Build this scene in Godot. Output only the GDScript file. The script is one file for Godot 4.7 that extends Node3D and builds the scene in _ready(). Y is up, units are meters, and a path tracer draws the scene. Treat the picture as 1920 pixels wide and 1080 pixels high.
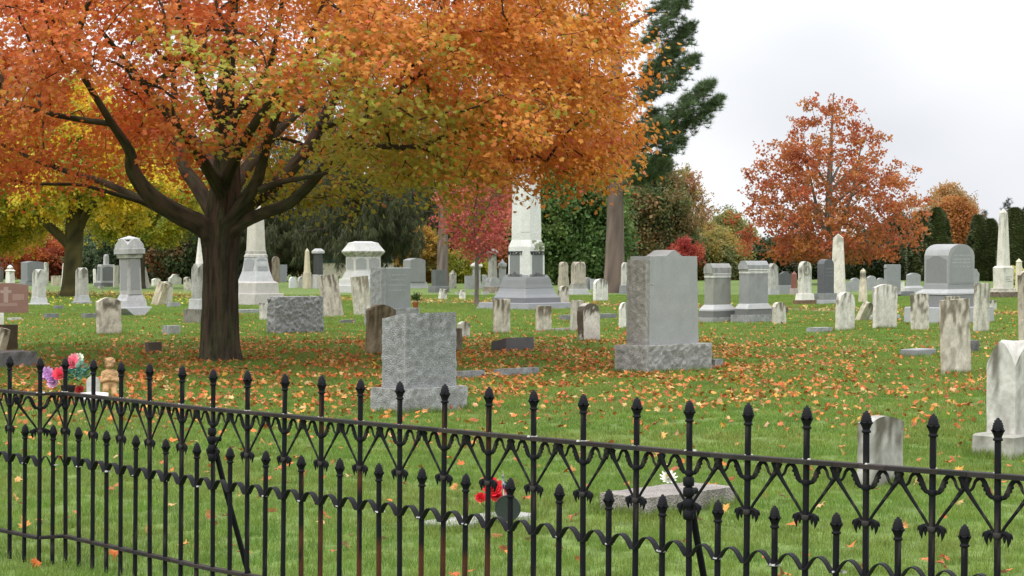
extends Node3D

var rng := RandomNumberGenerator.new()
var nz := FastNoiseLite.new()
var nc := FastNoiseLite.new()
var M := {}
var taken := {}

class Shape:
	var v := PackedVector3Array()
	var n := PackedVector3Array()
	var c := PackedColorArray()
	var col := Color(1, 1, 1)
	var xf := Transform3D()
	func tri(a: Vector3, b: Vector3, d: Vector3) -> void:   # counter-clockwise from outside
		a = xf * a
		b = xf * b
		d = xf * d
		var m := (b - a).cross(d - a).normalized()
		v.append(a); v.append(d); v.append(b)
		n.append(m); n.append(m); n.append(m)
		c.append(col); c.append(col); c.append(col)
	func quad(a: Vector3, b: Vector3, d: Vector3, e: Vector3) -> void:
		tri(a, b, d)
		tri(a, d, e)
	func smooth_tri(a: Vector3, b: Vector3, d: Vector3, na: Vector3, nb: Vector3, nd: Vector3) -> void:
		v.append(xf * a); v.append(xf * d); v.append(xf * b)
		n.append((xf.basis * na).normalized()); n.append((xf.basis * nd).normalized()); n.append((xf.basis * nb).normalized())
		c.append(col); c.append(col); c.append(col)
	# a grid of points, nu columns by nv rows; u to the right and v upwards seen from outside
	func grid(p: PackedVector3Array, nu: int, nv: int, wrap := false, tint := PackedColorArray()) -> void:
		var m := PackedVector3Array()
		m.resize(p.size())
		for j in nv:
			for i in nu:
				var il := i - 1
				var ir := i + 1
				if wrap:
					il = (i - 1 + nu - 1) % (nu - 1)
					ir = (i + 1) % (nu - 1)
				else:
					il = maxi(il, 0)
					ir = mini(ir, nu - 1)
				var du := p[j * nu + ir] - p[j * nu + il]
				var dv := p[mini(j + 1, nv - 1) * nu + i] - p[maxi(j - 1, 0) * nu + i]
				var q := du.cross(dv)
				m[j * nu + i] = q.normalized() if q.length_squared() > 1e-16 else Vector3.UP
		for j in nv - 1:
			for i in nu - 1:
				var k := j * nu + i
				smooth_tri(p[k], p[k + 1], p[k + nu + 1], m[k], m[k + 1], m[k + nu + 1])
				smooth_tri(p[k], p[k + nu + 1], p[k + nu], m[k], m[k + nu + 1], m[k + nu])
				if not tint.is_empty():
					var e := c.size() - 6
					c[e] = tint[k]; c[e + 1] = tint[k + nu + 1]; c[e + 2] = tint[k + 1]
					c[e + 3] = tint[k]; c[e + 4] = tint[k + nu]; c[e + 5] = tint[k + nu + 1]
	func box(at: Vector3, size: Vector3, bevel := 0.004) -> void:
		loft([[at.y - size.y / 2, size.x, size.z], [at.y + size.y / 2, size.x, size.z]], bevel, Vector3(at.x, 0, at.z), 9.0)
	# rings of [height, width, depth] with cut corners, walls cut into cells so that colour can vary along them
	func loft(rings: Array, ch := 0.01, at := Vector3.ZERO, cell := 0.12) -> void:
		var rr := []
		var first = rings[0]
		var last = rings[rings.size() - 1]
		var b := minf(minf(ch, 0.018), (last[0] - first[0]) * 0.3)
		rr.append([first[0], first[1], first[2]])
		for k in range(1, rings.size() - 1):
			rr.append(rings[k])
		rr.append([last[0] - b, last[1], last[2]])
		rr.append([last[0], last[1] - 2 * b, last[2] - 2 * b])
		var outs := []
		for r in rr:
			var x: float = r[1] / 2
			var z: float = r[2] / 2
			var k := minf(ch, minf(x, z) * 0.5)
			if r.size() > 3:
				k = r[3]
			var o := PackedVector3Array([Vector3(-x + k, r[0], z), Vector3(x - k, r[0], z), Vector3(x, r[0], z - k), Vector3(x, r[0], -z + k), Vector3(x - k, r[0], -z), Vector3(-x + k, r[0], -z), Vector3(-x, r[0], -z + k), Vector3(-x, r[0], z - k)])
			for i in 8:
				o[i] += at
			outs.append(o)
		for k in outs.size() - 1:
			var lo: PackedVector3Array = outs[k]
			var hi: PackedVector3Array = outs[k + 1]
			var hh: float = (hi[0] - lo[0]).length()
			var nv := clampi(int(ceil(hh / cell)), 1, 24)
			for i in 8:
				var i2 := (i + 1) % 8
				var ww := (lo[i2] - lo[i]).length()
				var nu := clampi(int(ceil(ww / cell)), 1, 16)
				for a in nu:
					for e in nv:
						var u0 := float(a) / nu
						var u1 := float(a + 1) / nu
						var w0 := float(e) / nv
						var w1 := float(e + 1) / nv
						var p00 := lo[i].lerp(lo[i2], u0).lerp(hi[i].lerp(hi[i2], u0), w0)
						var p10 := lo[i].lerp(lo[i2], u1).lerp(hi[i].lerp(hi[i2], u1), w0)
						var p11 := lo[i].lerp(lo[i2], u1).lerp(hi[i].lerp(hi[i2], u1), w1)
						var p01 := lo[i].lerp(lo[i2], u0).lerp(hi[i].lerp(hi[i2], u0), w1)
						quad(p00, p10, p11, p01)
		var t: PackedVector3Array = outs[outs.size() - 1]
		for i in range(1, 7):
			tri(t[0], t[i], t[i + 1])
	func lathe(prof: Array, segs: int, at := Vector3.ZERO, twist := 0.0) -> void:
		var q := PackedVector3Array()
		for k in prof.size():
			for i in segs + 1:
				var a := -TAU * i / segs + twist * k
				q.append(at + Vector3(cos(a) * prof[k][0], prof[k][1], sin(a) * prof[k][0]))
		grid(q, segs + 1, prof.size(), true)
	# a swept tube; squash flattens it along side
	func tube(path: PackedVector3Array, rad: PackedFloat32Array, segs: int, squash := 1.0, side := Vector3.ZERO, capped := true) -> void:
		var p := PackedVector3Array()
		var up := Vector3.ZERO
		var count := path.size()
		for k in count:
			var d := (path[mini(k + 1, count - 1)] - path[maxi(k - 1, 0)]).normalized()
			var s: Vector3
			if side != Vector3.ZERO:
				s = (side - d * side.dot(d)).normalized()
			elif up == Vector3.ZERO:
				s = d.cross(Vector3(0.31, 0.2, 0.93)).normalized()
			else:
				s = (up - d * up.dot(d)).normalized()
			up = s
			var t := d.cross(s)
			for i in segs + 1:
				var a := TAU * i / segs
				p.append(path[k] + (s * cos(a) * squash + t * sin(a)) * rad[k])
		grid(p, segs + 1, count, true)
		if capped:
			var m := path[count - 1]
			var k0 := (count - 1) * (segs + 1)
			for i in segs:
				tri(p[k0 + i], p[k0 + i + 1], m)

func numbered(called: String) -> String:
	var k: int = taken.get(called, 0)
	taken[called] = k + 1
	return called if k == 0 else "%s_%03d" % [called, k]

func thing(called: String, label: String, category: String, at := Vector3.ZERO, yaw := 0.0, lean := 0.0, group := "") -> Node3D:
	var o := Node3D.new()
	o.name = numbered(called)
	add_child(o, true)
	o.transform = Transform3D(Basis(Vector3(0, 0, 1), deg_to_rad(lean)) * Basis(Vector3.UP, deg_to_rad(yaw)), at)
	o.set_meta("label", label)
	o.set_meta("category", category)
	if group != "":
		o.set_meta("group", group)
	return o

func mesh_of(s: Shape) -> ArrayMesh:
	var a := []
	a.resize(Mesh.ARRAY_MAX)
	a[Mesh.ARRAY_VERTEX] = s.v
	a[Mesh.ARRAY_NORMAL] = s.n
	a[Mesh.ARRAY_COLOR] = s.c
	var m := ArrayMesh.new()
	m.add_surface_from_arrays(Mesh.PRIMITIVE_TRIANGLES, a)
	return m

func part(called: String, s: Shape, mat: Material, parent: Node) -> MeshInstance3D:
	return part_mesh(called, mesh_of(s), mat, parent)

func part_mesh(called: String, mesh: Mesh, mat: Material, parent: Node) -> MeshInstance3D:
	var o := MeshInstance3D.new()
	o.name = numbered(called) if parent == self else called
	o.mesh = mesh
	o.material_override = mat
	parent.add_child(o, true)
	return o

func many(called: String, mesh: Mesh, mat: Material, xs: Array, cols: PackedColorArray, parent: Node) -> MultiMeshInstance3D:
	var mm := MultiMesh.new()
	mm.transform_format = MultiMesh.TRANSFORM_3D
	mm.use_colors = true
	mm.mesh = mesh
	mm.instance_count = xs.size()
	for i in xs.size():
		mm.set_instance_transform(i, xs[i])
		mm.set_instance_color(i, cols[i])
	var o := MultiMeshInstance3D.new()
	o.name = numbered(called) if parent == self else called
	o.multimesh = mm
	o.material_override = mat
	o.set_meta("kind", "stuff")
	parent.add_child(o, true)
	return o

func vary(c: Color, k: float) -> Color:
	var m := 1.0 + rng.randf_range(-k, k)
	return Color(c.r * m, c.g * m * (1.0 + rng.randf_range(-k, k) * 0.4), c.b * m)

func gauss() -> Vector3:
	return Vector3(rng.randfn(), rng.randfn(), rng.randfn())

func any_turn() -> Basis:
	return Basis(Quaternion(rng.randfn(), rng.randfn(), rng.randfn(), rng.randfn()).normalized())

# ---------------------------------------------------------------- materials

func noise_image(size: int, freq: float, seed_: int, oct := 4, kind := FastNoiseLite.TYPE_SIMPLEX_SMOOTH) -> Image:
	var f := FastNoiseLite.new()
	f.noise_type = kind
	f.seed = seed_
	f.frequency = freq
	f.fractal_octaves = oct
	var im := f.get_seamless_image(size, size)
	im.convert(Image.FORMAT_L8)
	return im

func tinted(base: Image, fine: Image, lo: Color, hi: Color, amount: float) -> ImageTexture:
	var w := base.get_width()
	var a := base.get_data()
	var b := fine.get_data()
	var out := PackedByteArray()
	out.resize(w * w * 3)
	for i in w * w:
		var t := clampf(a[i] / 255.0 * (1.0 - amount) + b[i] / 255.0 * amount, 0, 1)
		t = smoothstep(0.2, 0.8, t)
		out[i * 3] = int(255 * lerpf(lo.r, hi.r, t))
		out[i * 3 + 1] = int(255 * lerpf(lo.g, hi.g, t))
		out[i * 3 + 2] = int(255 * lerpf(lo.b, hi.b, t))
	return ImageTexture.create_from_image(Image.create_from_data(w, w, false, Image.FORMAT_RGB8, out))

func relief(im: Image, k: float) -> ImageTexture:
	var q := im.duplicate()
	q.convert(Image.FORMAT_RGBA8)
	q.bump_map_to_normal_map(k)
	return ImageTexture.create_from_image(q)

func solid(called: String, rough: float, tex: Texture2D = null, scale_ := 1.0, normal: Texture2D = null, strength := 1.0) -> StandardMaterial3D:
	var m := StandardMaterial3D.new()
	m.vertex_color_use_as_albedo = true
	m.roughness = rough
	if tex != null:
		m.albedo_texture = tex
	if normal != null:
		m.normal_enabled = true
		m.normal_texture = normal
		m.normal_scale = strength
	if tex != null or normal != null:
		m.uv1_triplanar = true
		m.uv1_scale = Vector3.ONE * scale_
	m.resource_name = called
	M[called] = m
	return m

func leafy(called: String, rough: float, glow: float) -> void:
	var m := solid(called, rough)
	m.cull_mode = BaseMaterial3D.CULL_DISABLED
	m.backlight_enabled = true
	m.backlight = Color(glow, glow, glow)

func make_materials() -> void:
	var white := noise_image(512, 0.45, 3, 1, FastNoiseLite.TYPE_VALUE)
	var mid := noise_image(512, 0.12, 4, 3)
	var soft := noise_image(512, 0.02, 5, 5)
	var mid2 := noise_image(512, 0.09, 14, 4)
	var coarse := tinted(mid2, white, Color(0.72, 0.72, 0.72), Color(1, 1, 0.99), 0.5)
	var speck := tinted(mid, white, Color(0.74, 0.74, 0.75), Color(1, 1, 0.99), 0.6)
	var grime := tinted(soft, mid, Color(0.9, 0.895, 0.88), Color(1, 1, 1), 0.35)
	var pit := relief(mid, 3.0)
	var soil := tinted(soft, white, Color(0.75, 0.75, 0.7), Color(1, 1, 1), 0.4)
	solid("granite", 0.75, speck, 1.9, pit, 0.35)
	solid("polished", 0.35, speck, 1.9)
	solid("marble", 0.85, grime, 1.3, pit, 0.25)
	solid("rough_granite", 0.9, coarse, 1.1, relief(mid2, 9.0), 1.0)
	solid("bark", 0.95, grime, 1.7, pit, 1.2)
	solid("iron", 0.68, grime, 6.0, pit, 0.25)
	M.iron.metallic_specular = 0.3
	solid("plain", 0.7)
	solid("plaster", 0.8, grime, 0.5)
	solid("clay", 0.8, grime, 4.0)
	var g := solid("lawn", 0.95, soil, 0.35, pit, 0.6)
	g.uv1_world_triplanar = true
	var pn := solid("paint", 0.25)
	pn.clearcoat_enabled = true
	pn.clearcoat = 0.6
	var gl := solid("glazing", 0.08)
	gl.metallic_specular = 0.8
	leafy("leaf", 0.55, 0.95)
	leafy("dry_leaf", 0.65, 0.25)
	leafy("needle", 0.6, 0.15)
	leafy("grass", 0.6, 0.8)
	leafy("petal", 0.6, 0.5)

# ---------------------------------------------------------------- stone

# colour of weathered stone: tone, mottling, dark streaks running down from the top
func weather(s: Shape, tone: Color, h: float, stain: float, dirt := Color(0.1, 0.085, 0.06), foot := 0.25, off := Vector3.ZERO) -> void:
	var count := s.v.size()
	var style := fposmod(off.x * 1.73 + off.z * 0.37, 1.0)   # some stones streak, others blotch
	var fx := lerpf(10.0, 5.0, style)
	var fy := lerpf(0.8, 4.5, style * style)
	for i in count:
		var p := s.v[i] + off
		var m := 1.0 + (0.05 + 0.14 * minf(stain * 2.0, 1.0)) * nz.get_noise_3dv(p * 3.0) + (0.03 + 0.08 * minf(stain * 2.0, 1.0)) * nz.get_noise_3dv(p * 14.0)
		var c := Color(tone.r * m, tone.g * m, tone.b * m)
		if stain > 0.0:
			var streak := 0.5 + 1.1 * nz.get_noise_3d(p.x * fx, p.y * fy, p.z * fx) + 0.45 * nz.get_noise_3d(p.x * 22.0 + 9.0, p.y * 7.0, p.z * 22.0)
			var y := p.y / maxf(h, 0.01)
			var k := smoothstep(1.05 - stain, 1.05, y + 0.33 * (streak - 0.5)) * clampf(streak * 1.5, 0, 1) * clampf(stain * 2.2, 0, 1)
			k = maxf(k, 0.6 * stain * smoothstep(0.62, 0.9, streak))
			k = maxf(k, foot * clampf(stain * 3.0, 0, 1) * smoothstep(0.16, 0.0, y) * clampf(streak + 0.2, 0, 1))
			if s.n[i].y > 0.5:
				k *= 0.35
			if stain >= 0.9:   # blackened crust over the head and the left edge
				var edge := y + 0.22 * nz.get_noise_3d(p.x * 7.0, p.y * 4.0, p.z * 7.0) + 0.1 * nz.get_noise_3dv(p * 22.0)
				k = smoothstep(0.7, 0.76, edge) if s.n[i].y < 0.6 else 0.1
				if s.n[i].x < -0.6:
					k = smoothstep(0.08, 0.16, edge) * 0.95
			c = c.lerp(dirt, clampf(k, 0, 0.93))
		s.c[i] = c * s.c[i]

# a block whose top follows a kind of profile; u runs along the width, w along the depth
func crest(kind: int, u: float, w: float, rise: float) -> float:
	match kind:
		1: return -rise * pow(absf(2 * u - 1), 2.0)
		2: return -rise * (1.0 - sqrt(maxf(0.0, 1.0 - pow(2 * u - 1, 2.0))))
		3: return -rise * absf(2 * u - 1)
		4: return -rise * (1.0 - maxf(1.0 - pow(absf(2 * u - 1), 1.7), 1.0 - pow(absf(2 * w - 1), 1.7)))
		5: return -rise * clampf((absf(u - 0.51) - 0.0) / 0.17, 0, 1)
		6: return -rise * smoothstep(0.24, 0.5, absf(w - 0.5))
		7: return -rise * (smoothstep(0.12, 0.34, absf(u - 0.5)) * 0.7 + 0.3 * smoothstep(0.3, 0.5, absf(u - 0.5)))
		8: return -rise * maxf(absf(2 * u - 1), absf(2 * w - 1))
		9: return -rise * absf(2 * w - 1)
		10: return -rise * (1.0 - w)
	return 0.0

func topped(s: Shape, w: float, d: float, y0: float, y1: float, kind: int, rise: float, taper := 0.0, wob := 0.0, cell := 0.05) -> void:
	var nu := clampi(int(w / cell), 6, 22)
	var nw := clampi(int(d / cell), 2, 16)
	if kind == 4 or kind == 6 or kind == 8 or kind == 9:
		nw = maxi(nw, 8)
	var nv := clampi(int((y1 - y0) / cell), 5, 26)
	var at := func(u: float, t: float, q: float) -> Vector3:   # u across, t up, q from back to front
		var y := y0 + (y1 - y0 + crest(kind, u, q, rise)) * t
		var k := 1.0 - taper * (y - y0) / (y1 - y0)
		var p := Vector3((u - 0.5) * w * k, y, (q - 0.5) * d * k)
		if wob > 0.0:
			p += Vector3(nz.get_noise_3dv(p * 5.0 + Vector3(7, 0, 0)), nz.get_noise_3dv(p * 6.0), nz.get_noise_3dv(p * 5.0 + Vector3(0, 0, 9))) * wob
		return p
	var g := PackedVector3Array()
	for j in nv + 1:
		for i in nu + 1:
			g.append(at.call(float(i) / nu, float(j) / nv, 1.0))
	s.grid(g, nu + 1, nv + 1)
	g = PackedVector3Array()
	for j in nv + 1:
		for i in nu + 1:
			g.append(at.call(1.0 - float(i) / nu, float(j) / nv, 0.0))
	s.grid(g, nu + 1, nv + 1)
	for e in [0.0, 1.0]:
		g = PackedVector3Array()
		for j in nv + 1:
			for i in nw + 1:
				var q := float(i) / nw
				g.append(at.call(e, float(j) / nv, q if e == 0.0 else 1.0 - q))
		s.grid(g, nw + 1, nv + 1)
	g = PackedVector3Array()
	for j in nw + 1:
		for i in nu + 1:
			g.append(at.call(float(i) / nu, 1.0, 1.0 - float(j) / nw))
	s.grid(g, nu + 1, nw + 1)

# a quarry-faced block; faces left rough are front, back, left, right, top
func quarry(s: Shape, w: float, d: float, y0: float, y1: float, amp: float, faces := [1, 1, 1, 1, 1], taper := 0.0, cell := 0.03, dip := 0.0, sink := 0.0) -> void:
	var h := y1 - y0
	var rugged := smoothstep(0.02, 0.05, amp)
	var dims := [[w, h], [w, h], [d, h], [d, h], [w, d]]
	for f in 5:
		var nu := clampi(int(dims[f][0] / cell), 4, 64)
		var nv := clampi(int(dims[f][1] / cell), 3, 64)
		var g := PackedVector3Array()
		var tint := PackedColorArray()
		for j in nv + 1:
			for i in nu + 1:
				var a := float(i) / nu
				var b := float(j) / nv
				var p: Vector3
				var nn: Vector3
				match f:
					0: p = Vector3((a - 0.5) * w, y0 + b * h, d / 2); nn = Vector3(0, 0, 1)
					1: p = Vector3((0.5 - a) * w, y0 + b * h, -d / 2); nn = Vector3(0, 0, -1)
					2: p = Vector3(-w / 2, y0 + b * h, (a - 0.5) * d); nn = Vector3(-1, 0, 0)
					3: p = Vector3(w / 2, y0 + b * h, (0.5 - a) * d); nn = Vector3(1, 0, 0)
					4: p = Vector3((a - 0.5) * w, y1, (0.5 - b) * d); nn = Vector3.UP
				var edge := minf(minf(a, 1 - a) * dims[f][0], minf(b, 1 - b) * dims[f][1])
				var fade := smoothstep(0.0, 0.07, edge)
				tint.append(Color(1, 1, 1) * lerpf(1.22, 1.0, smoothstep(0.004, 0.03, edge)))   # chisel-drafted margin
				var k := 1.0 - taper * (p.y - y0) / h
				var q := p
				if dip != 0.0:
					q.y -= dip * clampf((0.5 - p.x / w), 0, 1) * (p.y - y0) / h
				if sink != 0.0:
					q.y -= sink * (0.5 - p.z / d) * (p.y - y0) / h
				p = q
				p.x *= k
				p.z *= k
				var m := amp * float(faces[f])
				var sd := s.xf.origin + q + Vector3(w * 3.1, h * 5.7, d * 2.3)
				var wv := sd + Vector3(nz.get_noise_3dv(sd * 4.0), nz.get_noise_3dv(sd * 4.0 + Vector3(3, 0, 0)), nz.get_noise_3dv(sd * 4.0 + Vector3(0, 6, 0))) * 0.09
				var bump := rugged * (1.1 * (nc.get_noise_3dv(wv * 2.7) + 0.55) + 0.5 * (nc.get_noise_3dv(wv * 6.5) + 0.5)) + 0.3 * nz.get_noise_3dv(sd * 6.0) + 0.3 * absf(nz.get_noise_3dv(sd * 15.0)) + 0.26 * nz.get_noise_3dv(sd * 31.0) - 0.45
				p += nn * m * fade * (0.35 + bump)
				p += Vector3(nz.get_noise_3dv(sd * 9.0), 0.6 * nz.get_noise_3dv(sd * 8.0 + Vector3(5, 5, 5)), nz.get_noise_3dv(sd * 9.0 + Vector3(0, 9, 0))) * amp * 0.28 * smoothstep(0.0, 0.05, q.y - y0)
				g.append(p)
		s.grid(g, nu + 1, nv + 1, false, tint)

func tablet(label: String, at: Vector3, w: float, d: float, h: float, kind: int, rise: float, tone: Color, stain: float, lean := 0.0, yaw := 45.0, called := "headstone", cat := "headstone", group := "", mat := "marble", dirt := Color(0.1, 0.085, 0.06)) -> MeshInstance3D:
	var s := Shape.new()
	topped(s, w, d, -0.06, h, kind, rise, 0.0, 0.006 if h > 0.3 else 0.003, 0.045)
	weather(s, tone, h, stain, dirt, 0.25, at)
	var o := part(called, s, M[mat], self)
	if lean == 0.0:
		lean = 1.6 * sin(at.x * 12.9 + at.z * 7.3)
	o.transform = Transform3D(Basis(Vector3(0, 0, 1), deg_to_rad(lean)) * Basis(Vector3.UP, deg_to_rad(yaw)), at)
	o.set_meta("label", label)
	o.set_meta("category", cat)
	if group != "":
		o.set_meta("group", group)
	return o

func slab(called: String, label: String, at: Vector3, w: float, d: float, h: float, amp: float, tone: Color, dip := 0.0, lean := 0.0, yaw := 45.0, cat := "grave marker") -> void:
	var s := Shape.new()
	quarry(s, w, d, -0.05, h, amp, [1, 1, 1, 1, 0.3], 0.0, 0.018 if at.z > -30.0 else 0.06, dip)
	weather(s, tone, h, 0.25, Color(0.14, 0.13, 0.1), 0.3, at)
	var o := part(called, s, M.rough_granite, self)
	o.transform = Transform3D(Basis(Vector3(0, 0, 1), deg_to_rad(lean)) * Basis(Vector3.UP, deg_to_rad(yaw)), at)
	o.set_meta("label", label)
	o.set_meta("category", cat)

# a monument of stacked parts: [name, material, tone, stain, kind, data]
func monument(called: String, label: String, cat: String, at: Vector3, yaw: float, lean: float, parts: Array) -> Node3D:
	var o := thing(called, label, cat, at, yaw, lean)
	for p in parts:
		var s := Shape.new()
		var r = p[5]
		var top: float
		match p[4]:
			"loft":
				s.loft(r, 0.012 if p.size() < 7 else p[6])
				top = r[r.size() - 1][0]
			"top":   # y0, y1, w, d, kind, rise, taper
				topped(s, r[2], r[3], r[0], r[1], r[4], r[5], r[6], 0.003, 0.06)
				top = r[1]
			"rough":   # y0, y1, w, d, amp, faces, taper
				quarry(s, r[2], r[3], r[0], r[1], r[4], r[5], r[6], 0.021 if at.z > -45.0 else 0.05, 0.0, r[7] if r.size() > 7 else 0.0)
				top = r[1]
			"turned":
				s.lathe(r, 16)
				top = r[r.size() - 1][1]
		weather(s, p[2], top, p[3], Color(0.13, 0.12, 0.09), 0.2, at)
		part(p[0], s, M[p[1]], o)
	return o

# worn lines of an inscription too weathered to read: shallow strokes cut lighter than the stone
func worn_lines(o: Node3D, z: float, x0: float, x1: float, ys: Array, hgt: float, tone: Color, taper := 0.0) -> void:
	var s := Shape.new()
	s.col = tone
	for y in ys:
		var x := x0 + rng.randf_range(0, 0.15) * (x1 - x0)
		var e := x1 - rng.randf_range(0, 0.15) * (x1 - x0)
		while x < e:
			var w := hgt * rng.randf_range(0.25, 0.8)
			if rng.randf() < 0.84:
				var k := hgt * rng.randf_range(0.6, 1.0)
				s.xf = Transform3D(Basis(Vector3(0, 0, 1), rng.randf_range(-0.15, 0.15)), Vector3(x + w / 2, y + k / 2, z * (1.0 - taper * y)))
				s.box(Vector3.ZERO, Vector3(w * 0.55, k, 0.006), 0.001)
			x += w + hgt * 0.22
	s.xf = Transform3D()
	part("inscription", s, M.granite, o)

# ---------------------------------------------------------------- leaves and trees

# a maple leaf of unit size lying in the XZ plane, stem at the origin, curled by bend
func maple_leaf(bend: float, cup: float) -> ArrayMesh:
	var o := [Vector2(0, 0), Vector2(0.2, 0.06), Vector2(0.42, -0.04), Vector2(0.36, 0.2), Vector2(0.62, 0.36), Vector2(0.42, 0.42), Vector2(0.5, 0.66), Vector2(0.22, 0.56), Vector2(0.13, 0.72), Vector2(0, 1.0)]
	var pts := []
	for p in o:
		pts.append(p)
	for k in range(o.size() - 2, 0, -1):
		pts.append(Vector2(-o[k].x, o[k].y))
	var s := Shape.new()
	var at := func(p: Vector2) -> Vector3:
		return Vector3(p.x, -bend * (p.y - 0.3) * (p.y - 0.3) + cup * absf(p.x) - 0.35 * cup * p.x * p.x * 4.0, p.y - 0.35)
	var mid: Vector3 = at.call(Vector2(0, 0.32))
	for k in pts.size():
		var a: Vector3 = at.call(pts[k])
		var b: Vector3 = at.call(pts[(k + 1) % pts.size()])
		s.tri(mid, b, a)
	return mesh_of(s)

# a few plain leaves in a small ball, for crowns far enough away that single leaves blur
func leaf_tuft(count: int, size: float, spread: float) -> ArrayMesh:
	var s := Shape.new()
	for i in count:
		var b := any_turn()
		var c := gauss() * spread
		var l := size * rng.randf_range(0.7, 1.2)
		s.col = Color(1, 1, 1) * rng.randf_range(0.8, 1.15)
		var p0 := c + b * Vector3(0, 0, -l * 0.5)
		var p1 := c + b * Vector3(l * 0.4, l * 0.08, 0)
		var p2 := c + b * Vector3(0, 0, l * 0.55)
		var p3 := c + b * Vector3(-l * 0.4, l * 0.08, 0)
		s.tri(p0, p1, p2)
		s.tri(p0, p2, p3)
	return mesh_of(s)

func needle_tuft(count: int, size: float, width: float, droop: float) -> ArrayMesh:
	var s := Shape.new()
	for i in count:
		var d := Vector3(rng.randfn(), rng.randfn() * 0.8 + 0.25, rng.randfn()).normalized()
		d.y -= droop
		d = d.normalized()
		var l := size * rng.randf_range(0.6, 1.1)
		var side := d.cross(gauss()).normalized() * width
		s.col = Color(1, 1, 1) * rng.randf_range(0.75, 1.2)
		s.tri(-side, side, d * l)
	return mesh_of(s)

class Skeleton:
	var pos := PackedVector3Array()
	var par := PackedInt32Array()
	var rad := PackedFloat32Array()
	var ends := PackedInt32Array()
	func add(p: Vector3, parent: int, r := 0.0) -> int:
		pos.append(p)
		par.append(parent)
		rad.append(r)
		return pos.size() - 1

func smooth_path(pts: Array, per: int) -> Array:   # points as Vector4: place and radius
	var out := []
	for k in pts.size() - 1:
		var a: Vector4 = pts[maxi(k - 1, 0)]
		var b: Vector4 = pts[k]
		var c: Vector4 = pts[k + 1]
		var d: Vector4 = pts[mini(k + 2, pts.size() - 1)]
		for i in per:
			out.append(catmull(a, b, c, d, float(i) / per))
	out.append(pts[pts.size() - 1])
	return out

func catmull(a: Vector4, b: Vector4, c: Vector4, d: Vector4, t: float) -> Vector4:
	return 0.5 * (2.0 * b + (c - a) * t + (2.0 * a - 5.0 * b + 4.0 * c - d) * t * t + (3.0 * b - a - 3.0 * c + d) * t * t * t)

# limbs reach for every point of the crown, each from the nearest wood that heads its way
func reach(k: Skeleton, points: PackedVector3Array, step: float, tip: float, axis: Vector3) -> void:
	var order := []
	for i in points.size():
		var q := points[i] - axis
		order.append([Vector2(q.x, q.z).length() + absf(q.y) * 0.5, i])
	order.sort()
	for o in order:
		var p := points[o[1]]
		var best := -1
		var low := 1e9
		for j in range(1, k.pos.size()):
			var d := p - k.pos[j]
			var cost := d.length_squared()
			if cost < low:
				var dir := k.pos[j] - k.pos[k.par[j]]
				if d.dot(dir) > -0.1 * sqrt(cost) * dir.length():
					low = cost
					best = j
		if best < 0:
			continue
		var a := k.pos[best]
		var dist := sqrt(low)
		var n := maxi(1, int(ceil(dist / step)))
		var bow := Vector3(rng.randfn() * 0.08, 0.1 + rng.randfn() * 0.08, rng.randfn() * 0.08) * dist
		var last := best
		for i in range(1, n + 1):
			var t := float(i) / n
			last = k.add(a.lerp(p, t) + bow * 4.0 * t * (1.0 - t) * (1.0 if i < n else 0.0), last)
		k.ends.append(last)
	var w := PackedFloat32Array()
	w.resize(k.pos.size())
	for j in range(k.pos.size() - 1, 0, -1):
		w[j] = maxf(w[j], pow(tip, 2.1))
		w[k.par[j]] += w[j]
	for j in k.pos.size():
		var r := pow(w[j], 1.0 / 2.1)
		if k.rad[j] <= 0.0:
			k.rad[j] = r

func wood(s: Shape, k: Skeleton, from: int, tone: Color) -> void:
	for j in range(from, k.pos.size()):
		var a := k.pos[k.par[j]]
		var b := k.pos[j]
		var d := (b - a).normalized()
		var rb := k.rad[j]
		var ra := minf(k.rad[k.par[j]], rb * 1.5)
		var x := d.cross(Vector3(0.3, 0.1, 0.95)).normalized()
		var y := d.cross(x)
		var sides := 3 if rb < 0.012 else 5
		s.col = vary(tone, 0.12)
		for i in sides:
			var p := TAU * i / sides
			var q := TAU * (i + 1) / sides
			var n0 := x * cos(p) + y * sin(p)
			var n1 := x * cos(q) + y * sin(q)
			s.smooth_tri(a + n0 * ra, a + n1 * ra, b + n1 * rb, n0, n1, n1)
			s.smooth_tri(a + n0 * ra, b + n1 * rb, b + n0 * rb, n0, n1, n0)

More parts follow.
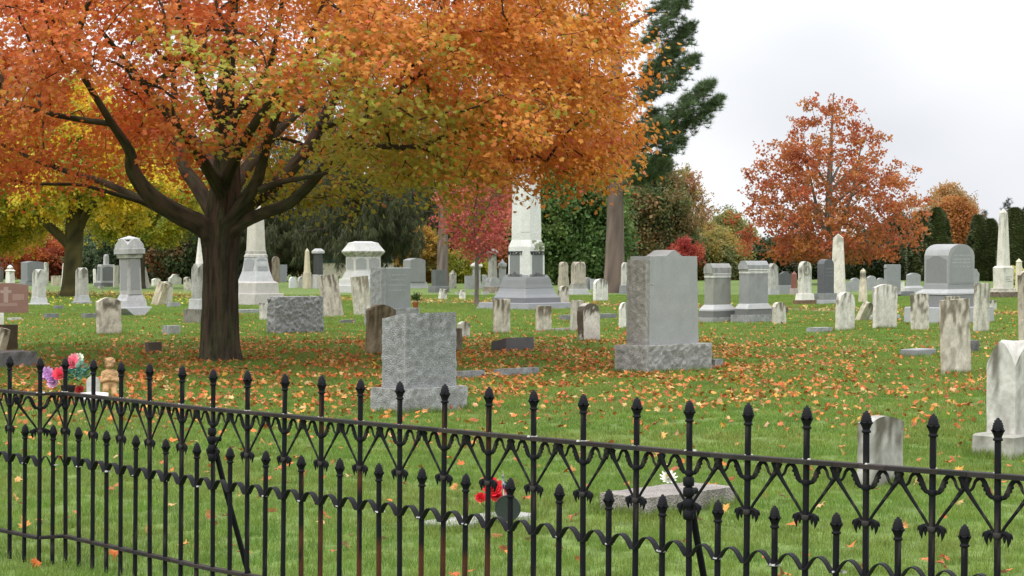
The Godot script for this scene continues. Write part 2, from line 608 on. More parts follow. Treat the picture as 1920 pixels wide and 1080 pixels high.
# a limb with furrowed bark
func limb(s: Shape, pts: Array, segs: int, ridge: float, freq: float, tone: Color, worn := false) -> void:
	var p := PackedVector3Array()
	var count := pts.size()
	var side := Vector3(0.2, 0.1, 0.97)
	var along := 0.0
	for k in count:
		var c: Vector4 = pts[k]
		var a: Vector4 = pts[maxi(k - 1, 0)]
		var b: Vector4 = pts[mini(k + 1, count - 1)]
		var d := Vector3(b.x - a.x, b.y - a.y, b.z - a.z).normalized()
		side = (side - d * side.dot(d)).normalized()
		var t := d.cross(side)
		along += Vector3(c.x - a.x, c.y - a.y, c.z - a.z).length() if k > 0 else 0.0
		for i in segs + 1:
			var ang := TAU * i / segs
			var f := nz.get_noise_3d(cos(ang) * freq, along * (0.45 if worn else 1.1), sin(ang) * freq)
			var f2 := nz.get_noise_3d(cos(ang) * freq * 2.6 + 40.0, along * 5.0, sin(ang) * freq * 2.6) if not worn else 0.8 - 2.4 * absf(nz.get_noise_3d(cos(ang) * freq * 1.9 + 40.0, along * 1.1, sin(ang) * freq * 1.9))
			var r := c.w * (1.0 + ridge * (1.0 - 2.6 * absf(f)) + ridge * 0.5 * f2)
			p.append(Vector3(c.x, c.y, c.z) + (side * cos(ang) + t * sin(ang)) * r)
	var at := s.v.size()
	s.grid(p, segs + 1, count, true)
	for i in range(at, s.v.size()):
		var q := s.v[i]
		var m := 0.95 + 0.6 * nz.get_noise_3d(q.x * 16.0, q.y * 1.6, q.z * 16.0) + 0.35 * nz.get_noise_3d(q.x * 40.0, q.y * 6.0, q.z * 40.0)
		var moss := smoothstep(0.0, 0.5, nz.get_noise_3d(q.x * 3.0, q.y * 0.8 + 20.0, q.z * 3.0) + 0.15)
		s.c[i] = tone.lerp(Color(0.07, 0.085, 0.035), moss * (0.45 if worn else 0.1)) * Color(m, m, m)
		if worn:
			s.c[i] = s.c[i].lerp(Color(0.095, 0.066, 0.044), smoothstep(0.2, 0.5, nz.get_noise_3d(q.x * 8.0 + 50.0, q.y * 0.6, q.z * 8.0)))

# the crowns of the farther broadleaved trees
func broadleaf(called: String, label: String, cat: String, at: Vector3, limbs: Array, tone: Color, shape: Callable, count: int, per: int, tuft: Mesh, spread: Vector3, palette: Callable, group := "", tip := 0.012) -> Node3D:
	var o := thing(called, label, cat, at, 0, 0, group)
	var k := Skeleton.new()
	var s := Shape.new()
	k.add(Vector3.ZERO, 0, 1.0)
	for l in limbs:
		var path := smooth_path(l, 4)
		limb(s, path, 10, 0.05, 2.0, tone)
		var last := 0
		for q in path:
			last = k.add(Vector3(q.x, q.y, q.z), last, q.w)
	var first := k.pos.size()
	var pts := PackedVector3Array()
	while pts.size() < count:
		var p = shape.call()
		if p != null:
			pts.append(p)
	reach(k, pts, 0.7, tip, Vector3(0, 2.0, 0))
	wood(s, k, first, tone)
	part("trunk", s, M.bark, o)
	var xs := []
	var cols := PackedColorArray()
	for e in k.ends:
		var c := k.pos[e]
		var own: float = rng.randfn() * 0.5
		for i in per:
			var p := c + gauss() * spread
			xs.append(Transform3D(any_turn().scaled(Vector3.ONE * rng.randf_range(0.7, 1.25)), p))
			cols.append(palette.call(p, own))
	many("crown", tuft, M.leaf, xs, cols, o)
	return o

# a point of an upright egg: height lo to hi, half width wide, widest at share wide_at of the height, hollow inside
func egg(lo: float, hi: float, wide: float, wide_at: float, hollow: float, centre := Vector3.ZERO, lump := 0.25):
	var t := rng.randf()
	var y := lerpf(lo, hi, t)
	var r: float
	if t < wide_at:
		r = wide * sqrt(maxf(0.0, 1.0 - pow((wide_at - t) / wide_at, 2.0) * 0.75))
	else:
		r = wide * pow(maxf(0.0, 1.0 - pow((t - wide_at) / (1.0 - wide_at), 1.7)), 0.8)
	var a := rng.randf() * TAU
	r *= 1.0 + lump * nz.get_noise_3d(cos(a) * 1.6 + centre.x + wide, y * 0.35, sin(a) * 1.6)
	var q := sqrt(rng.randf_range(hollow * hollow, 1.0)) * r
	if rng.randf() > r / wide + 0.12:
		return null
	return centre + Vector3(cos(a) * q, y, sin(a) * q)

# conifers: limbs given as [from height, tip], foliage along each
func conifer(called: String, label: String, cat: String, at: Vector3, h: float, r0: float, bare: float, limbs: Array, tone: Color, tuft: Mesh, per_m: float, width: float, hang: float, green: Color, group := "") -> Node3D:
	var o := thing(called, label, cat, at, 0, 0, group)
	var s := Shape.new()
	var pts := []
	for i in 9:
		var t := i / 8.0
		pts.append(Vector4(0.1 * sin(t * 3.0), h * t, 0, maxf(r0 * (1.0 - t * 0.93) * (1.0 + 0.16 * exp(-t * 40.0)), 0.03)))
	limb(s, smooth_path(pts, 4), 14, 0.05, 3.0, tone)
	var xs := []
	var cols := PackedColorArray()
	for l in limbs:
		var a := Vector3(0, l[0], 0)
		var b: Vector3 = l[1]
		var len_ := (b - a).length()
		var bow: float = l[2] if l.size() > 2 else 0.0
		var path := PackedVector3Array()
		var rad := PackedFloat32Array()
		for i in 7:
			var t := i / 6.0
			path.append(a.lerp(b, t) + Vector3(0, -bow * 4 * t * (1 - t), 0))
			rad.append(lerpf(minf(0.02 * len_ + 0.02, r0 * 0.5), 0.012, t))
		s.col = tone
		s.tube(path, rad, 5)
		for i in int(len_ * per_m):
			var t := pow(rng.randf_range(bare * bare, 1.0), 0.5)
			var q := a.lerp(b, t) + Vector3(0, -bow * 4 * t * (1 - t), 0)
			var w := width * (0.45 + 0.75 * sin(PI * clampf((t - bare) / (1.02 - bare), 0, 1)))
			var p := q + Vector3(rng.randfn() * w, rng.randfn() * w * 0.38 - absf(rng.randfn()) * hang, rng.randfn() * w)
			var turn := Basis(Vector3.UP, rng.randf() * TAU) * Basis(Vector3.RIGHT, rng.randf_range(-0.5, 0.5))
			xs.append(Transform3D(turn.scaled(Vector3.ONE * rng.randf_range(0.7, 1.25)), p))
			cols.append(vary(green, 0.3))
	part("trunk", s, M.bark, o)
	many("foliage", tuft, M.needle, xs, cols, o)
	return o

# a clipped-looking column of scale leaves round a dark core
func arborvitae(label: String, at: Vector3, h: float, r: float, green: Color, group: String) -> void:
	var o := thing("arborvitae", label, "evergreen tree", at, 0, 0, group)
	var s := Shape.new()
	s.col = Color(0.1, 0.07, 0.05)
	s.lathe([[0.12, 0.0], [0.1, h * 0.5], [0.03, h * 0.93]], 8)
	part("trunk", s, M.bark, o)
	var xs := []
	var cols := PackedColorArray()
	var sd := rng.randf() * 50.0
	for i in int(900 * h * r):
		var t := rng.randf()
		var a := rng.randf() * TAU
		var w := r * minf(pow(1.0 - t, 0.38) * 1.05, 0.75 + 0.6 * t) * (1.0 + 0.3 * nz.get_noise_3d(cos(a) * 1.2 + sd, t * h * 0.7, sin(a) * 1.2))
		w *= 1.0 - 0.45 * pow(rng.randf(), 3.0)
		xs.append(Transform3D(Basis(Vector3.UP, -a) * Basis(Vector3.BACK, -0.4).scaled(Vector3.ONE * rng.randf_range(0.6, 1.3)), Vector3(cos(a) * w, t * h * 0.97 + 0.05, sin(a) * w)))
		cols.append(vary(green, 0.3))
	many("foliage", M_spray, M.needle, xs, cols, o)
var M_spray: ArrayMesh

# ---------------------------------------------------------------- small figures

func blend(a: float, b: float, k: float) -> float:
	var h := clampf(0.5 + 0.5 * (b - a) / k, 0, 1)
	return lerpf(b, a, h) - k * h * (1.0 - h)

func capsule(p: Vector3, a: Vector3, b: Vector3, ra: float, rb: float) -> float:
	var ba := b - a
	var t := clampf((p - a).dot(ba) / maxf(ba.length_squared(), 1e-9), 0, 1)
	return (p - a - ba * t).length() - lerpf(ra, rb, t)

# surface nets over tapered capsules [from, to, radius, radius], joined smoothly
func body(caps: Array, lo: Vector3, hi: Vector3, cell: float, k: float, rough: float) -> Shape:
	var n := Vector3i(((hi - lo) / cell).ceil()) + Vector3i.ONE
	var f := PackedFloat32Array()
	f.resize(n.x * n.y * n.z)
	for z in n.z:
		for y in n.y:
			for x in n.x:
				var p := lo + Vector3(x, y, z) * cell
				var d := 1e3
				for c in caps:
					d = blend(d, capsule(p, c[0], c[1], c[2], c[3]), k)
				if rough > 0.0 and absf(d) < 0.05:
					d += rough * nz.get_noise_3dv(p * 38.0)
				f[(z * n.y + y) * n.x + x] = d
	var id := {}
	var pts := PackedVector3Array()
	var nor := PackedVector3Array()
	for z in n.z - 1:
		for y in n.y - 1:
			for x in n.x - 1:
				var sum := Vector3.ZERO
				var hits := 0
				var g := Vector3.ZERO
				var v := PackedFloat32Array()
				for q in 8:
					v.append(f[((z + (q >> 2)) * n.y + y + ((q >> 1) & 1)) * n.x + x + (q & 1)])
				for q in 8:
					for b in 3:
						var e := q | (1 << b)
						if e != q:
							var dv := v[e] - v[q]
							g[b] += dv
							if (v[q] < 0) != (v[e] < 0):
								var t := v[q] / (v[q] - v[e])
								var pa := Vector3(q & 1, (q >> 1) & 1, q >> 2)
								pa[b] += t
								sum += pa
								hits += 1
				if hits > 0:
					id[(z * n.y + y) * n.x + x] = pts.size()
					pts.append(lo + (Vector3(x, y, z) + sum / hits) * cell)
					nor.append(g.normalized())
	var s := Shape.new()
	for z in range(1, n.z - 1):
		for y in range(1, n.y - 1):
			for x in range(1, n.x - 1):
				var at := (z * n.y + y) * n.x + x
				for b in 3:
					var st: int = [1, n.x, n.x * n.y][b]
					if (f[at] < 0) == (f[at + st] < 0):
						continue
					var u: int = [n.x, n.x * n.y, 1][b]
					var w: int = [n.x * n.y, 1, n.x][b]
					var i0: int = id.get(at - u - w, -1)
					var i1: int = id.get(at - w, -1)
					var i2: int = id.get(at, -1)
					var i3: int = id.get(at - u, -1)
					if i0 < 0 or i1 < 0 or i2 < 0 or i3 < 0:
						continue
					if f[at] < 0:
						s.smooth_tri(pts[i0], pts[i1], pts[i2], nor[i0], nor[i1], nor[i2])
						s.smooth_tri(pts[i0], pts[i2], pts[i3], nor[i0], nor[i2], nor[i3])
					else:
						s.smooth_tri(pts[i0], pts[i2], pts[i1], nor[i0], nor[i2], nor[i1])
						s.smooth_tri(pts[i0], pts[i3], pts[i2], nor[i0], nor[i3], nor[i2])
	return s

# ---------------------------------------------------------------- the iron fence

const FOOT := 0.03
const TIP := 1.15
const SHORT := 0.767
const RAIL := 0.942
const WAVE := 0.543
const LOW := 0.135
var iron := Color(0.011, 0.0115, 0.014)

func rust(s: Shape, amount: float, seed_: float) -> void:
	for i in s.v.size():
		var p := s.v[i]
		var f := nz.get_noise_3d(p.x * 14.0 + seed_, p.y * 5.0, p.z * 14.0) + 0.5 * nz.get_noise_3d(p.x * 60.0, p.y * 25.0 + seed_, p.z * 60.0)
		var low := smoothstep(0.62, 0.25, p.y)
		var k := smoothstep(0.42 - amount * low, 0.75 - amount * low * 0.6, f + 0.25 * amount * low)
		s.c[i] = iron.lerp(Color(0.1, 0.036, 0.02), clampf(k, 0, 0.85) * clampf(0.1 + amount * 2.0, 0, 1))
		if f > 0.62 and amount < 0.5:
			s.c[i] = s.c[i].lerp(Color(0.12, 0.12, 0.12), 0.25)

func picket_shape(top: float) -> Shape:
	var s := Shape.new()
	var prof := []
	var base := top - 0.082
	for k in 15:
		prof.append([0.0122, lerpf(FOOT - 0.05, base, k / 14.0)])
	s.lathe(prof, 10)
	return s

func finial_shape() -> Shape:   # a bud of overlapping scales on a ringed cup, from the top of the shaft
	var s := Shape.new()
	s.lathe([[0.0122, -0.004], [0.0165, -0.003], [0.018, 0.001], [0.0165, 0.005], [0.0135, 0.007], [0.0145, 0.013], [0.019, 0.024], [0.0225, 0.032], [0.0235, 0.036], [0.021, 0.039], [0.018, 0.039]], 12)
	var cup := s.v.size()
	s.lathe([[0.019, 0.034], [0.0212, 0.044], [0.0185, 0.0445], [0.0196, 0.053], [0.0165, 0.0535], [0.0172, 0.062], [0.0132, 0.0625], [0.0135, 0.071], [0.008, 0.0725], [0.006, 0.078], [0.0, 0.082]], 12, Vector3.ZERO, 0.26)
	for i in s.v.size():
		s.c[i] = iron * (1.25 if i >= cup else 1.0)
	# the cup's leaf points
	s.col = iron
	for k in 6:
		var a := TAU * k / 6.0
		var d := Vector3(cos(a), 0, sin(a))
		var t := Vector3(-sin(a), 0, cos(a)) * 0.008
		s.tri(d * 0.022 + Vector3(0, 0.03, 0) + t, d * 0.022 + Vector3(0, 0.03, 0) - t, d * 0.0265 + Vector3(0, 0.042, 0))
		s.tri(d * 0.022 + Vector3(0, 0.03, 0) - t, d * 0.022 + Vector3(0, 0.03, 0) + t, d * 0.0265 + Vector3(0, 0.042, 0))
	return s

func bent(pts: Array, rads: Array, mirror: float, per := 5) -> Array:
	var v := []
	for k in pts.size():
		v.append(Vector4(pts[k].x * mirror, pts[k].y, 0, rads[k]))
	return smooth_path(v, per)

func ribbon_tube(s: Shape, path: Array, segs: int, squash: float) -> void:
	var p := PackedVector3Array()
	var r := PackedFloat32Array()
	for q in path:
		p.append(Vector3(q.x, q.y, q.z))
		r.append(q.w)
	s.tube(p, r, segs, squash, Vector3(0, 0, 1))

# the cast V of struts and leafy hooks either side of a tall picket; half is half the spacing of tall pickets
func bracket_shape(half: float) -> Shape:
	var s := Shape.new()
	s.col = iron
	for m in [-1.0, 1.0]:
		# strut from the low collar to the apex under the rail
		ribbon_tube(s, bent([Vector2(0.006, 0.728), Vector2(0.03, 0.768), Vector2(half * 0.5, 0.822), Vector2(half * 0.78, 0.876), Vector2(half * 0.9, 0.905), Vector2(half * 0.97, 0.932)], [0.0055, 0.006, 0.0065, 0.009, 0.013, 0.016], m), 7, 0.7)
		# hook from the upper collar, over and into the strut
		ribbon_tube(s, bent([Vector2(0.008, 0.864), Vector2(0.026, 0.868), Vector2(0.038, 0.888), Vector2(0.05, 0.916), Vector2(0.066, 0.929), Vector2(0.083, 0.918), Vector2(0.094, 0.892), Vector2(half * 0.8, 0.876)], [0.006, 0.009, 0.0105, 0.0095, 0.008, 0.0065, 0.0055, 0.005], m), 7, 0.7)
		# lobes of the leaf along the hook
		for q in [[Vector2(0.03, 0.876), Vector2(0.044, 0.873), 0.009], [Vector2(0.037, 0.89), Vector2(0.052, 0.887), 0.01], [Vector2(0.046, 0.905), Vector2(0.058, 0.9), 0.009]]:
			var a: Vector2 = q[0]
			var b: Vector2 = q[1]
			var c := (a + b) * 0.5 + Vector2(0, 0.004)
			ribbon_tube(s, bent([a, c, b], [q[2] * 0.8, q[2], 0.004], m, 3), 7, 0.55)
		# leaf drooping at the apex
		ribbon_tube(s, bent([Vector2(half * 0.9, 0.928), Vector2(half * 0.93, 0.908), Vector2(half * 0.96, 0.884)], [0.016, 0.013, 0.001], m, 3), 7, 0.45)
		# curled leaf at the low collar
		ribbon_tube(s, bent([Vector2(0.004, 0.732), Vector2(0.02, 0.742), Vector2(0.036, 0.738), Vector2(0.042, 0.72), Vector2(0.038, 0.694)], [0.005, 0.008, 0.0105, 0.009, 0.001], m), 7, 0.6)
		ribbon_tube(s, bent([Vector2(0.022, 0.735), Vector2(0.026, 0.72), Vector2(0.024, 0.706)], [0.006, 0.006, 0.001], m, 3), 7, 0.6)
		ribbon_tube(s, bent([Vector2(0.034, 0.742), Vector2(0.05, 0.736), Vector2(0.056, 0.722)], [0.005, 0.0065, 0.001], m, 3), 7, 0.6)
	for y in [0.732, 0.864]:
		s.lathe([[0.012, y - 0.011], [0.016, y - 0.009], [0.017, y], [0.016, y + 0.009], [0.012, y + 0.011]], 10)
	return s

func build_fence(panels: Array) -> void:
	var f := thing("iron_fence", "black cast iron picket fence with bud finials crossing the whole foreground", "fence", Vector3(0, 0.03, 0))
	var tall_mesh := []
	var low_mesh := []
	for k in 5:
		var a := picket_shape(TIP)
		rust(a, [0.0, 0.06, 0.02, 0.6, 0.9][k], k * 13.0)
		tall_mesh.append(mesh_of(a))
		a = picket_shape(SHORT)
		rust(a, [0.0, 0.08, 0.02, 0.6, 0.9][k], k * 7.0 + 3.0)
		low_mesh.append(mesh_of(a))
	var fin := mesh_of(finial_shape())
	var spacing: float = panels[3][0].distance_to(panels[3][1]) / panels[3][2]
	var br := bracket_shape(spacing / 2)
	rust(br, 0.0, 5.0)
	var brm := mesh_of(br)
	var crust := Shape.new()
	for k in 9:
		var a := rng.randf() * TAU
		var q := Vector3(cos(a) * rng.randf_range(0.01, 0.022), 0, sin(a) * rng.randf_range(0.008, 0.014))
		crust.col = Color(1, 1, 0.95) * rng.randf_range(0.22, 0.5)
		var r := rng.randf_range(0.004, 0.008)
		crust.lathe([[r, -0.002], [r * 0.8, r * 0.5], [0.0, r * 0.75]], 6, q)
	var crm := mesh_of(crust)
	var n := 0
	for p in panels.size():
		var a: Vector3 = panels[p][0]
		var b: Vector3 = panels[p][1]
		var c: int = panels[p][2]
		var run := (b - a).length()
		var d := (b - a) / run
		var yaw := atan2(-d.z, d.x)
		var base := Transform3D(Basis(Vector3.UP, yaw), a)
		var s := Shape.new()
		# top rail with a slightly crowned top, then the low rail
		for y in [RAIL, LOW]:
			s.xf = Transform3D(Basis(), Vector3(run / 2, y + (0.0 if p % 2 == 0 else 0.0015), 0))
			for q in 24:
				var x0 := -run / 2 + run * q / 24.0
				s.col = Color(0.03, 0.0285, 0.029) * rng.randf_range(0.75, 1.3) + Color(0.014, 0.006, 0.002) * rng.randf()
				s.box(Vector3(x0 + run / 48.0, 0, 0), Vector3(run / 24.0 + (0.0 if q else 0.004), 0.018, 0.036), 0.0025)
			var o := part("top_rail" if y == RAIL else "bottom_rail", s, M.iron, f)
			o.transform = base
			s = Shape.new()
		# waved strap woven past the pickets
		s.xf = Transform3D()
		var wave := PackedVector3Array()
		var cnt := c * 2 * 12
		for q in cnt + 1:
			var t := fposmod(q / 12.0, 1.0)
			var y := WAVE - 0.004
			if t > 0.12 and t < 0.88:
				y += 0.052 * pow(sin(PI * (t - 0.12) / 0.76), 0.72)
			wave.append(Vector3(run * q / cnt, y, 0))
		var rails := [PackedVector3Array(), PackedVector3Array(), PackedVector3Array(), PackedVector3Array()]
		for q in cnt + 1:
			var tg := (wave[mini(q + 1, cnt)] - wave[maxi(q - 1, 0)]).normalized()
			var nn := Vector3(-tg.y, tg.x, 0) * 0.0022
			rails[0].append(wave[q] + nn + Vector3(0, 0, 0.016)); rails[1].append(wave[q] + nn - Vector3(0, 0, 0.016))
			rails[2].append(wave[q] - nn + Vector3(0, 0, 0.016)); rails[3].append(wave[q] - nn - Vector3(0, 0, 0.016))
		s.col = iron * 1.5
		for q in cnt:
			s.quad(rails[0][q], rails[0][q + 1], rails[1][q + 1], rails[1][q])
			s.quad(rails[3][q], rails[3][q + 1], rails[2][q + 1], rails[2][q])
			s.quad(rails[2][q], rails[2][q + 1], rails[0][q + 1], rails[0][q])
			s.quad(rails[1][q], rails[1][q + 1], rails[3][q + 1], rails[3][q])
		var wv := part("wave_rail", s, M.iron, f)
		wv.transform = base
		for q in c * 2:
			if q == 0 and p > 0 and p == 2:
				pass
			var at := a + d * run * q / (c * 2.0)
			var high := q % 2 == 0
			var rk := rng.randi() % 3
			if p == 3 and q > 2 and q < 15 and rng.randf() < 0.75:
				rk = 3 + rng.randi() % 2
			var o := part_mesh("picket", (tall_mesh if high else low_mesh)[rk], M.iron, f)
			o.transform = Transform3D(Basis(Vector3(0, 0, 1), rng.randf_range(-0.006, 0.006) - 0.007) * Basis(Vector3.UP, yaw), at)
			var e := part_mesh("finial", fin, M.iron, o)
			e.transform = Transform3D(Basis(Vector3.UP, rng.randf() * 0.5).scaled(Vector3(1, rng.randf_range(0.95, 1.05), 1)), Vector3(0, (TIP if high else SHORT) - 0.082, 0))
			if high:
				part_mesh("bracket", brm, M.iron, o)
				var cr := part_mesh("lichen", crm, M.plain, o)
				cr.transform = Transform3D(Basis(Vector3.UP, rng.randf() * 6.0).scaled(Vector3.ONE * rng.randf_range(0.6, 1.2)), Vector3(0, RAIL + 0.0095, 0))
			elif rng.randf() < 0.85:
				var cr := part_mesh("lichen", crm, M.plain, o)
				cr.transform = Transform3D(Basis(Vector3.UP, rng.randf() * 6.0).scaled(Vector3.ONE * rng.randf_range(0.7, 1.3)), Vector3(0.012 * rng.randf_range(-1, 1), WAVE - 0.001, 0))
			n += 1
		# a leaning stay behind each joint of the longer panels
		if p == 3 or p == 4:
			s = Shape.new()
			s.col = iron
			s.tube(PackedVector3Array([Vector3(0, 0.745, -0.018), Vector3(0.0, 0.6, -0.06), Vector3(0, -0.05, -0.27)]), PackedFloat32Array([0.014, 0.014, 0.014]), 8)
			for y in [0.7, 0.745, 0.79, 0.83]:
				s.lathe([[0.013, y - 0.02], [0.021, y - 0.016], [0.023, y], [0.021, y + 0.016], [0.013, y + 0.02]], 10)
			s.tube(PackedVector3Array([Vector3(0, 0.79, 0), Vector3(0.0, 0.79, -0.05)]), PackedFloat32Array([0.012, 0.014]), 8)
			var st := part("stay", s, M.iron, f)
			st.transform = base

# ---------------------------------------------------------------- panels and lettering on the stones

func reach_at(mesh: ArrayMesh, y: float, axis: int) -> float:
	var v: PackedVector3Array = mesh.surface_get_arrays(0)[Mesh.ARRAY_VERTEX]
	var ylo := -1e9
	var yhi := 1e9
	for p in v:
		if p.y <= y:
			ylo = maxf(ylo, p.y)
		if p.y >= y:
			yhi = minf(yhi, p.y)
	var tol := mesh.get_aabb().size.y * 0.035
	var rl := 0.0
	var rh := 0.0
	for p in v:
		if absf(p.y - ylo) < tol:
			rl = maxf(rl, absf(p[axis]))
		if absf(p.y - yhi) < tol:
			rh = maxf(rh, absf(p[axis]))
	return rl if yhi - ylo < 0.001 else lerpf(rl, rh, (y - ylo) / (yhi - ylo))

# a thin panel lying on a face of a part: u and t are shares of the face's width and height
func panel(o: Node3D, on: String, left: bool, u0: float, u1: float, t0: float, t1: float, kind: int, tone: Color, called := "panel", mat := "granite") -> void:
	var mi: MeshInstance3D = o.get_node(on)
	var b := mi.mesh.get_aabb()
	var axis := 0 if left else 2
	var y0 := b.position.y + b.size.y * t0
	var y1 := b.position.y + b.size.y * t1
	var z0 := reach_at(mi.mesh, y0, axis)
	var z1 := reach_at(mi.mesh, y1, axis)
	var half := reach_at(mi.mesh, (y0 + y1) / 2, 2 - axis)
	var tilt := atan2(z0 - z1, y1 - y0)
	var s := Shape.new()
	var w := (u1 - u0) * 2 * half
	topped(s, w, 0.02, 0.0, (y1 - y0) / cos(tilt), kind, w * (0.45 if kind == 2 else 0.15), 0.0, 0.0, 0.1)
	weather(s, tone, 9.0, 0.0)
	var m := part(called, s, M[mat], o)
	var tr := Transform3D(Basis(Vector3.RIGHT, -tilt), Vector3((u0 + u1 - 1.0) * half, y0, z0 - 0.006))
	m.transform = (Transform3D(Basis(Vector3.UP, -PI / 2), Vector3.ZERO) if left else Transform3D()) * tr

func arch_panels(o: Node3D, on: String, tone: Color) -> void:
	if on == "shaft":
		panel(o, on, true, 0.16, 0.84, 0.12, 0.96, 2, tone)
		panel(o, on, false, 0.16, 0.84, 0.12, 0.96, 2, tone)
	else:
		panel(o, on, true, 0.13, 0.87, 0.42, 0.96, 7, tone)
		panel(o, on, false, 0.13, 0.87, 0.42, 0.96, 7, tone)

func inset(o: Node3D, on: String, tone: Color, across := 1) -> void:
	panel(o, on, true, 0.12, 0.88, 0.1, 0.9, 1, tone)
	for k in across:
		panel(o, on, false, (k + 0.1) / across, (k + 0.9) / across, 0.1, 0.9, 1, tone)

func inset_side(o: Node3D, on: String, tone: Color, t1: float) -> void:
	panel(o, on, true, 0.08, 0.92, 0.04, t1, 7, tone)
	panel(o, on, false, 0.06, 0.94, 0.03, 0.97, 2, Color(tone.r * 1.25, tone.g * 1.25, tone.b * 1.25))

func inset_top(o: Node3D, tone: Color) -> void:
	var b: AABB = o.get_node("slab").mesh.get_aabb()
	var s := Shape.new()
	s.box(Vector3(0, b.end.y, 0), Vector3(b.size.x * 0.55, 0.006, b.size.z * 0.5), 0.002)
	weather(s, tone, 9.0, 0.0)
	part("panel", s, M.granite, o)

func worn_face(o: Node3D, on: String, rows: Array, tone: Color) -> void:
	var mi: MeshInstance3D = o.get_node(on)
	var b := mi.mesh.get_aabb()
	var ys := []
	for r in rows:
		ys.append(b.position.y + b.size.y * r)
	worn_lines(o, b.end.z + (0.0 if on == "pedestal" else 0.001) + (0.011 if o.has_node("panel") else 0.0), -b.size.x * 0.36, b.size.x * 0.36, ys, b.size.y * 0.045, tone)

func wreath_on(o: Node3D, on: String) -> void:
	var b: AABB = o.get_node(on).mesh.get_aabb()
	var s := Shape.new()
	s.col = Color(0.3, 0.28, 0.24)
	var r := b.size.x * 0.27
	for k in 18:
		var a := TAU * k / 18.0
		s.xf = Transform3D(Basis(Vector3(0, 0, 1), a + 0.6), Vector3(cos(a) * r, b.end.y - b.size.x * 0.55 + sin(a) * r, b.end.z - 0.005))
		s.loft([[-0.05, 0.05, 0.03], [0.0, 0.075, 0.04], [0.05, 0.03, 0.03]], 0.008)
	part("wreath", s, M.marble, o)

func pink_panels(o: Node3D, w: float, d: float, h: float) -> void:
	var pale := Color(0.47, 0.29, 0.24)
	var z := d / 2
	for r in [[-0.30, 0.44, 0.26, 0.2], [0.27, 0.44, 0.26, 0.2], [0.0, 0.2, 0.5, 0.1]]:
		var s := Shape.new()
		s.box(Vector3(w * r[0], h * (r[1] + 0.1), z), Vector3(w * r[2], h * r[3], 0.008), 0.002)
		weather(s, pale, 9.0, 0.0)
		part("panel", s, M.granite, o)
	var c := Shape.new()
	c.box(Vector3(0, h * 0.62, z), Vector3(w * 0.1, h * 0.5, 0.012), 0.003)
	c.box(Vector3(0, h * 0.72, z), Vector3(w * 0.24, h * 0.09, 0.011), 0.003)
	weather(c, Color(0.55, 0.38, 0.33), 9.0, 0.0)
	part("cross", c, M.granite, o)

# grey panels rising up the faces of the great obelisk, with the family name across their heads
func obelisk_panels(o: Node3D) -> void:
	var lower: MeshInstance3D = o.get_node("lower_shaft")
	var b := lower.mesh.get_aabb()
	var grey := Color(0.25, 0.26, 0.265)
	for side in [false, true]:
		panel(o, "lower_shaft", side, 0.27, 0.73, 0.0, 0.5, 0, grey, "granite_panel")
		panel(o, "lower_shaft", side, 0.18, 0.82, 0.0, 0.12, 5, grey, "granite_shoulder")
		var tm := TextMesh.new()
		tm.text = "WRIGHT"
		var f := SystemFont.new()
		f.font_names = PackedStringArray(["Droid Serif"])
		f.font_weight = 700
		tm.font = f
		tm.font_size = 32
		tm.pixel_size = 0.0052
		tm.depth = 0.03
		var s := part_mesh("lettering", tm, M.ink, o)
		var turn := Transform3D(Basis(Vector3.UP, -PI / 2), Vector3.ZERO) if side else Transform3D()
		var y := b.position.y + b.size.y * 0.525
		s.transform = turn * Transform3D(Basis(), Vector3(0, y, reach_at(lower.mesh, y, 0 if side else 2) + 0.012))
	# weathered patches below and beside the name on the right face
	var q := Shape.new()
	for k in 26:
		q.col = Color(0.2, 0.22, 0.15) * rng.randf_range(0.8, 1.6)
		var x := rng.randf_range(-0.2, 0.34)
		var y := b.position.y + b.size.y * rng.randf_range(0.58, 0.78)
		var z := reach_at(lower.mesh, y, 2) - 0.003
		q.box(Vector3(x, y, z), Vector3(rng.randf_range(0.05, 0.16), rng.randf_range(0.05, 0.2), 0.012), 0.003)
	part("lichen", q, M.plain, o)

# ---------------------------------------------------------------- the place

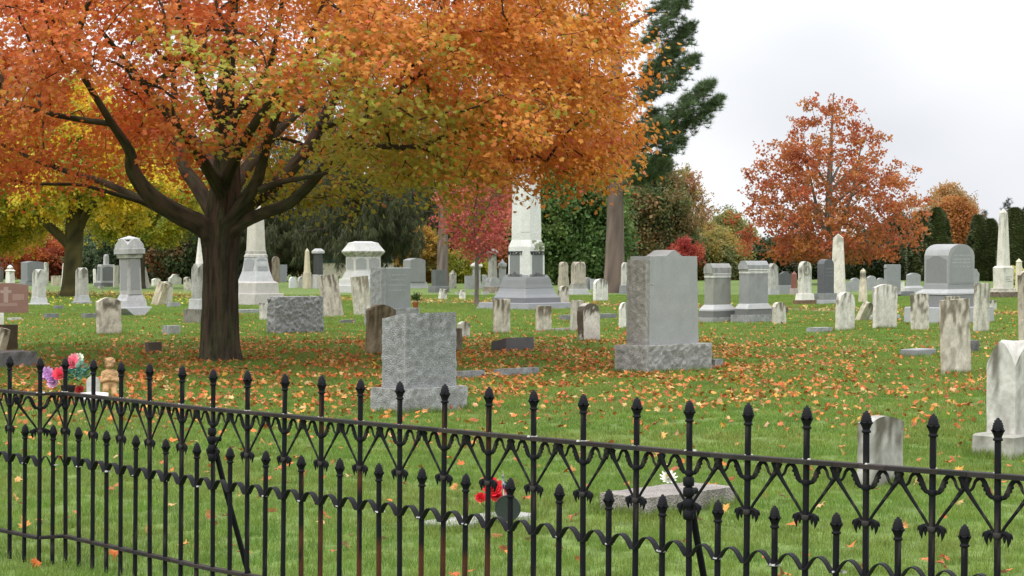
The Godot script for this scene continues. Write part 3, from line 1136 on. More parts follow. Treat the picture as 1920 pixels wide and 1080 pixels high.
func _ready() -> void:
	rng.seed = 20261
	nz.seed = 11
	nz.noise_type = FastNoiseLite.TYPE_SIMPLEX_SMOOTH
	nz.frequency = 1.0
	nz.fractal_type = FastNoiseLite.FRACTAL_NONE
	nc.seed = 5
	nc.noise_type = FastNoiseLite.TYPE_CELLULAR
	nc.frequency = 1.0
	nc.cellular_return_type = FastNoiseLite.RETURN_DISTANCE

	var cam := Camera3D.new()
	cam.name = "camera"
	cam.position = Vector3(0, 1.73, 0)
	cam.rotation_degrees.x = -0.8594
	cam.fov = 17.062
	cam.far = 900
	add_child(cam)
	cam.current = true

	var env := Environment.new()
	env.background_mode = Environment.BG_SKY
	env.tonemap_mode = Environment.TONE_MAPPER_LINEAR
	env.tonemap_exposure = 1.0
	env.sdfgi_enabled = true
	env.ssao_enabled = true
	env.ssil_enabled = true
	env.sky = Sky.new()
	env.sky.sky_material = overcast()
	var we := WorldEnvironment.new()
	we.name = "world"
	we.environment = env
	add_child(we)

	var sun := DirectionalLight3D.new()
	sun.name = "sun"
	sun.rotation_degrees = Vector3(-58, -38, 0)
	sun.light_color = Color(1.0, 0.97, 0.92)
	sun.light_energy = 0.5
	sun.light_angular_distance = 14.0
	sun.shadow_enabled = true
	add_child(sun)

	make_materials()
	var ink := solid("ink", 0.6)
	ink.vertex_color_use_as_albedo = false
	ink.albedo_color = Color(0.13, 0.13, 0.14)
	ground()
	trees()
	far_things()
	var big: Node3D
	var pink: Node3D
	var vict: Node3D
	var rim: Node3D
	var col: Node3D
	var tomb: Node3D
	var letter: Node3D
	var great: Node3D
	var wreath: Node3D
	var charcoal: Node3D
	var barrel: Node3D
	var ledger_stone: Node3D
	var tall_ob: Node3D
	monument("headstone", "grey rock-faced granite headstone on a wide rough base just behind the middle of the fence", "headstone", Vector3(-1.052, 0, -21.775), 45, 0, [
		["base", "rough_granite", Color(0.46, 0.465, 0.47), 0.1, "rough", [-0.024, 0.283, 0.988, 0.54, 0.03, [1, 1, 1, 1, 0.25], 0]],
		["die", "rough_granite", Color(0.4, 0.41, 0.42), 0.12, "rough", [0.283, 1.127, 0.791, 0.39, 0.026, [1, 1, 1, 1, 0.5], 0.015, 0.065]],
	])
	big = monument("headstone", "tall smooth grey granite headstone with a raised gable and one rough side", "headstone", Vector3(2.331, 0, -29.45), 45, 0, [
		["base", "rough_granite", Color(0.46, 0.455, 0.44), 0.08, "rough", [-0.04, 0.43, 1.531, 0.644, 0.045, [1, 1, 1, 1, 0.25], 0]],
		["die", "granite", Color(0.42, 0.435, 0.43), 0.04, "top", [0.43, 1.88, 1.166, 0.412, 5, 0.104, 0.05]],
		["rough_side", "rough_granite", Color(0.44, 0.425, 0.4), 0.12, "rough", [0.43, 1.721, 0.158, 0.396, 0.032, [0.2, 0, 1, 0, 0], 0.02]],
	])
	big.get_child(2).position += Vector3(-0.566, 0, 0)
	slab("block", "low rough grey block lying against the right end of the tall gabled headstone base", Vector3(3.228, 0, -30.327), 0.2, 0.12, 0.151, 0.02, Color(0.4, 0.41, 0.42), 0, 0, 45, "grave marker")
	monument("headstone", "square whitish marble monument with pointed arches, cut by the right edge of the picture", "headstone", Vector3(4.453, 0, -16.938), 45, 0, [
		["base", "marble", Color(0.42, 0.42, 0.38), 0.35, "loft", [[-0.014, 0.825, 0.42], [0.206, 0.806, 0.409]], 0.02],
		["die", "marble", Color(0.62, 0.61, 0.58), 0.55, "top", [0.206, 1.013, 0.516, 0.282, 4, 0.211, 0]],
	])
	tablet("weathered grey tablet with a low round top standing behind the right end of the fence", Vector3(2.809, 0, -14.661), 0.454, 0.112, 0.534, 1, 0.05, Color(0.47, 0.46, 0.44), 0.8)
	slab("ledger", "long low rough granite grave slab lying in the grass behind the fence", Vector3(1.081, 0, -13.271), 0.927, 0.428, 0.135, 0.02, Color(0.42, 0.38, 0.36), 0, 0, 45, "grave marker")
	monument("flat_marker", "flat pale granite grave marker holding the flag and bronze disc", "flat marker", Vector3(-0.216, 0, -12.541), 45, 0, [
		["slab", "granite", Color(0.52, 0.52, 0.5), 0.1, "loft", [[-0.02, 0.787, 0.277], [0.044, 0.778, 0.267]], 0.012],
	])
	tablet("dark brown weathered tablet standing on a rough block at the left edge of the picture", Vector3(-9.456, 0, -35.941), 0.39, 0.079, 0.507, 0, 0, Color(0.13, 0.1, 0.06), 0.8)
	tablet("pale slanted slab leaning on the dark tablet at the left edge", Vector3(-9.173, 0, -34.305), 0.121, 0.171, 0.504, 0, 0, Color(0.6, 0.54, 0.42), 0.4, -14)
	slab("stone_base", "rough grey granite block at the left edge carrying the dark tablet", Vector3(-8.165, 0, -30.741), 0.899, 0.593, 0.252, 0.04, Color(0.31, 0.32, 0.33), 0, 0, 45, "grave marker")
	pink = monument("headstone", "pink granite headstone with a carved cross panel at the left edge", "headstone", Vector3(-16.078, 0, -60.583), 45, 0, [
		["die", "polished", Color(0.36, 0.19, 0.155), 0, "top", [0, 0.981, 1.607, 0.404, 1, 0.083, 0]],
	])
	pink_panels(pink, 1.607, 0.404, 0.981)
	tablet("white corner of a small stone in front of the pink headstone", Vector3(-13.373, 0, -49.953), 0.24, 0.166, 0.332, 0, 0, Color(0.8, 0.78, 0.73), 0.1)
	slab("grave_marker", "small flat grey marker nearest the pink headstone in the left grass", Vector3(-13.273, 0, -55.299), 0.412, 0.147, 0.168, 0.008, Color(0.31, 0.32, 0.33), 0, 0, 45, "grave marker")
	slab("grave_marker", "small grey marker beside the foot of the tall gabled left column", Vector3(-15.526, 0, -65.709), 0.321, 0.139, 0.146, 0.008, Color(0.31, 0.32, 0.33), 0, 0, 45, "grave marker")
	slab("grave_marker", "low grey marker just left of the stained round-topped white tablet", Vector3(-12.397, 0, -56.307), 0.425, 0.174, 0.14, 0.008, Color(0.31, 0.32, 0.33), 0, 0, 45, "grave marker")
	slab("grave_marker", "whitish flat marker sunk in the grass below the pink headstone", Vector3(-13.955, 0, -53.867), 0.363, 0.177, 0.089, 0.01, Color(0.8, 0.78, 0.73), 0, 0, 45, "grave marker")
	slab("grave_marker", "small dark rough block in the leaf litter left of the maple trunk", Vector3(-6.599, 0, -35.311), 0.284, 0.12, 0.205, 0.02, Color(0.17, 0.15, 0.12), 0, 0, 45, "grave marker")
	slab("grave_marker", "grey slant marker left of the maple trunk", Vector3(-7.821, 0, -44.047), 0.341, 0.234, 0.207, 0.015, Color(0.5, 0.51, 0.52), 0, 0, 45, "grave marker")
	slab("grave_marker", "small pale block right of the two leaning slabs", Vector3(-12.113, 0, -68.663), 0.463, 0.199, 0.19, 0.01, Color(0.5, 0.51, 0.52), 0, 0, 45, "grave marker")
	monument("grave_column", "slim grey gable-topped column on a stepped base behind the pink headstone", "grave column", Vector3(-17.751, 0, -72.029), 45, 0, [
		["plinth", "marble", Color(0.5, 0.51, 0.52), 0.1, "loft", [[-0.02, 0.511, 0.769], [0.08, 0.488, 0.73]]],
		["base", "marble", Color(0.5, 0.51, 0.52), 0.1, "loft", [[0.08, 0.418, 0.577], [0.318, 0.395, 0.461]]],
		["shaft", "marble", Color(0.5, 0.5, 0.47), 0.35, "top", [0.318, 1.352, 0.348, 0.461, 4, 0.139, 0.14]],
	])
	monument("grave_column", "stained grey column with a pointed top just right of the yellow tree trunk", "grave column", Vector3(-16.515, 0, -73.704), 45, 0, [
		["plinth", "marble", Color(0.31, 0.32, 0.33), 0.2, "loft", [[-0.02, 0.53, 0.723], [0.102, 0.506, 0.685]]],
		["base", "marble", Color(0.4, 0.41, 0.42), 0.2, "loft", [[0.102, 0.434, 0.532], [0.346, 0.385, 0.418]]],
		["shaft", "marble", Color(0.42, 0.41, 0.38), 0.55, "top", [0.346, 1.404, 0.385, 0.342, 4, 0.142, 0.08]],
	])
	tablet("white marble tablet with a stained curved top left of the maple", Vector3(-9.19, 0, -43.789), 0.605, 0.111, 0.859, 1, 0.1, Color(0.62, 0.57, 0.5), 0.6)
	vict = monument("monument", "leaning Victorian marble monument with heavy carved cap and arched panels, left of the maple", "monument", Vector3(-11.562, 0, -58.324), 45, 1.6, [
		["plinth", "marble", Color(0.45, 0.45, 0.48), 0.05, "loft", [[-0.128, 1, 0.896], [0.272, 0.962, 0.839]], 0.02],
		["base", "marble", Color(0.45, 0.45, 0.47), 0.1, "loft", [[0.272, 0.769, 0.607], [0.48, 0.75, 0.549], [0.545, 0.654, 0.521], [0.657, 0.577, 0.463]], 0.02],
		["shaft", "marble", Color(0.42, 0.41, 0.41), 0.25, "loft", [[0.657, 0.5, 0.492], [1.762, 0.442, 0.521]], 0.03],
		["neck", "marble", Color(0.4, 0.4, 0.36), 0.3, "loft", [[1.762, 0.519, 0.607], [1.89, 0.577, 0.636]]],
		["cap", "marble", Color(0.4, 0.4, 0.4), 0.15, "loft", [[1.89, 0.635, 0.752], [2.05, 0.635, 0.752]]],
		["crown", "marble", Color(0.44, 0.44, 0.45), 0.1, "top", [2.05, 2.354, 0.596, 0.694, 4, 0.192, 0.06]],
		["top_block", "marble", Color(0.5, 0.51, 0.52), 0.05, "top", [2.322, 2.45, 0.462, 0.521, 8, 0.096, 0.1]],
	])
	arch_panels(vict, "shaft", Color(0.33, 0.33, 0.34))
	tablet("narrow brown-edged slab tilted against its paler neighbour, left of the maple trunk", Vector3(-13.272, 0, -71.831), 0.266, 0.456, 0.895, 0, 0, Color(0.5, 0.44, 0.33), 0.5, -17)
	tablet("pale leaning slab beside the brown-edged one left of the maple trunk", Vector3(-13.116, 0, -72.636), 0.465, 0.177, 0.885, 1, 0.074, Color(0.58, 0.56, 0.5), 0.3, -4)
	monument("obelisk", "grey marble column with a sharp white spire half hidden by the maple trunk", "obelisk", Vector3(-8.451, 0, -51.898), 45, 0, [
		["footing", "rough_granite", Color(0.33, 0.31, 0.27), 0.4, "rough", [-0.029, 0.386, 0.563, 0.685, 0.02, [1, 1, 1, 1, 0.25], 0]],
		["base", "marble", Color(0.5, 0.51, 0.52), 0.1, "loft", [[0.386, 0.387, 0.49], [0.658, 0.37, 0.465]]],
		["shaft", "marble", Color(0.4, 0.4, 0.38), 0.45, "top", [0.658, 1.615, 0.299, 0.318, 4, 0.143, 0.02]],
		["spire", "marble", Color(0.8, 0.78, 0.73), 0.1, "loft", [[1.529, 0.176, 0.147], [2.416, 0.018, 0.015]], 0.004],
	])
	monument("headstone", "large grey die behind the slim gable-topped column at far left", "headstone", Vector3(-31.333, 0, -125.362), 45, 0, [
		["base", "granite", Color(0.31, 0.32, 0.33), 0, "loft", [[-0.035, 1.45, 0.811], [0.311, 1.41, 0.744]]],
		["die", "granite", Color(0.28, 0.29, 0.31), 0, "top", [0.311, 1.592, 1.168, 0.811, 1, 0.069, 0]],
	])
	tablet("grey headstone cut by the left edge beyond the pink granite stone", Vector3(-38.834, 0, -145.188), 0.65, 0.322, 1.609, 1, 0.104, Color(0.31, 0.32, 0.33), 0.1)
	monument("urn_monument", "small pale urn-topped monument beyond the pink headstone", "urn monument", Vector3(-36.277, 0, -138.778), 45, 0, [
		["pedestal", "marble", Color(0.8, 0.78, 0.73), 0.3, "loft", [[-0.038, 0.445, 0.609], [0.807, 0.401, 0.533], [0.884, 0.49, 0.685], [1, 0.356, 0.457]]],
		["urn", "marble", Color(0.8, 0.78, 0.73), 0.1, "turned", [[0.096, 1], [0.231, 1.076], [0.192, 1.192], [0.096, 1.269], [0.058, 1.307]]],
	])
	tablet("dull brown stone between the grey die and the urn monument", Vector3(-42.785, 0, -164.302), 0.58, 0.54, 1.594, 0, 0, Color(0.26, 0.21, 0.19), 0.2)
	tablet("white tapered stone close to the left of the yellow tree trunk", Vector3(-28.005, 0, -119.948), 0.313, 0.189, 1.497, 1, 0.05, Color(0.8, 0.78, 0.73), 0.1, -5)
	tablet("small cream tablet left of the yellow tree trunk", Vector3(-29.634, 0, -124.862), 0.65, 0.198, 0.657, 0, 0, Color(0.6, 0.54, 0.42), 0.3)
	tablet("thin pale stone behind the slim gable-topped column", Vector3(-30.263, 0, -124.719), 0.243, 0.2, 1.522, 1, 0.039, Color(0.55, 0.55, 0.5), 0.3)
	rim = monument("headstone", "white-rimmed grey die carrying a small gabled top, right of the yellow tree", "headstone", Vector3(-25.473, 0, -120.514), 45, 0, [
		["base", "rough_granite", Color(0.31, 0.32, 0.33), 0.1, "rough", [0, 0.266, 1.308, 0.796, 0.02, [1, 1, 1, 1, 0.25], 0]],
		["rim", "marble", Color(0.5, 0.51, 0.52), 0, "loft", [[0.266, 1.07, 0.49], [1.397, 0.991, 0.429]]],
		["finial", "marble", Color(0.45, 0.45, 0.47), 0, "top", [1.397, 2.029, 0.277, 0.245, 4, 0.166, 0.1]],
	])
	inset(rim, "rim", Color(0.24, 0.25, 0.27))
	tablet("thin white stone left of the white-rimmed die", Vector3(-28.21, 0, -129.861), 0.171, 0.133, 1.081, 3, 0.048, Color(0.8, 0.78, 0.73), 0)
	tablet("pale tablet between the white-rimmed die and the Victorian monument", Vector3(-24.752, 0, -119.926), 0.318, 0.121, 1.331, 0, 0, Color(0.6, 0.58, 0.52), 0.1)
	slab("grave_marker", "small white stone in the grass below the white-rimmed die", Vector3(-24.273, 0, -113.403), 0.3, 0.174, 0.157, 0.01, Color(0.8, 0.78, 0.73), 0, 0, 45, "grave marker")
	tablet("broken whitish stone leaning behind the Victorian monument", Vector3(-21.751, 0, -113.57), 0.721, 0.225, 1.353, 1, 0.115, Color(0.58, 0.56, 0.5), 0.2, 12)
	slab("grave_marker", "low white piece at the foot of the broken leaning stone", Vector3(-21.951, 0, -115.523), 0.31, 0.228, 0.16, 0.01, Color(0.8, 0.78, 0.73), 0, 0, 45, "grave marker")
	tablet("pale squat headstone beneath the dark trees left of the maple trunk", Vector3(-22.868, 0, -130.169), 0.923, 0.252, 0.721, 7, 0.277, Color(0.55, 0.55, 0.5), 0.35)
	tablet("low white arched stone under the dark trees left of the maple", Vector3(-23.148, 0, -124.841), 0.545, 0.245, 0.484, 1, 0.087, Color(0.8, 0.78, 0.73), 0.2)
	tablet("small white pointed stone among the dark trees left of the maple", Vector3(-30.055, 0, -164.06), 0.277, 0.16, 0.41, 3, 0.077, Color(0.8, 0.78, 0.73), 0)
	tablet("stained round-topped stone close to the left of the maple trunk", Vector3(-17.862, 0, -105.756), 0.36, 0.203, 0.762, 2, 0.173, Color(0.6, 0.57, 0.5), 0.6, 4)
	col = monument("column_monument", "tall pale marble column on a flared stepped base right of the maple trunk", "column monument", Vector3(-9.695, 0, -72.692), 45, 0, [
		["plinth", "marble", Color(0.5, 0.48, 0.46), 0.08, "loft", [[-0.02, 1.451, 1.704], [0.437, 1.401, 1.638]], 0.02],
		["base", "marble", Color(0.5, 0.48, 0.46), 0.08, "loft", [[0.437, 1.126, 1.409], [0.835, 1.101, 1.343], [0.895, 0.976, 1.245]], 0.02],
		["die", "marble", Color(0.47, 0.48, 0.5), 0.08, "loft", [[0.895, 0.875, 1.147], [1.094, 0.775, 1.016], [1.292, 0.7, 0.852], [1.551, 0.625, 0.786], [1.809, 0.6, 0.688]], 0.03],
		["band", "marble", Color(0.5, 0.49, 0.46), 0.2, "loft", [[1.809, 0.625, 0.688], [1.889, 0.6, 0.655], [1.929, 0.55, 0.59], [2.048, 0.55, 0.59]]],
		["shaft", "marble", Color(0.58, 0.55, 0.5), 0.08, "loft", [[2.048, 0.525, 0.557], [3.678, 0.425, 0.459], [3.758, 0.3, 0.328]], 0.03],
		["statue_base", "marble", Color(0.5, 0.5, 0.5), 0.1, "loft", [[3.758, 0.175, 0.197], [4.394, 0.1, 0.098]]],
	])
	arch_panels(col, "die", Color(0.36, 0.37, 0.39))
	tablet("grey die peeking out left of the tall pale column base", Vector3(-27.463, 0, -195.009), 0.676, 0.36, 1.622, 2, 0.325, Color(0.31, 0.32, 0.33), 0.1)
	slab("grave_marker", "flat grey kerb stone in front of the tall pale column", Vector3(-8.467, 0, -60.943), 0.882, 0.503, 0.134, 0.01, Color(0.5, 0.51, 0.52), 0, 0, 45, "grave marker")
	tablet("broken whitish stone with a stained top behind the dark boulder headstone", Vector3(-6.951, 0, -54.321), 0.38, 0.123, 0.496, 0, 0, Color(0.6, 0.58, 0.54), 0.4, 2)
	monument("headstone", "dark grey boulder-faced granite block standing in the grass right of the maple", "headstone", Vector3(-5.014, 0, -44.46), 45, 0, [
		["die", "rough_granite", Color(0.38, 0.39, 0.41), 0.06, "rough", [-0.049, 0.865, 1.467, 0.277, 0.06, [1, 1, 1, 1, 0.4], 0.03]],
	])
	tablet("brown stained tablet with a curved top right of the tall pale column", Vector3(-17.434, 0, -141.831), 0.598, 0.192, 1.927, 2, 0.287, Color(0.3, 0.25, 0.19), 0.5)
	tablet("narrow grey stone with a pale edge right of the tall pale column", Vector3(-17.293, 0, -145.104), 0.665, 0.07, 1.328, 0, 0, Color(0.3, 0.31, 0.34), 0)
	tablet("bright white round-topped small headstone under the spruces", Vector3(-13.21, 0, -115.561), 0.491, 0.155, 0.673, 2, 0.235, Color(0.75, 0.76, 0.78), 0)
	tablet("small grey-white round-topped headstone below the cream obelisk", Vector3(-12.892, 0, -117.787), 0.627, 0.157, 0.685, 2, 0.301, Color(0.5, 0.5, 0.47), 0.3)
	tablet("small pale headstone with a carved ring, left of the leaning slab", Vector3(-12.023, 0, -115.562), 0.495, 0.153, 0.609, 2, 0.237, Color(0.52, 0.52, 0.48), 0.3)
	monument("obelisk", "slender cream obelisk beside a dark column under the spruces", "obelisk", Vector3(-12.111, 0, -113.524), 45, 0, [
		["base", "marble", Color(0.6, 0.54, 0.42), 0.1, "loft", [[-0.031, 0.364, 0.451], [0.944, 0.323, 0.401]]],
		["shaft", "marble", Color(0.68, 0.6, 0.45), 0.05, "loft", [[0.944, 0.243, 0.351], [2.202, 0.162, 0.2], [2.359, 0.04, 0.05]], 0.004],
	])
	monument("column_monument", "dark polished granite column with a pale cap under the spruces", "column monument", Vector3(-11.481, 0, -113.688), 45, 0, [
		["base", "marble", Color(0.5, 0.5, 0.5), 0.1, "loft", [[-0.031, 0.73, 0.548], [0.818, 0.568, 0.448]]],
		["shaft", "polished", Color(0.075, 0.08, 0.085), 0, "loft", [[0.818, 0.406, 0.448], [2.076, 0.365, 0.398]]],
		["cap", "marble", Color(0.5, 0.51, 0.52), 0.1, "loft", [[2.076, 0.528, 0.597], [2.202, 0.528, 0.597], [2.359, 0.284, 0.349]]],
	])
	tomb = monument("tomb_monument", "broad white marble tomb with a heavy sloping cap and panelled sides under the spruces", "tomb monument", Vector3(-7.761, 0, -100.244), 45, 0, [
		["plinth", "marble", Color(0.6, 0.6, 0.62), 0.03, "loft", [[-0.027, 2.449, 1.485], [0.384, 2.449, 1.485]], 0.02],
		["base", "marble", Color(0.62, 0.62, 0.62), 0.03, "loft", [[0.384, 2.233, 1.358], [0.714, 2.197, 1.358]], 0.02],
		["foot", "marble", Color(0.55, 0.55, 0.55), 0.05, "loft", [[0.714, 2.053, 1.103], [0.906, 1.945, 0.976], [1.126, 1.801, 0.764]], 0.02],
		["body", "marble", Color(0.6, 0.6, 0.58), 0.1, "loft", [[1.126, 1.801, 0.722], [1.867, 1.801, 0.722]], 0.02],
		["cornice", "marble", Color(0.5, 0.5, 0.44), 0.3, "loft", [[1.867, 1.801, 0.722], [1.95, 1.945, 0.849], [2.087, 2.161, 1.019], [2.169, 2.161, 1.019]], 0.02],
		["cap", "marble", Color(0.6, 0.6, 0.6), 0.05, "loft", [[2.169, 2.125, 0.976], [2.389, 1.837, 0.722], [2.581, 1.657, 0.509], [2.664, 1.152, 0.17]], 0.02],
	])
	inset(tomb, "body", Color(0.44, 0.44, 0.44), 2)
	tablet("leaning brown-streaked marble slab, left of the pair between the boulder and the lettered headstone", Vector3(-5.368, 0, -57.93), 0.705, 0.076, 1.265, 0, 0, Color(0.5, 0.45, 0.38), 0.75, 9.5)
	tablet("leaning marble slab with a dark slanted top touching the lettered grey headstone", Vector3(-4.582, 0, -58.996), 0.642, 0.076, 1.207, 0, 0, Color(0.55, 0.52, 0.44), 0.6, 5.5, 45, "headstone", "headstone", "", "marble", Color(0.2, 0.17, 0.12))
	letter = monument("headstone", "grey granite headstone with worn lettering and a rough left side behind the central stone", "headstone", Vector3(-3.13, 0, -50.122), 45, 0, [
		["base", "rough_granite", Color(0.4, 0.41, 0.42), 0.15, "rough", [-0.014, 0.453, 1.294, 0.709, 0.03, [1, 1, 1, 1, 0.25], 0]],
		["die", "granite", Color(0.3, 0.325, 0.32), 0.03, "loft", [[0.453, 1.039, 0.313], [1.51, 1.039, 0.313]], 0.02],
		["rough_side", "rough_granite", Color(0.4, 0.41, 0.42), 0.1, "rough", [0.453, 1.51, 0.164, 0.417, 0.05, [0.2, 0, 1, 0, 0], 0]],
	])
	letter.get_child(2).position += Vector3(-0.494, 0, 0)
	worn_face(letter, "die", [0.42, 0.55, 0.68, 0.8], Color(0.5, 0.52, 0.52))
	slab("grave_marker", "small grey marker in the grass before the lettered headstone", Vector3(-4.425, 0, -51.664), 0.466, 0.12, 0.1, 0.01, Color(0.31, 0.32, 0.33), 0, 0, 45, "grave marker")
	tablet("dark brown mossy tablet tight behind the left of the central rock-faced stone", Vector3(-2.354, 0, -34.266), 0.623, 0.087, 0.917, 1, 0.1, Color(0.33, 0.27, 0.18), 0.75, -1.5, 45, "headstone", "headstone", "", "marble", Color(0.09, 0.07, 0.035))
	tablet("dark edge of a brown slab at the right of the central rock-faced stone", Vector3(-1.02, 0, -35.658), 0.176, 0.07, 0.445, 0, 0, Color(0.2, 0.16, 0.12), 0.5, -1)
	tablet("small white stone with dark mottled top at the right of the central stone", Vector3(-1.074, 0, -42.209), 0.306, 0.102, 0.362, 1, 0.06, Color(0.65, 0.62, 0.56), 0.75)
	monument("headstone", "large grey die with a small window-like recess right of the lettered headstone", "headstone", Vector3(-5.805, 0, -114.128), 45, 0, [
		["base", "granite", Color(0.5, 0.51, 0.52), 0.05, "loft", [[-0.031, 1.816, 0.707], [0.377, 1.563, 0.518]]],
		["die", "granite", Color(0.36, 0.37, 0.37), 0.05, "top", [0.377, 1.793, 1.225, 0.66, 1, 0.126, 0.03]],
	])
	monument("headstone", "dark grey headstone on a rough base beside the bare conifer trunk", "headstone", Vector3(-3.784, 0, -99.395), 45, 0, [
		["base", "rough_granite", Color(0.31, 0.32, 0.33), 0.1, "rough", [0, 0.33, 1.046, 0.486, 0.04, [1, 1, 1, 1, 0.25], 0]],
		["die", "rough_granite", Color(0.2, 0.215, 0.22), 0.05, "rough", [0.33, 1.181, 0.785, 0.283, 0.02, [1, 1, 1, 1, 0.25], 0]],
	])
	tablet("pale capped square stone right of the bare conifer trunk", Vector3(-3.499, 0, -113.454), 0.388, 0.23, 1.101, 8, 0.25, Color(0.45, 0.43, 0.4), 0.5)
	tablet("small leaning white stone in front of the dark grey headstone", Vector3(-2.989, 0, -82.119), 0.373, 0.134, 0.455, 0, 0, Color(0.8, 0.78, 0.73), 0.5, -10)
	tablet("small white stone with a dark cap near the thin red tree", Vector3(-2.121, 0, -82.075), 0.282, 0.099, 0.41, 0, 0, Color(0.8, 0.78, 0.73), 0.5)
	slab("grave_marker", "tiny white marker between two small white stones left of the red tree", Vector3(-2.601, 0, -91.687), 0.175, 0.12, 0.153, 0.008, Color(0.7, 0.7, 0.68), 0, 0, 45, "grave marker")
	slab("grave_marker", "tiny white marker just left of the thin red tree trunk", Vector3(-1.863, 0, -91.688), 0.176, 0.12, 0.153, 0.008, Color(0.7, 0.7, 0.68), 0, 0, 45, "grave marker")
	slab("grave_marker", "tiny white marker just right of the thin red tree trunk", Vector3(-1.279, 0, -91.763), 0.39, 0.12, 0.178, 0.008, Color(0.7, 0.7, 0.68), 0, 0, 45, "grave marker")
	slab("grave_marker", "tiny white marker left of the great obelisk base", Vector3(-0.692, 0, -91.714), 0.25, 0.12, 0.178, 0.008, Color(0.7, 0.7, 0.68), 0, 0, 45, "grave marker")
	monument("urn_monument", "weathered grey pillar with a rounded cap behind the thin red tree", "urn monument", Vector3(-1.008, 0, -99.388), 45, 0, [
		["base", "marble", Color(0.3, 0.25, 0.2), 0.4, "loft", [[-0.027, 0.883, 0.628], [0.302, 0.845, 0.589]]],
		["step", "marble", Color(0.31, 0.32, 0.33), 0.3, "loft", [[0.302, 0.73, 0.511], [0.604, 0.653, 0.432], [0.769, 0.538, 0.393]]],
		["pillar", "marble", Color(0.36, 0.35, 0.32), 0.4, "loft", [[0.769, 0.422, 0.314], [1.95, 0.346, 0.275]]],
		["cap", "marble", Color(0.31, 0.32, 0.33), 0.5, "turned", [[0.233, 1.95], [0.316, 1.977], [0.316, 2.114], [0.206, 2.197], [0.11, 2.252], [0.11, 2.334], [0.041, 2.389]]],
	])
	monument("urn_monument", "small white pillar with a domed cap beside the thin red tree", "urn monument", Vector3(-2.098, 0, -113.565), 45, 0, [
		["base", "marble", Color(0.5, 0.51, 0.52), 0.1, "loft", [[-0.031, 0.524, 0.408], [0.346, 0.48, 0.317]]],
		["pillar", "marble", Color(0.5, 0.51, 0.52), 0.2, "loft", [[0.346, 0.393, 0.317], [1.227, 0.393, 0.317]]],
		["cap", "marble", Color(0.8, 0.78, 0.73), 0.1, "turned", [[0.252, 1.227], [0.362, 1.29], [0.362, 1.384], [0.236, 1.478], [0.094, 1.573], [0.031, 1.604]]],
	])
	monument("urn_monument", "grey pillar with a ringed cap close to the left of the great obelisk", "urn monument", Vector3(-0.568, 0, -113.487), 45, 0, [
		["pillar", "marble", Color(0.31, 0.32, 0.33), 0.2, "loft", [[-0.031, 0.442, 0.268], [1.227, 0.398, 0.224]]],
		["cap", "marble", Color(0.31, 0.32, 0.33), 0.3, "turned", [[0.204, 1.227], [0.267, 1.29], [0.267, 1.478], [0.126, 1.541], [0.079, 1.667], [0.031, 1.73]]],
	])
	tablet("low grey headstone behind the thin red tree, left of the domed white pillar", Vector3(-2.463, 0, -111.502), 0.683, 0.134, 0.772, 0, 0, Color(0.36, 0.37, 0.37), 0.1)
	tablet("grey headstone between the domed white pillar and the weathered grey pillar", Vector3(-1.578, 0, -111.367), 0.301, 0.133, 0.834, 1, 0.048, Color(0.36, 0.37, 0.37), 0.1)
	great = monument("great_obelisk", "great white marble obelisk on a dark grey flared base rising behind the maple leaves", "obelisk", Vector3(0.501, 0, -66.593), 45, 0, [
		["footing", "rough_granite", Color(0.5, 0.51, 0.52), 0.1, "rough", [-0.036, 0.09, 2.39, 2.502, 0.03, [1, 1, 1, 1, 0.25], 0]],
		["slab", "granite", Color(0.33, 0.34, 0.36), 0, "loft", [[0.09, 2.338, 2.477], [0.234, 2.287, 2.426]], 0.02],
		["step", "granite", Color(0.2, 0.205, 0.215), 0, "loft", [[0.234, 1.799, 1.643], [0.414, 1.773, 1.592]], 0.02],
		["cove", "granite", Color(0.33, 0.34, 0.36), 0, "loft", [[0.414, 1.696, 1.542], [0.523, 1.567, 1.415], [0.631, 1.465, 1.339], [0.739, 1.413, 1.289]], 0.02],
		["die", "granite", Color(0.255, 0.265, 0.27), 0, "loft", [[0.739, 1.413, 1.289], [0.865, 1.336, 1.213], [1.009, 1.259, 1.162], [1.099, 1.182, 1.112], [1.189, 1.105, 0.986]], 0.02],
		["lower_shaft", "marble", Color(0.68, 0.69, 0.68), 0.02, "loft", [[1.135, 1.156, 1.061], [2.162, 1.131, 1.061], [2.288, 1.054, 0.986], [2.396, 0.976, 0.91], [2.667, 0.976, 0.91]], 0.22],
		["shaft", "marble", Color(0.7, 0.71, 0.7), 0.03, "loft", [[2.667, 0.964, 0.897], [7.784, 0.719, 0.733], [8.18, 0.051, 0.051]], 0.2],
	])
	obelisk_panels(great)
	tablet("white square-topped stone with brown stains in front of the great obelisk", Vector3(-0.241, 0, -44.356), 0.464, 0.105, 0.809, 0, 0, Color(0.6, 0.55, 0.47), 0.75, 0, 45, "headstone", "headstone", "", "marble", Color(0.1, 0.075, 0.05))
	tablet("shorter square-topped stained stone right of its taller twin before the great obelisk", Vector3(0.748, 0, -45.635), 0.435, 0.106, 0.619, 0, 0, Color(0.6, 0.55, 0.48), 0.7, 0, 45, "headstone", "headstone", "", "marble", Color(0.12, 0.09, 0.06))
	slab("kerb_stone", "low whitish kerb running from the short stained stone to the leaning slab", Vector3(1.191, 0, -46.087), 0.753, 0.12, 0.076, 0.008, Color(0.6, 0.58, 0.54), 0, 0, 45, "grave marker")
	tablet("pale slab standing close behind the dark-topped white tablet", Vector3(1.543, 0, -46.275), 0.374, 0.07, 0.743, 0, 0, Color(0.56, 0.52, 0.46), 0.25, -3)
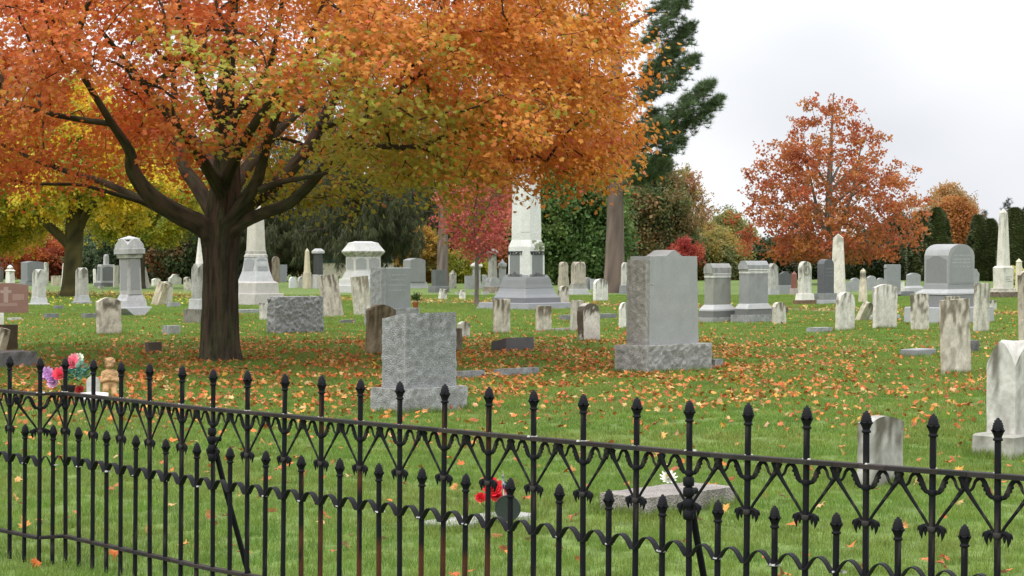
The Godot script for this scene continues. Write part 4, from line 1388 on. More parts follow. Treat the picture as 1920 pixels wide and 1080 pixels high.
	tablet("white tablet with blackened round top and dark left edge near the tall gabled stone", Vector3(1.612, 0, -40.149), 0.505, 0.181, 0.809, 2, 0.16, Color(0.66, 0.62, 0.56), 0.95, 1.5, 45, "headstone", "headstone", "", "marble", Color(0.085, 0.065, 0.04))
	monument("wedge_marker", "low dark polished granite wedge marker among fallen leaves behind the central stone", "wedge marker", Vector3(0.014, 0, -35.97), 45, 0, [
		["wedge", "polished", Color(0.13, 0.125, 0.135), 0, "top", [-0.03, 0.267, 0.738, 0.392, 10, 0.079, 0]],
	])
	slab("grave_marker", "flat grey marker left behind the dark-topped white tablet", Vector3(1.635, 0, -53.993), 0.651, 0.246, 0.164, 0.01, Color(0.31, 0.32, 0.33), 0, 0, 45, "grave marker")
	slab("grave_marker", "flat grey marker right of the dark-topped white tablet", Vector3(2.674, 0, -55.468), 0.704, 0.331, 0.153, 0.01, Color(0.31, 0.32, 0.33), 0, 0, 45, "grave marker")
	tablet("white round-topped tablet partly hidden by the left edge of the tall gabled stone", Vector3(2.832, 0, -48.059), 0.4, 0.07, 0.652, 2, 0.16, Color(0.8, 0.78, 0.73), 0.35)
	tablet("stained round-topped stone against the right of the great obelisk base", Vector3(1.924, 0, -71.788), 0.462, 0.137, 0.736, 2, 0.2, Color(0.6, 0.57, 0.5), 0.55)
	tablet("white round-topped stone with dark patches left of the pine trunk", Vector3(3.65, 0, -79.143), 0.745, 0.149, 0.92, 2, 0.2, Color(0.74, 0.73, 0.69), 0.4)
	monument("headstone", "tan arched stone, left one of the pair by the dark green tree", "headstone", Vector3(2.938, 0, -109.614), 45, 0, [
		["base", "marble", Color(0.45, 0.4, 0.32), 0.2, "loft", [[-0.03, 0.661, 0.335], [0.668, 0.617, 0.293]]],
		["die", "marble", Color(0.47, 0.42, 0.35), 0.4, "top", [0.668, 1.578, 0.485, 0.293, 2, 0.182, 0]],
	])
	monument("headstone", "tan gothic stone with white pointed crest by the dark green tree", "headstone", Vector3(3.232, 0, -93.489), 45, 0, [
		["base", "marble", Color(0.5, 0.51, 0.52), 0.05, "loft", [[-0.026, 1.17, 0.354], [0.284, 1.132, 0.319]]],
		["step", "marble", Color(0.34, 0.33, 0.31), 0.2, "loft", [[0.284, 0.981, 0.283], [0.542, 0.905, 0.248]]],
		["die", "marble", Color(0.46, 0.41, 0.34), 0.35, "top", [0.542, 1.601, 0.792, 0.248, 4, 0.207, 0]],
	])
	tablet("small grey stone behind the right of the tan gothic pair", Vector3(4.302, 0, -109.432), 0.357, 0.124, 0.698, 1, 0.057, Color(0.36, 0.36, 0.37), 0.1)
	tablet("small pale blue-grey die left of the pine trunk", Vector3(4.622, 0, -109.449), 0.448, 0.083, 0.607, 0, 0, Color(0.45, 0.47, 0.5), 0.1)
	slab("grave_marker", "small white lump of stone at the foot of the tan gothic pair", Vector3(3.788, 0, -93.067), 0.19, 0.14, 0.103, 0.01, Color(0.8, 0.78, 0.73), 0, 0, 45, "grave marker")
	monument("headstone", "white narrow arched stone on a grey base at the right of the pine trunk", "headstone", Vector3(5.662, 0, -96.138), 45, 0, [
		["base", "granite", Color(0.31, 0.32, 0.33), 0.1, "loft", [[-0.027, 0.64, 0.285], [0.426, 0.6, 0.214]]],
		["die", "marble", Color(0.6, 0.59, 0.55), 0.3, "top", [0.426, 1.57, 0.48, 0.143, 2, 0.186, 0.08]],
	])
	monument("headstone", "grey granite tomb with pitched cap and white bands, left of the matching pair", "headstone", Vector3(5.627, 0, -52.54), 45, 0, [
		["footing", "rough_granite", Color(0.5, 0.51, 0.52), 0.2, "rough", [-0.029, 0.144, 1.258, 0.594, 0.03, [1, 1, 1, 1, 0.25], 0]],
		["plinth", "granite", Color(0.19, 0.195, 0.185), 0.1, "loft", [[0.144, 1.029, 0.52], [0.317, 1.006, 0.501]]],
		["base", "granite", Color(0.6, 0.61, 0.62), 0.05, "loft", [[0.317, 1.006, 0.501], [0.36, 1.006, 0.501], [0.49, 0.8, 0.353]]],
		["die", "granite", Color(0.36, 0.365, 0.33), 0.15, "loft", [[0.49, 0.778, 0.316], [1.225, 0.755, 0.316]]],
		["lower_band", "granite", Color(0.78, 0.78, 0.74), 0.1, "loft", [[1.225, 0.778, 0.334], [1.283, 0.778, 0.334]]],
		["upper_band", "granite", Color(0.78, 0.78, 0.74), 0.1, "loft", [[1.297, 0.755, 0.316], [1.34, 0.778, 0.334]]],
		["cap", "granite", Color(0.38, 0.385, 0.37), 0.2, "top", [1.34, 1.614, 0.823, 0.316, 6, 0.115, 0.02]],
	])
	monument("headstone", "larger grey granite tomb with pitched cap and white bands, right of the matching pair", "headstone", Vector3(6.613, 0, -52.543), 45, 0, [
		["footing", "rough_granite", Color(0.5, 0.51, 0.52), 0.2, "rough", [-0.029, 0.216, 1.31, 0.549, 0.03, [1, 1, 1, 1, 0.25], 0]],
		["plinth", "granite", Color(0.19, 0.195, 0.19), 0.1, "loft", [[0.216, 1.146, 0.439], [0.375, 1.123, 0.421]]],
		["base", "granite", Color(0.6, 0.61, 0.62), 0.05, "loft", [[0.375, 1.123, 0.439], [0.404, 1.099, 0.421], [0.519, 0.912, 0.366]]],
		["die", "granite", Color(0.355, 0.365, 0.37), 0.1, "loft", [[0.519, 0.889, 0.329], [1.34, 0.866, 0.329]]],
		["lower_band", "granite", Color(0.78, 0.78, 0.74), 0.1, "loft", [[1.34, 0.889, 0.348], [1.398, 0.889, 0.348]]],
		["upper_band", "granite", Color(0.78, 0.78, 0.74), 0.1, "loft", [[1.412, 0.866, 0.329], [1.456, 0.889, 0.348]]],
		["cap", "granite", Color(0.4, 0.41, 0.42), 0.1, "top", [1.456, 1.686, 0.959, 0.329, 6, 0.115, 0.02]],
	])
	tablet("small white tablet at the right end of the banded tomb pair", Vector3(7.134, 0, -51.236), 0.446, 0.125, 0.581, 2, 0.12, Color(0.66, 0.63, 0.56), 0.45)
	slab("grave_marker", "dark low block behind the small white tablet by the banded tombs", Vector3(8.529, 0, -61.384), 0.784, 0.17, 0.187, 0.02, Color(0.2, 0.17, 0.15), 0, 0, 45, "grave marker")
	monument("headstone", "tall narrow weathered stone with a cambered top right of the banded tombs", "headstone", Vector3(12.491, 0, -91.94), 45, 0, [
		["base", "granite", Color(0.5, 0.51, 0.52), 0.05, "loft", [[-0.025, 0.755, 0.256], [0.28, 0.671, 0.224]]],
		["die", "marble", Color(0.47, 0.47, 0.45), 0.4, "top", [0.28, 1.526, 0.587, 0.224, 7, 0.153, 0.02]],
	])
	monument("headstone", "dark grey headstone with a curved crest left of the small red pillar", "headstone", Vector3(13.682, 0, -96.272), 45, 0, [
		["base", "granite", Color(0.36, 0.37, 0.38), 0, "loft", [[-0.027, 1.104, 0.2], [0.426, 1.016, 0.167]]],
		["die", "granite", Color(0.12, 0.13, 0.135), 0.05, "top", [0.426, 1.118, 0.883, 0.133, 7, 0.133, 0]],
	])
	monument("grave_column", "small red granite pillar with a pale base", "grave column", Vector3(13.904, 0, -94.607), 45, 0, [
		["base", "granite", Color(0.5, 0.42, 0.4), 0.05, "loft", [[-0.026, 0.439, 0.261], [0.288, 0.395, 0.229]]],
		["pillar", "polished", Color(0.3, 0.1, 0.08), 0.05, "top", [0.288, 1.153, 0.307, 0.131, 8, 0.157, 0.05]],
	])
	wreath = monument("headstone", "white round-topped stone with a carved wreath standing on a rusty footing", "headstone", Vector3(11.118, 0, -72.886), 45, 0, [
		["footing", "rough_granite", Color(0.3, 0.18, 0.1), 0.4, "rough", [-0.02, 0.181, 0.949, 0.4, 0.03, [1, 1, 1, 1, 0.25], 0]],
		["base", "marble", Color(0.8, 0.78, 0.73), 0.1, "loft", [[0.181, 0.847, 0.3], [0.422, 0.779, 0.275]]],
		["die", "marble", Color(0.66, 0.65, 0.6), 0.4, "top", [0.422, 1.649, 0.61, 0.175, 2, 0.241, 0]],
	])
	wreath_on(wreath, "die")
	charcoal = monument("headstone", "dark charcoal arched headstone with a light rim on a rough grey base", "headstone", Vector3(12.056, 0, -73.79), 45, 0, [
		["footing", "granite", Color(0.5, 0.51, 0.52), 0.05, "loft", [[-0.02, 1.043, 0.452], [0.163, 0.974, 0.427]]],
		["base", "rough_granite", Color(0.4, 0.41, 0.42), 0.1, "rough", [0.163, 0.427, 0.904, 0.402, 0.03, [1, 1, 1, 1, 0.25], 0]],
		["die", "granite", Color(0.13, 0.135, 0.15), 0.02, "top", [0.427, 1.73, 0.661, 0.301, 2, 0.183, 0]],
	])
	worn_face(charcoal, "die", [0.5, 0.6, 0.7], Color(0.3, 0.31, 0.33))
	monument("obelisk", "white marble obelisk with a pyramid tip in the right middle ground", "obelisk", Vector3(13.793, 0, -81.197), 45, 0, [
		["shaft", "marble", Color(0.72, 0.69, 0.62), 0.25, "loft", [[-0.067, 0.195, 0.715], [2.628, 0.078, 0.495], [2.808, 0.039, 0.055]], 0.012],
	])
	tablet("white round-topped tablet with a brown rotten left edge", Vector3(8.044, 0, -46.382), 0.62, 0.126, 0.935, 2, 0.2, Color(0.7, 0.68, 0.62), 0.35)
	slab("grave_marker", "flat pale marker lying in the grass left of the brown-edged white tablet", Vector3(7.229, 0, -45.12), 0.656, 0.277, 0.124, 0.008, Color(0.5, 0.52, 0.55), 0, 0, 45, "grave marker")
	tablet("small round-topped stone leaning far to the right between two white tablets", Vector3(9.807, 0, -53.875), 0.419, 0.145, 0.567, 2, 0.2, Color(0.5, 0.46, 0.36), 0.4, -24)
	monument("obelisk", "small cream obelisk with a stained tip behind the leaning stone", "obelisk", Vector3(13.917, 0, -76.13), 45, 0, [
		["shaft", "marble", Color(0.68, 0.61, 0.48), 0.45, "loft", [[0, 0.223, 0.308], [1.266, 0.149, 0.154], [1.371, 0.037, 0.026]], 0.005],
	])
	monument("headstone", "plain grey die standing behind the large stained-topped white tablet", "headstone", Vector3(10.648, 0, -55.244), 45, 0, [
		["base", "granite", Color(0.5, 0.51, 0.52), 0.03, "loft", [[-0.015, 1.477, 0.294], [0.121, 1.45, 0.276]]],
		["die", "granite", Color(0.42, 0.42, 0.43), 0.02, "top", [0.121, 0.956, 0.806, 0.129, 1, 0.03, 0]],
	])
	tablet("large white tablet with a black-stained low arched top, right middle ground", Vector3(9.227, 0, -47.523), 0.93, 0.079, 1.114, 1, 0.09, Color(0.72, 0.69, 0.63), 0.3, -1.5)
	monument("headstone", "tall plain grey headstone with notched upper corners", "headstone", Vector3(18.544, 0, -93.593), 45, 0, [
		["base", "granite", Color(0.31, 0.32, 0.33), 0.05, "loft", [[-0.077, 1.57, 0.249], [0.155, 1.478, 0.218]]],
		["die", "granite", Color(0.34, 0.35, 0.365), 0.03, "top", [0.155, 1.317, 1.201, 0.156, 0, 0, 0]],
		["head", "granite", Color(0.34, 0.35, 0.365), 0.03, "loft", [[1.317, 1.293, 0.156], [1.472, 1.201, 0.156]]],
	])
	tablet("low pale grey headstone left of the small cream obelisk", Vector3(18.597, 0, -104.096), 0.705, 0.141, 0.721, 1, 0.113, Color(0.42, 0.43, 0.44), 0.05, 0, 45, "headstone", "headstone", "", "granite")
	tablet("broad grey headstone with a curved top right of the small cream obelisk", Vector3(20.167, 0, -107.69), 0.738, 0.145, 0.805, 1, 0.118, Color(0.42, 0.43, 0.44), 0.05, 0, 45, "headstone", "headstone", "", "granite")
	tablet("low grey headstone left of the notched tall headstone", Vector3(20.282, 0, -105.798), 0.574, 0.106, 0.704, 1, 0.092, Color(0.42, 0.43, 0.44), 0.05, 0, 45, "headstone", "headstone", "", "granite")
	tablet("pale grey stone low in the row left of the small cream obelisk", Vector3(18.012, 0, -102.336), 0.543, 0.139, 0.539, 0, 0, Color(0.42, 0.43, 0.44), 0.05, 0, 45, "headstone", "headstone", "", "granite")
	monument("headstone", "small grey rounded die on a wide base left of the large arched tomb", "headstone", Vector3(21.154, 0, -101.17), 45, 0, [
		["base", "granite", Color(0.5, 0.51, 0.52), 0.02, "loft", [[-0.028, 1.575, 0.467], [0.223, 1.473, 0.401], [0.335, 1.117, 0.2]]],
		["die", "granite", Color(0.4, 0.41, 0.42), 0.02, "top", [0.335, 1.004, 1.117, 0.167, 1, 0.112, 0]],
	])
	monument("bolster", "dark horizontal stone roll on the grass left of the small rounded die", "grave marker", Vector3(18.365, 0, -89.434), 45, 0, [
		["roll", "granite", Color(0.2, 0.205, 0.21), 0.1, "loft", [[-0.025, 1.118, 0.208], [0.099, 1.297, 0.208], [0.247, 1.029, 0.178]], 0.05],
	])
	tablet("small white post stone between the notched headstone and the rounded die", Vector3(19.814, 0, -97.437), 0.294, 0.07, 0.595, 0, 0, Color(0.8, 0.78, 0.73), 0.1)
	barrel = monument("tomb_monument", "large grey granite tomb with a barrel-arched top and panelled side on the right", "tomb monument", Vector3(11.932, 0, -52.366), 45, 0, [
		["footing", "granite", Color(0.5, 0.515, 0.54), 0.03, "loft", [[-0.043, 2.392, 1.374], [0.439, 2.339, 1.357]], 0.02],
		["plinth", "granite", Color(0.27, 0.275, 0.28), 0.02, "loft", [[0.439, 1.861, 1.006], [0.78, 1.834, 0.989]], 0.02],
		["cove", "granite", Color(0.5, 0.51, 0.52), 0.02, "loft", [[0.78, 1.887, 1.006], [0.822, 1.861, 0.989], [0.921, 1.489, 0.821]], 0.02],
		["base", "granite", Color(0.3, 0.31, 0.315), 0.02, "loft", [[0.921, 1.435, 0.788], [0.964, 1.409, 0.771], [1.063, 1.356, 0.754]], 0.02],
		["die", "granite", Color(0.4, 0.41, 0.415), 0.05, "top", [1.063, 2.141, 1.303, 0.754, 2, 0.312, 0]],
	])
	worn_face(barrel, "die", [0.42, 0.52, 0.6, 0.7], Color(0.58, 0.6, 0.6))
	inset_side(barrel, "die", Color(0.27, 0.28, 0.285), 0.7)
	tablet("pale stone against the right side of the barrel-arched tomb", Vector3(22.446, 0, -93.227), 0.691, 0.091, 1.265, 7, 0.207, Color(0.42, 0.43, 0.44), 0.05, 0, 45, "headstone", "headstone", "", "granite")
	tablet("white square-topped tablet in front of the left of the barrel-arched tomb", Vector3(9.936, 0, -46.728), 0.66, 0.093, 0.891, 0, 0, Color(0.64, 0.6, 0.52), 0.55)
	tablet("tall white tablet of two stacked pieces before the right of the barrel-arched tomb", Vector3(11.164, 0, -45.683), 0.605, 0.07, 1.161, 0, 0, Color(0.62, 0.59, 0.52), 0.65, 0, 45, "headstone", "headstone", "", "marble", Color(0.2, 0.18, 0.15))
	tablet("tall weathered square-topped marble slab on the near right, streaked brown from its top", Vector3(6.646, 0, -28.7), 0.724, 0.07, 1.129, 0, 0, Color(0.62, 0.57, 0.49), 0.7, 0, 45, "headstone", "headstone", "", "marble", Color(0.17, 0.14, 0.1))
	tablet("small stone top showing directly behind the streaked square-topped slab", Vector3(9.314, 0, -40.643), 0.547, 0.07, 0.943, 0, 0, Color(0.5, 0.45, 0.38), 0.7)
	slab("block", "dark round rough stone half behind the streaked square-topped slab", Vector3(8.259, 0, -35.405), 1.022, 0.207, 0.223, 0.05, Color(0.22, 0.22, 0.22), 0, 0, 45, "grave marker")
	ledger_stone = monument("ledger", "low grey ledger stone with a sunken panel lying on the right lawn", "ledger", Vector3(7.197, 0, -33.999), 45, 0, [
		["slab", "granite", Color(0.33, 0.34, 0.36), 0.05, "loft", [[-0.019, 0.65, 0.346], [0.14, 0.633, 0.335]], 0.012],
	])
	inset_top(ledger_stone, Color(0.45, 0.46, 0.48))
	tall_ob = monument("obelisk", "tall white marble obelisk with a lettered pedestal on a rusty rock base at far right", "obelisk", Vector3(22.019, 0, -86.048), 45, 0, [
		["footing", "rough_granite", Color(0.27, 0.2, 0.15), 0.5, "rough", [-0.024, 0.261, 1.347, 0.744, 0.06, [1, 1, 1, 1, 0.25], 0]],
		["plinth", "marble", Color(0.6, 0.57, 0.5), 0.3, "loft", [[0.261, 1.208, 0.634], [0.427, 1.162, 0.606]]],
		["pedestal", "marble", Color(0.68, 0.66, 0.6), 0.2, "loft", [[0.427, 0.836, 0.523], [1.351, 0.883, 0.551], [1.422, 0.697, 0.468]]],
		["shaft", "marble", Color(0.68, 0.66, 0.6), 0.2, "loft", [[1.422, 0.558, 0.358], [3.815, 0.372, 0.22], [4.005, 0.046, 0.028]], 0.01],
	])
	worn_face(tall_ob, "pedestal", [0.3, 0.4, 0.5], Color(0.35, 0.34, 0.32))
	monument("obelisk", "slim cream obelisk with a pyramid cap at the far right edge", "obelisk", Vector3(24.974, 0, -94.574), 45, 0, [
		["shaft", "marble", Color(0.7, 0.65, 0.5), 0.05, "loft", [[0, 0.365, 0.243], [1.599, 0.261, 0.182]], 0.006],
		["cap", "marble", Color(0.7, 0.65, 0.5), 0.05, "loft", [[1.599, 0.313, 0.212], [1.756, 0.052, 0.03]], 0.004],
	])
	slab("grave_marker", "small flat grey marker right of the barrel-arched tomb base", Vector3(18.175, 0, -72.562), 0.313, 0.12, 0.141, 0.01, Color(0.5, 0.51, 0.52), 0, 0, 45, "grave marker")
	tablet("small stained white stone at the right corner of the barrel-arched tomb", Vector3(15.934, 0, -63.721), 0.445, 0.07, 0.371, 0, 0, Color(0.62, 0.6, 0.55), 0.5)
	tablet("brownish tall slab cut by the right edge of the picture", Vector3(9.936, 0, -37.032), 0.489, 0.07, 1.504, 1, 0.078, Color(0.5, 0.44, 0.36), 0.6)
	tablet("pale broken slab end at the right edge behind the pointed-arch monument", Vector3(9.617, 0, -35.926), 0.357, 0.07, 0.596, 0, 0, Color(0.6, 0.55, 0.46), 0.3)
	slab("kerb_stone", "low rough granite kerb in the leaves right of the central stone, left of two", Vector3(-0.635, 0, -27.659), 0.565, 0.12, 0.122, 0.015, Color(0.4, 0.41, 0.42), 0, 0, 45, "grave marker")
	slab("kerb_stone", "low rough granite kerb in the leaves right of the central stone, right of two", Vector3(0.068, 0, -28.375), 0.842, 0.12, 0.117, 0.02, Color(0.4, 0.41, 0.42), 0, 0, 45, "grave marker")
	tributes()
	build_fence([
		[Vector3(-3.794, 0, -11.958), Vector3(-2.658, 0, -10.764), 5],
		[Vector3(-2.658, 0, -10.764), Vector3(-2.524, 0, -10.829), 1],
		[Vector3(-2.524, 0, -10.829), Vector3(-1.513, 0, -9.677), 5],
		[Vector3(-1.513, 0, -9.677), Vector3(0.691, 0, -7.497), 11],
		[Vector3(0.691, 0, -7.497), Vector3(2.705, 0, -5.913), 10]])

# a bright overcast, greyer in soft patches, brighter towards the zenith as overcast skies are
func overcast() -> PanoramaSkyMaterial:
	var w := 768
	var h := 384
	var f := FastNoiseLite.new()
	f.seed = 21
	f.noise_type = FastNoiseLite.TYPE_SIMPLEX_SMOOTH
	f.frequency = 1.0
	f.fractal_octaves = 4
	f.fractal_gain = 0.42
	var im := Image.create(w, h, false, Image.FORMAT_RGBF)
	for j in h:
		var el := (0.5 - (j + 0.5) / h) * PI
		var y := sin(el)
		for i in w:
			if el < -0.03:
				im.set_pixel(i, j, Color(0.5, 0.5, 0.48))
				continue
			var a := TAU * (i + 0.5) / w
			var d := Vector3(sin(a) * cos(el), y, cos(a) * cos(el))
			var n := f.get_noise_3d(d.x * 2.6, d.y * 7.0, d.z * 2.6)
			var v := SKY_LOW * (1.0 + SKY_RISE * y) * (1.0 + 0.38 * n)
			var t := clampf(0.5 - n * 1.2, 0, 1)
			im.set_pixel(i, j, Color(v * lerpf(1.0, 0.955, t), v * lerpf(1.0, 0.98, t), v * lerpf(1.0, 1.03, t)))
	var m := PanoramaSkyMaterial.new()
	m.panorama = ImageTexture.create_from_image(im)
	return m

const SKY_LOW := 0.94
const SKY_RISE := 1.75

func sheet(called: String, pts: PackedVector3Array, y: float, tone: Color, mat: Material) -> MeshInstance3D:
	var s := Shape.new()
	s.col = tone
	s.quad(pts[0] + Vector3(0, y, 0), pts[1] + Vector3(0, y, 0), pts[2] + Vector3(0, y, 0), pts[3] + Vector3(0, y, 0))
	var o := part(called, s, mat, self)
	o.set_meta("kind", "structure")
	return o

# how thickly the maple's leaves lie at a place on the lawn
func litter(x: float, z: float) -> float:
	var far := -z
	var k := smoothstep(18.0, 27.0, far) * smoothstep(46.0, 36.0, far)
	var side := smoothstep(-9.5, -5.0, x) * smoothstep(7.5, 2.5, x)
	k *= lerpf(0.16, 1.0, side)
	k *= clampf(0.7 + 1.5 * nz.get_noise_2d(x * 0.55, z * 0.55) + 0.6 * nz.get_noise_2d(x * 1.7 + 30.0, z * 1.7), 0.08, 1.6)
	return k + 0.035 + 0.03 * smoothstep(9.0, 18.0, far)

func ground() -> void:
	var s := Shape.new()
	s.col = Color(0.085, 0.125, 0.03)
	var lawn := sheet("lawn", PackedVector3Array([Vector3(-400, 0, 60), Vector3(400, 0, 60), Vector3(400, 0, -700), Vector3(-400, 0, -700)]), 0.0, Color(0.145, 0.22, 0.042), M.lawn)
	# a worn lane between the plots, running the way the fence does
	var a := Vector3(-42.0, 0, -113.5)
	var b := Vector3(30.0, 0, -47.0)
	var d := (b - a).normalized()
	var t := Vector3(d.z, 0, -d.x)
	sheet("path", PackedVector3Array([a - t * 1.1, b - t * 1.1, b + t * 1.1, a + t * 1.1]), 0.006, Color(0.17, 0.145, 0.07), M.lawn)

	# mown grass
	var tones := [Color(0.17, 0.295, 0.038), Color(0.145, 0.255, 0.038), Color(0.215, 0.32, 0.05)]
	for ring in 3:
		var near: float = [5.5, 17.0, 36.0][ring]
		var farr: float = [17.0, 36.0, 92.0][ring]
		var pitch: float = [0.2, 0.3, 0.55][ring]
		var kinds := []
		for v in 3:
			s = Shape.new()
			for k in [150, 170, 150][ring]:
				var p := Vector3(rng.randf_range(-0.6, 0.6) * pitch, 0, rng.randf_range(-0.6, 0.6) * pitch)
				var h: float = rng.randf_range(0.028, 0.06) * [1.0, 1.0, 1.15][ring]
				var w: float = [0.0016, 0.0028, 0.006][ring] * rng.randf_range(0.7, 1.3)
				var ang := rng.randf() * TAU
				var side := Vector3(cos(ang), 0, sin(ang)) * w
				var tip: Vector3 = Vector3(rng.randfn() * 0.4, 1, rng.randfn() * 0.4) * h
				var bow: Vector3 = Vector3(tip.x * 0.25, h * 0.55, tip.z * 0.25)
				s.col = Color(1, 1, 1) * rng.randf_range(0.55, 1.4)
				if rng.randf() < 0.08:
					s.col = Color(1.9, 1.3, 2.2)
				s.tri(p - side, p + side, p + bow + side * 0.7)
				s.tri(p - side, p + bow + side * 0.7, p + bow - side * 0.7)
				s.tri(p + bow - side * 0.7, p + bow + side * 0.7, p + tip)
			kinds.append(mesh_of(s))
		var xs := [[], [], []]
		var cols := [PackedColorArray(), PackedColorArray(), PackedColorArray()]
		var z := -near
		while z > -farr:
			var half := -z * 0.272 + 1.2
			var x := -half
			while x < half:
				var px := x + rng.randf_range(-0.5, 0.5) * pitch
				var pz := z + rng.randf_range(-0.5, 0.5) * pitch
				var v := rng.randi() % 3
				var off := absf((Vector3(px, 0, pz) - a).dot(t))
				if ring < 2 or off > 1.1 or rng.randf() < 0.3:
					xs[v].append(Transform3D(Basis(Vector3.UP, rng.randf() * TAU).scaled(Vector3(1, rng.randf_range(0.8, 1.2), 1)), Vector3(px, 0, pz)))
					var n := nz.get_noise_2d(px * 0.35, pz * 0.35) + 0.5 * nz.get_noise_2d(px * 1.4, pz * 1.4)
					var c: Color = tones[v].lerp(Color(0.24, 0.28, 0.055), clampf(0.25 + 0.5 * n, 0, 0.75))
					if off < 1.3:
						c = c.lerp(Color(0.24, 0.2, 0.08), 0.6)
					cols[v].append(vary(c, 0.12))
				x += pitch
			z -= pitch
		for v in 3:
			var o := many("grass", kinds[v], M.grass, xs[v], cols[v], self)
			o.set_meta("label", ["short mown blades of lawn grass nearest the fence", "mown lawn grass round the maple", "mown lawn grass among the farther graves"][ring])
			o.set_meta("category", "grass")

	# longer grass left by the mower round the feet of the nearest stones
	s = Shape.new()
	for k in 60:
		var p := Vector3(rng.randfn() * 0.045, 0, rng.randfn() * 0.045)
		var h := rng.randf_range(0.06, 0.12)
		var ang := rng.randf() * TAU
		var side := Vector3(cos(ang), 0, sin(ang)) * rng.randf_range(0.0016, 0.003)
		s.col = Color(1, 1, 1) * rng.randf_range(0.6, 1.4)
		s.tri(p - side, p + side, p + Vector3(rng.randfn() * 0.3, 1, rng.randfn() * 0.3) * h)
	var txs := []
	var tcs := PackedColorArray()
	for r in RIMS:
		var cs: Vector3 = r[0]
		var bas := Basis(Vector3.UP, PI / 4)
		for k in int((r[1] + r[2]) * 34.0):
			var q: float = rng.randf() * 2.0 * (r[1] + r[2])
			var e: Vector3
			if q < r[1]: e = Vector3(q - r[1] / 2, 0, r[2] / 2)
			elif q < r[1] + r[2]: e = Vector3(-r[1] / 2, 0, q - r[1] - r[2] / 2)
			elif q < 2 * r[1] + r[2]: e = Vector3(q - r[1] - r[2] - r[1] / 2, 0, -r[2] / 2)
			else: e = Vector3(r[1] / 2, 0, q - 2 * r[1] - r[2] - r[2] / 2)
			txs.append(Transform3D(Basis(Vector3.UP, rng.randf() * TAU).scaled(Vector3(1, rng.randf_range(0.6, 1.1), 1)), cs + bas * (e * 1.04)))
			tcs.append(vary(tones[rng.randi() % 3].lerp(Color(0.24, 0.28, 0.055), rng.randf() * 0.5), 0.15))
	var tuf := many("grass", mesh_of(s), M.grass, txs, tcs, self)
	tuf.set_meta("label", "longer grass tufts round the feet of the stones")
	tuf.set_meta("category", "grass")

	# fallen leaves: the nearest each a piece of the lawn, the rest one drift
	var shapes := [maple_leaf(0.6, 0.4), maple_leaf(-0.9, 0.6), maple_leaf(1.6, -0.5), maple_leaf(1.2, 0.9)]
	var hues := [Color(0.56, 0.15, 0.03), Color(0.48, 0.11, 0.025), Color(0.56, 0.21, 0.045), Color(0.42, 0.13, 0.035), Color(0.52, 0.16, 0.03), Color(0.54, 0.27, 0.08), Color(0.34, 0.1, 0.03), Color(0.56, 0.28, 0.05), Color(0.56, 0.36, 0.16)]
	var fxs := [[], [], [], []]
	var fcs := [PackedColorArray(), PackedColorArray(), PackedColorArray(), PackedColorArray()]
	var mats := {}
	var single := 0
	var tries := 0
	var fz := -7.0
	while fz > -60.0:
		var half := -fz * 0.272 + 1.0
		var cell := 0.25
		var x := -half
		while x < half:
			var want := litter(x, fz) * 54.0 * cell * cell
			while want > 0.0:
				if rng.randf() > want:
					break
				want -= 1.0
				var v := rng.randi() % 4
				var size := rng.randf_range(0.042, 0.082)
				var turn := Basis(Vector3.UP, rng.randf() * TAU) * Basis(Vector3.RIGHT, rng.randfn() * 0.5) * Basis(Vector3.BACK, rng.randfn() * 0.5)
				if rng.randf() < 0.3:
					turn = turn * Basis(Vector3.RIGHT, PI)
				var tr := Transform3D(turn.scaled(Vector3.ONE * size), Vector3(x + rng.randf() * cell, rng.randf_range(0.028, 0.06), fz + rng.randf() * cell))
				var hi := rng.randi() % hues.size()
				if fz > -15.5 and single < 240:
					single += 1
					if not mats.has(hi):
						var m: StandardMaterial3D = M.dry_leaf.duplicate()
						m.vertex_color_use_as_albedo = false
						m.albedo_color = hues[hi].linear_to_srgb()
						mats[hi] = m
					var o := part_mesh("fallen_leaf", shapes[v], mats[hi], lawn)
					o.transform = tr
				else:
					fxs[v].append(tr)
					fcs[v].append(vary(hues[hi], 0.3))
			x += cell
		fz -= 0.25
	# yellow leaves blown along the lane from the tree beyond
	for k in 3600:
		var u := rng.randf()
		var p := a.lerp(b, u) + t * (rng.randfn() * 2.2 + 0.6)
		if absf(p.x) > -p.z * 0.29:
			continue
		var v := rng.randi() % 4
		fxs[v].append(Transform3D(any_turn().scaled(Vector3.ONE * rng.randf_range(0.07, 0.12)), p + Vector3(0, 0.04, 0)))
		fcs[v].append(vary([Color(0.5, 0.36, 0.07), Color(0.46, 0.2, 0.05), Color(0.5, 0.4, 0.16)][rng.randi() % 3], 0.25))
	for k in 900:
		var p := Vector3(rng.randf_range(-26, -12) + rng.randfn(), 0.04, rng.randf_range(-98, -70))
		var v := rng.randi() % 4
		fxs[v].append(Transform3D(any_turn().scaled(Vector3.ONE * 0.11), p))
		fcs[v].append(vary(Color(0.62, 0.5, 0.07), 0.25))
	for v in 4:
		var o := many("leaf_litter", shapes[v], M.dry_leaf, fxs[v], fcs[v], self)
		o.set_meta("label", "orange, red and tan maple leaves strewn thickly over the lawn")
		o.set_meta("category", "fallen leaves")

# ---------------------------------------------------------------- trees

func trees() -> void:
	maple()
	background_trees()

func local(px: float, py: float, dz: float, r: float) -> Vector4:   # metres from the foot of the maple, measured at its trunk
	return Vector4((px - 413.0) / 111.2, (679.0 - py) / 111.2, dz, r)

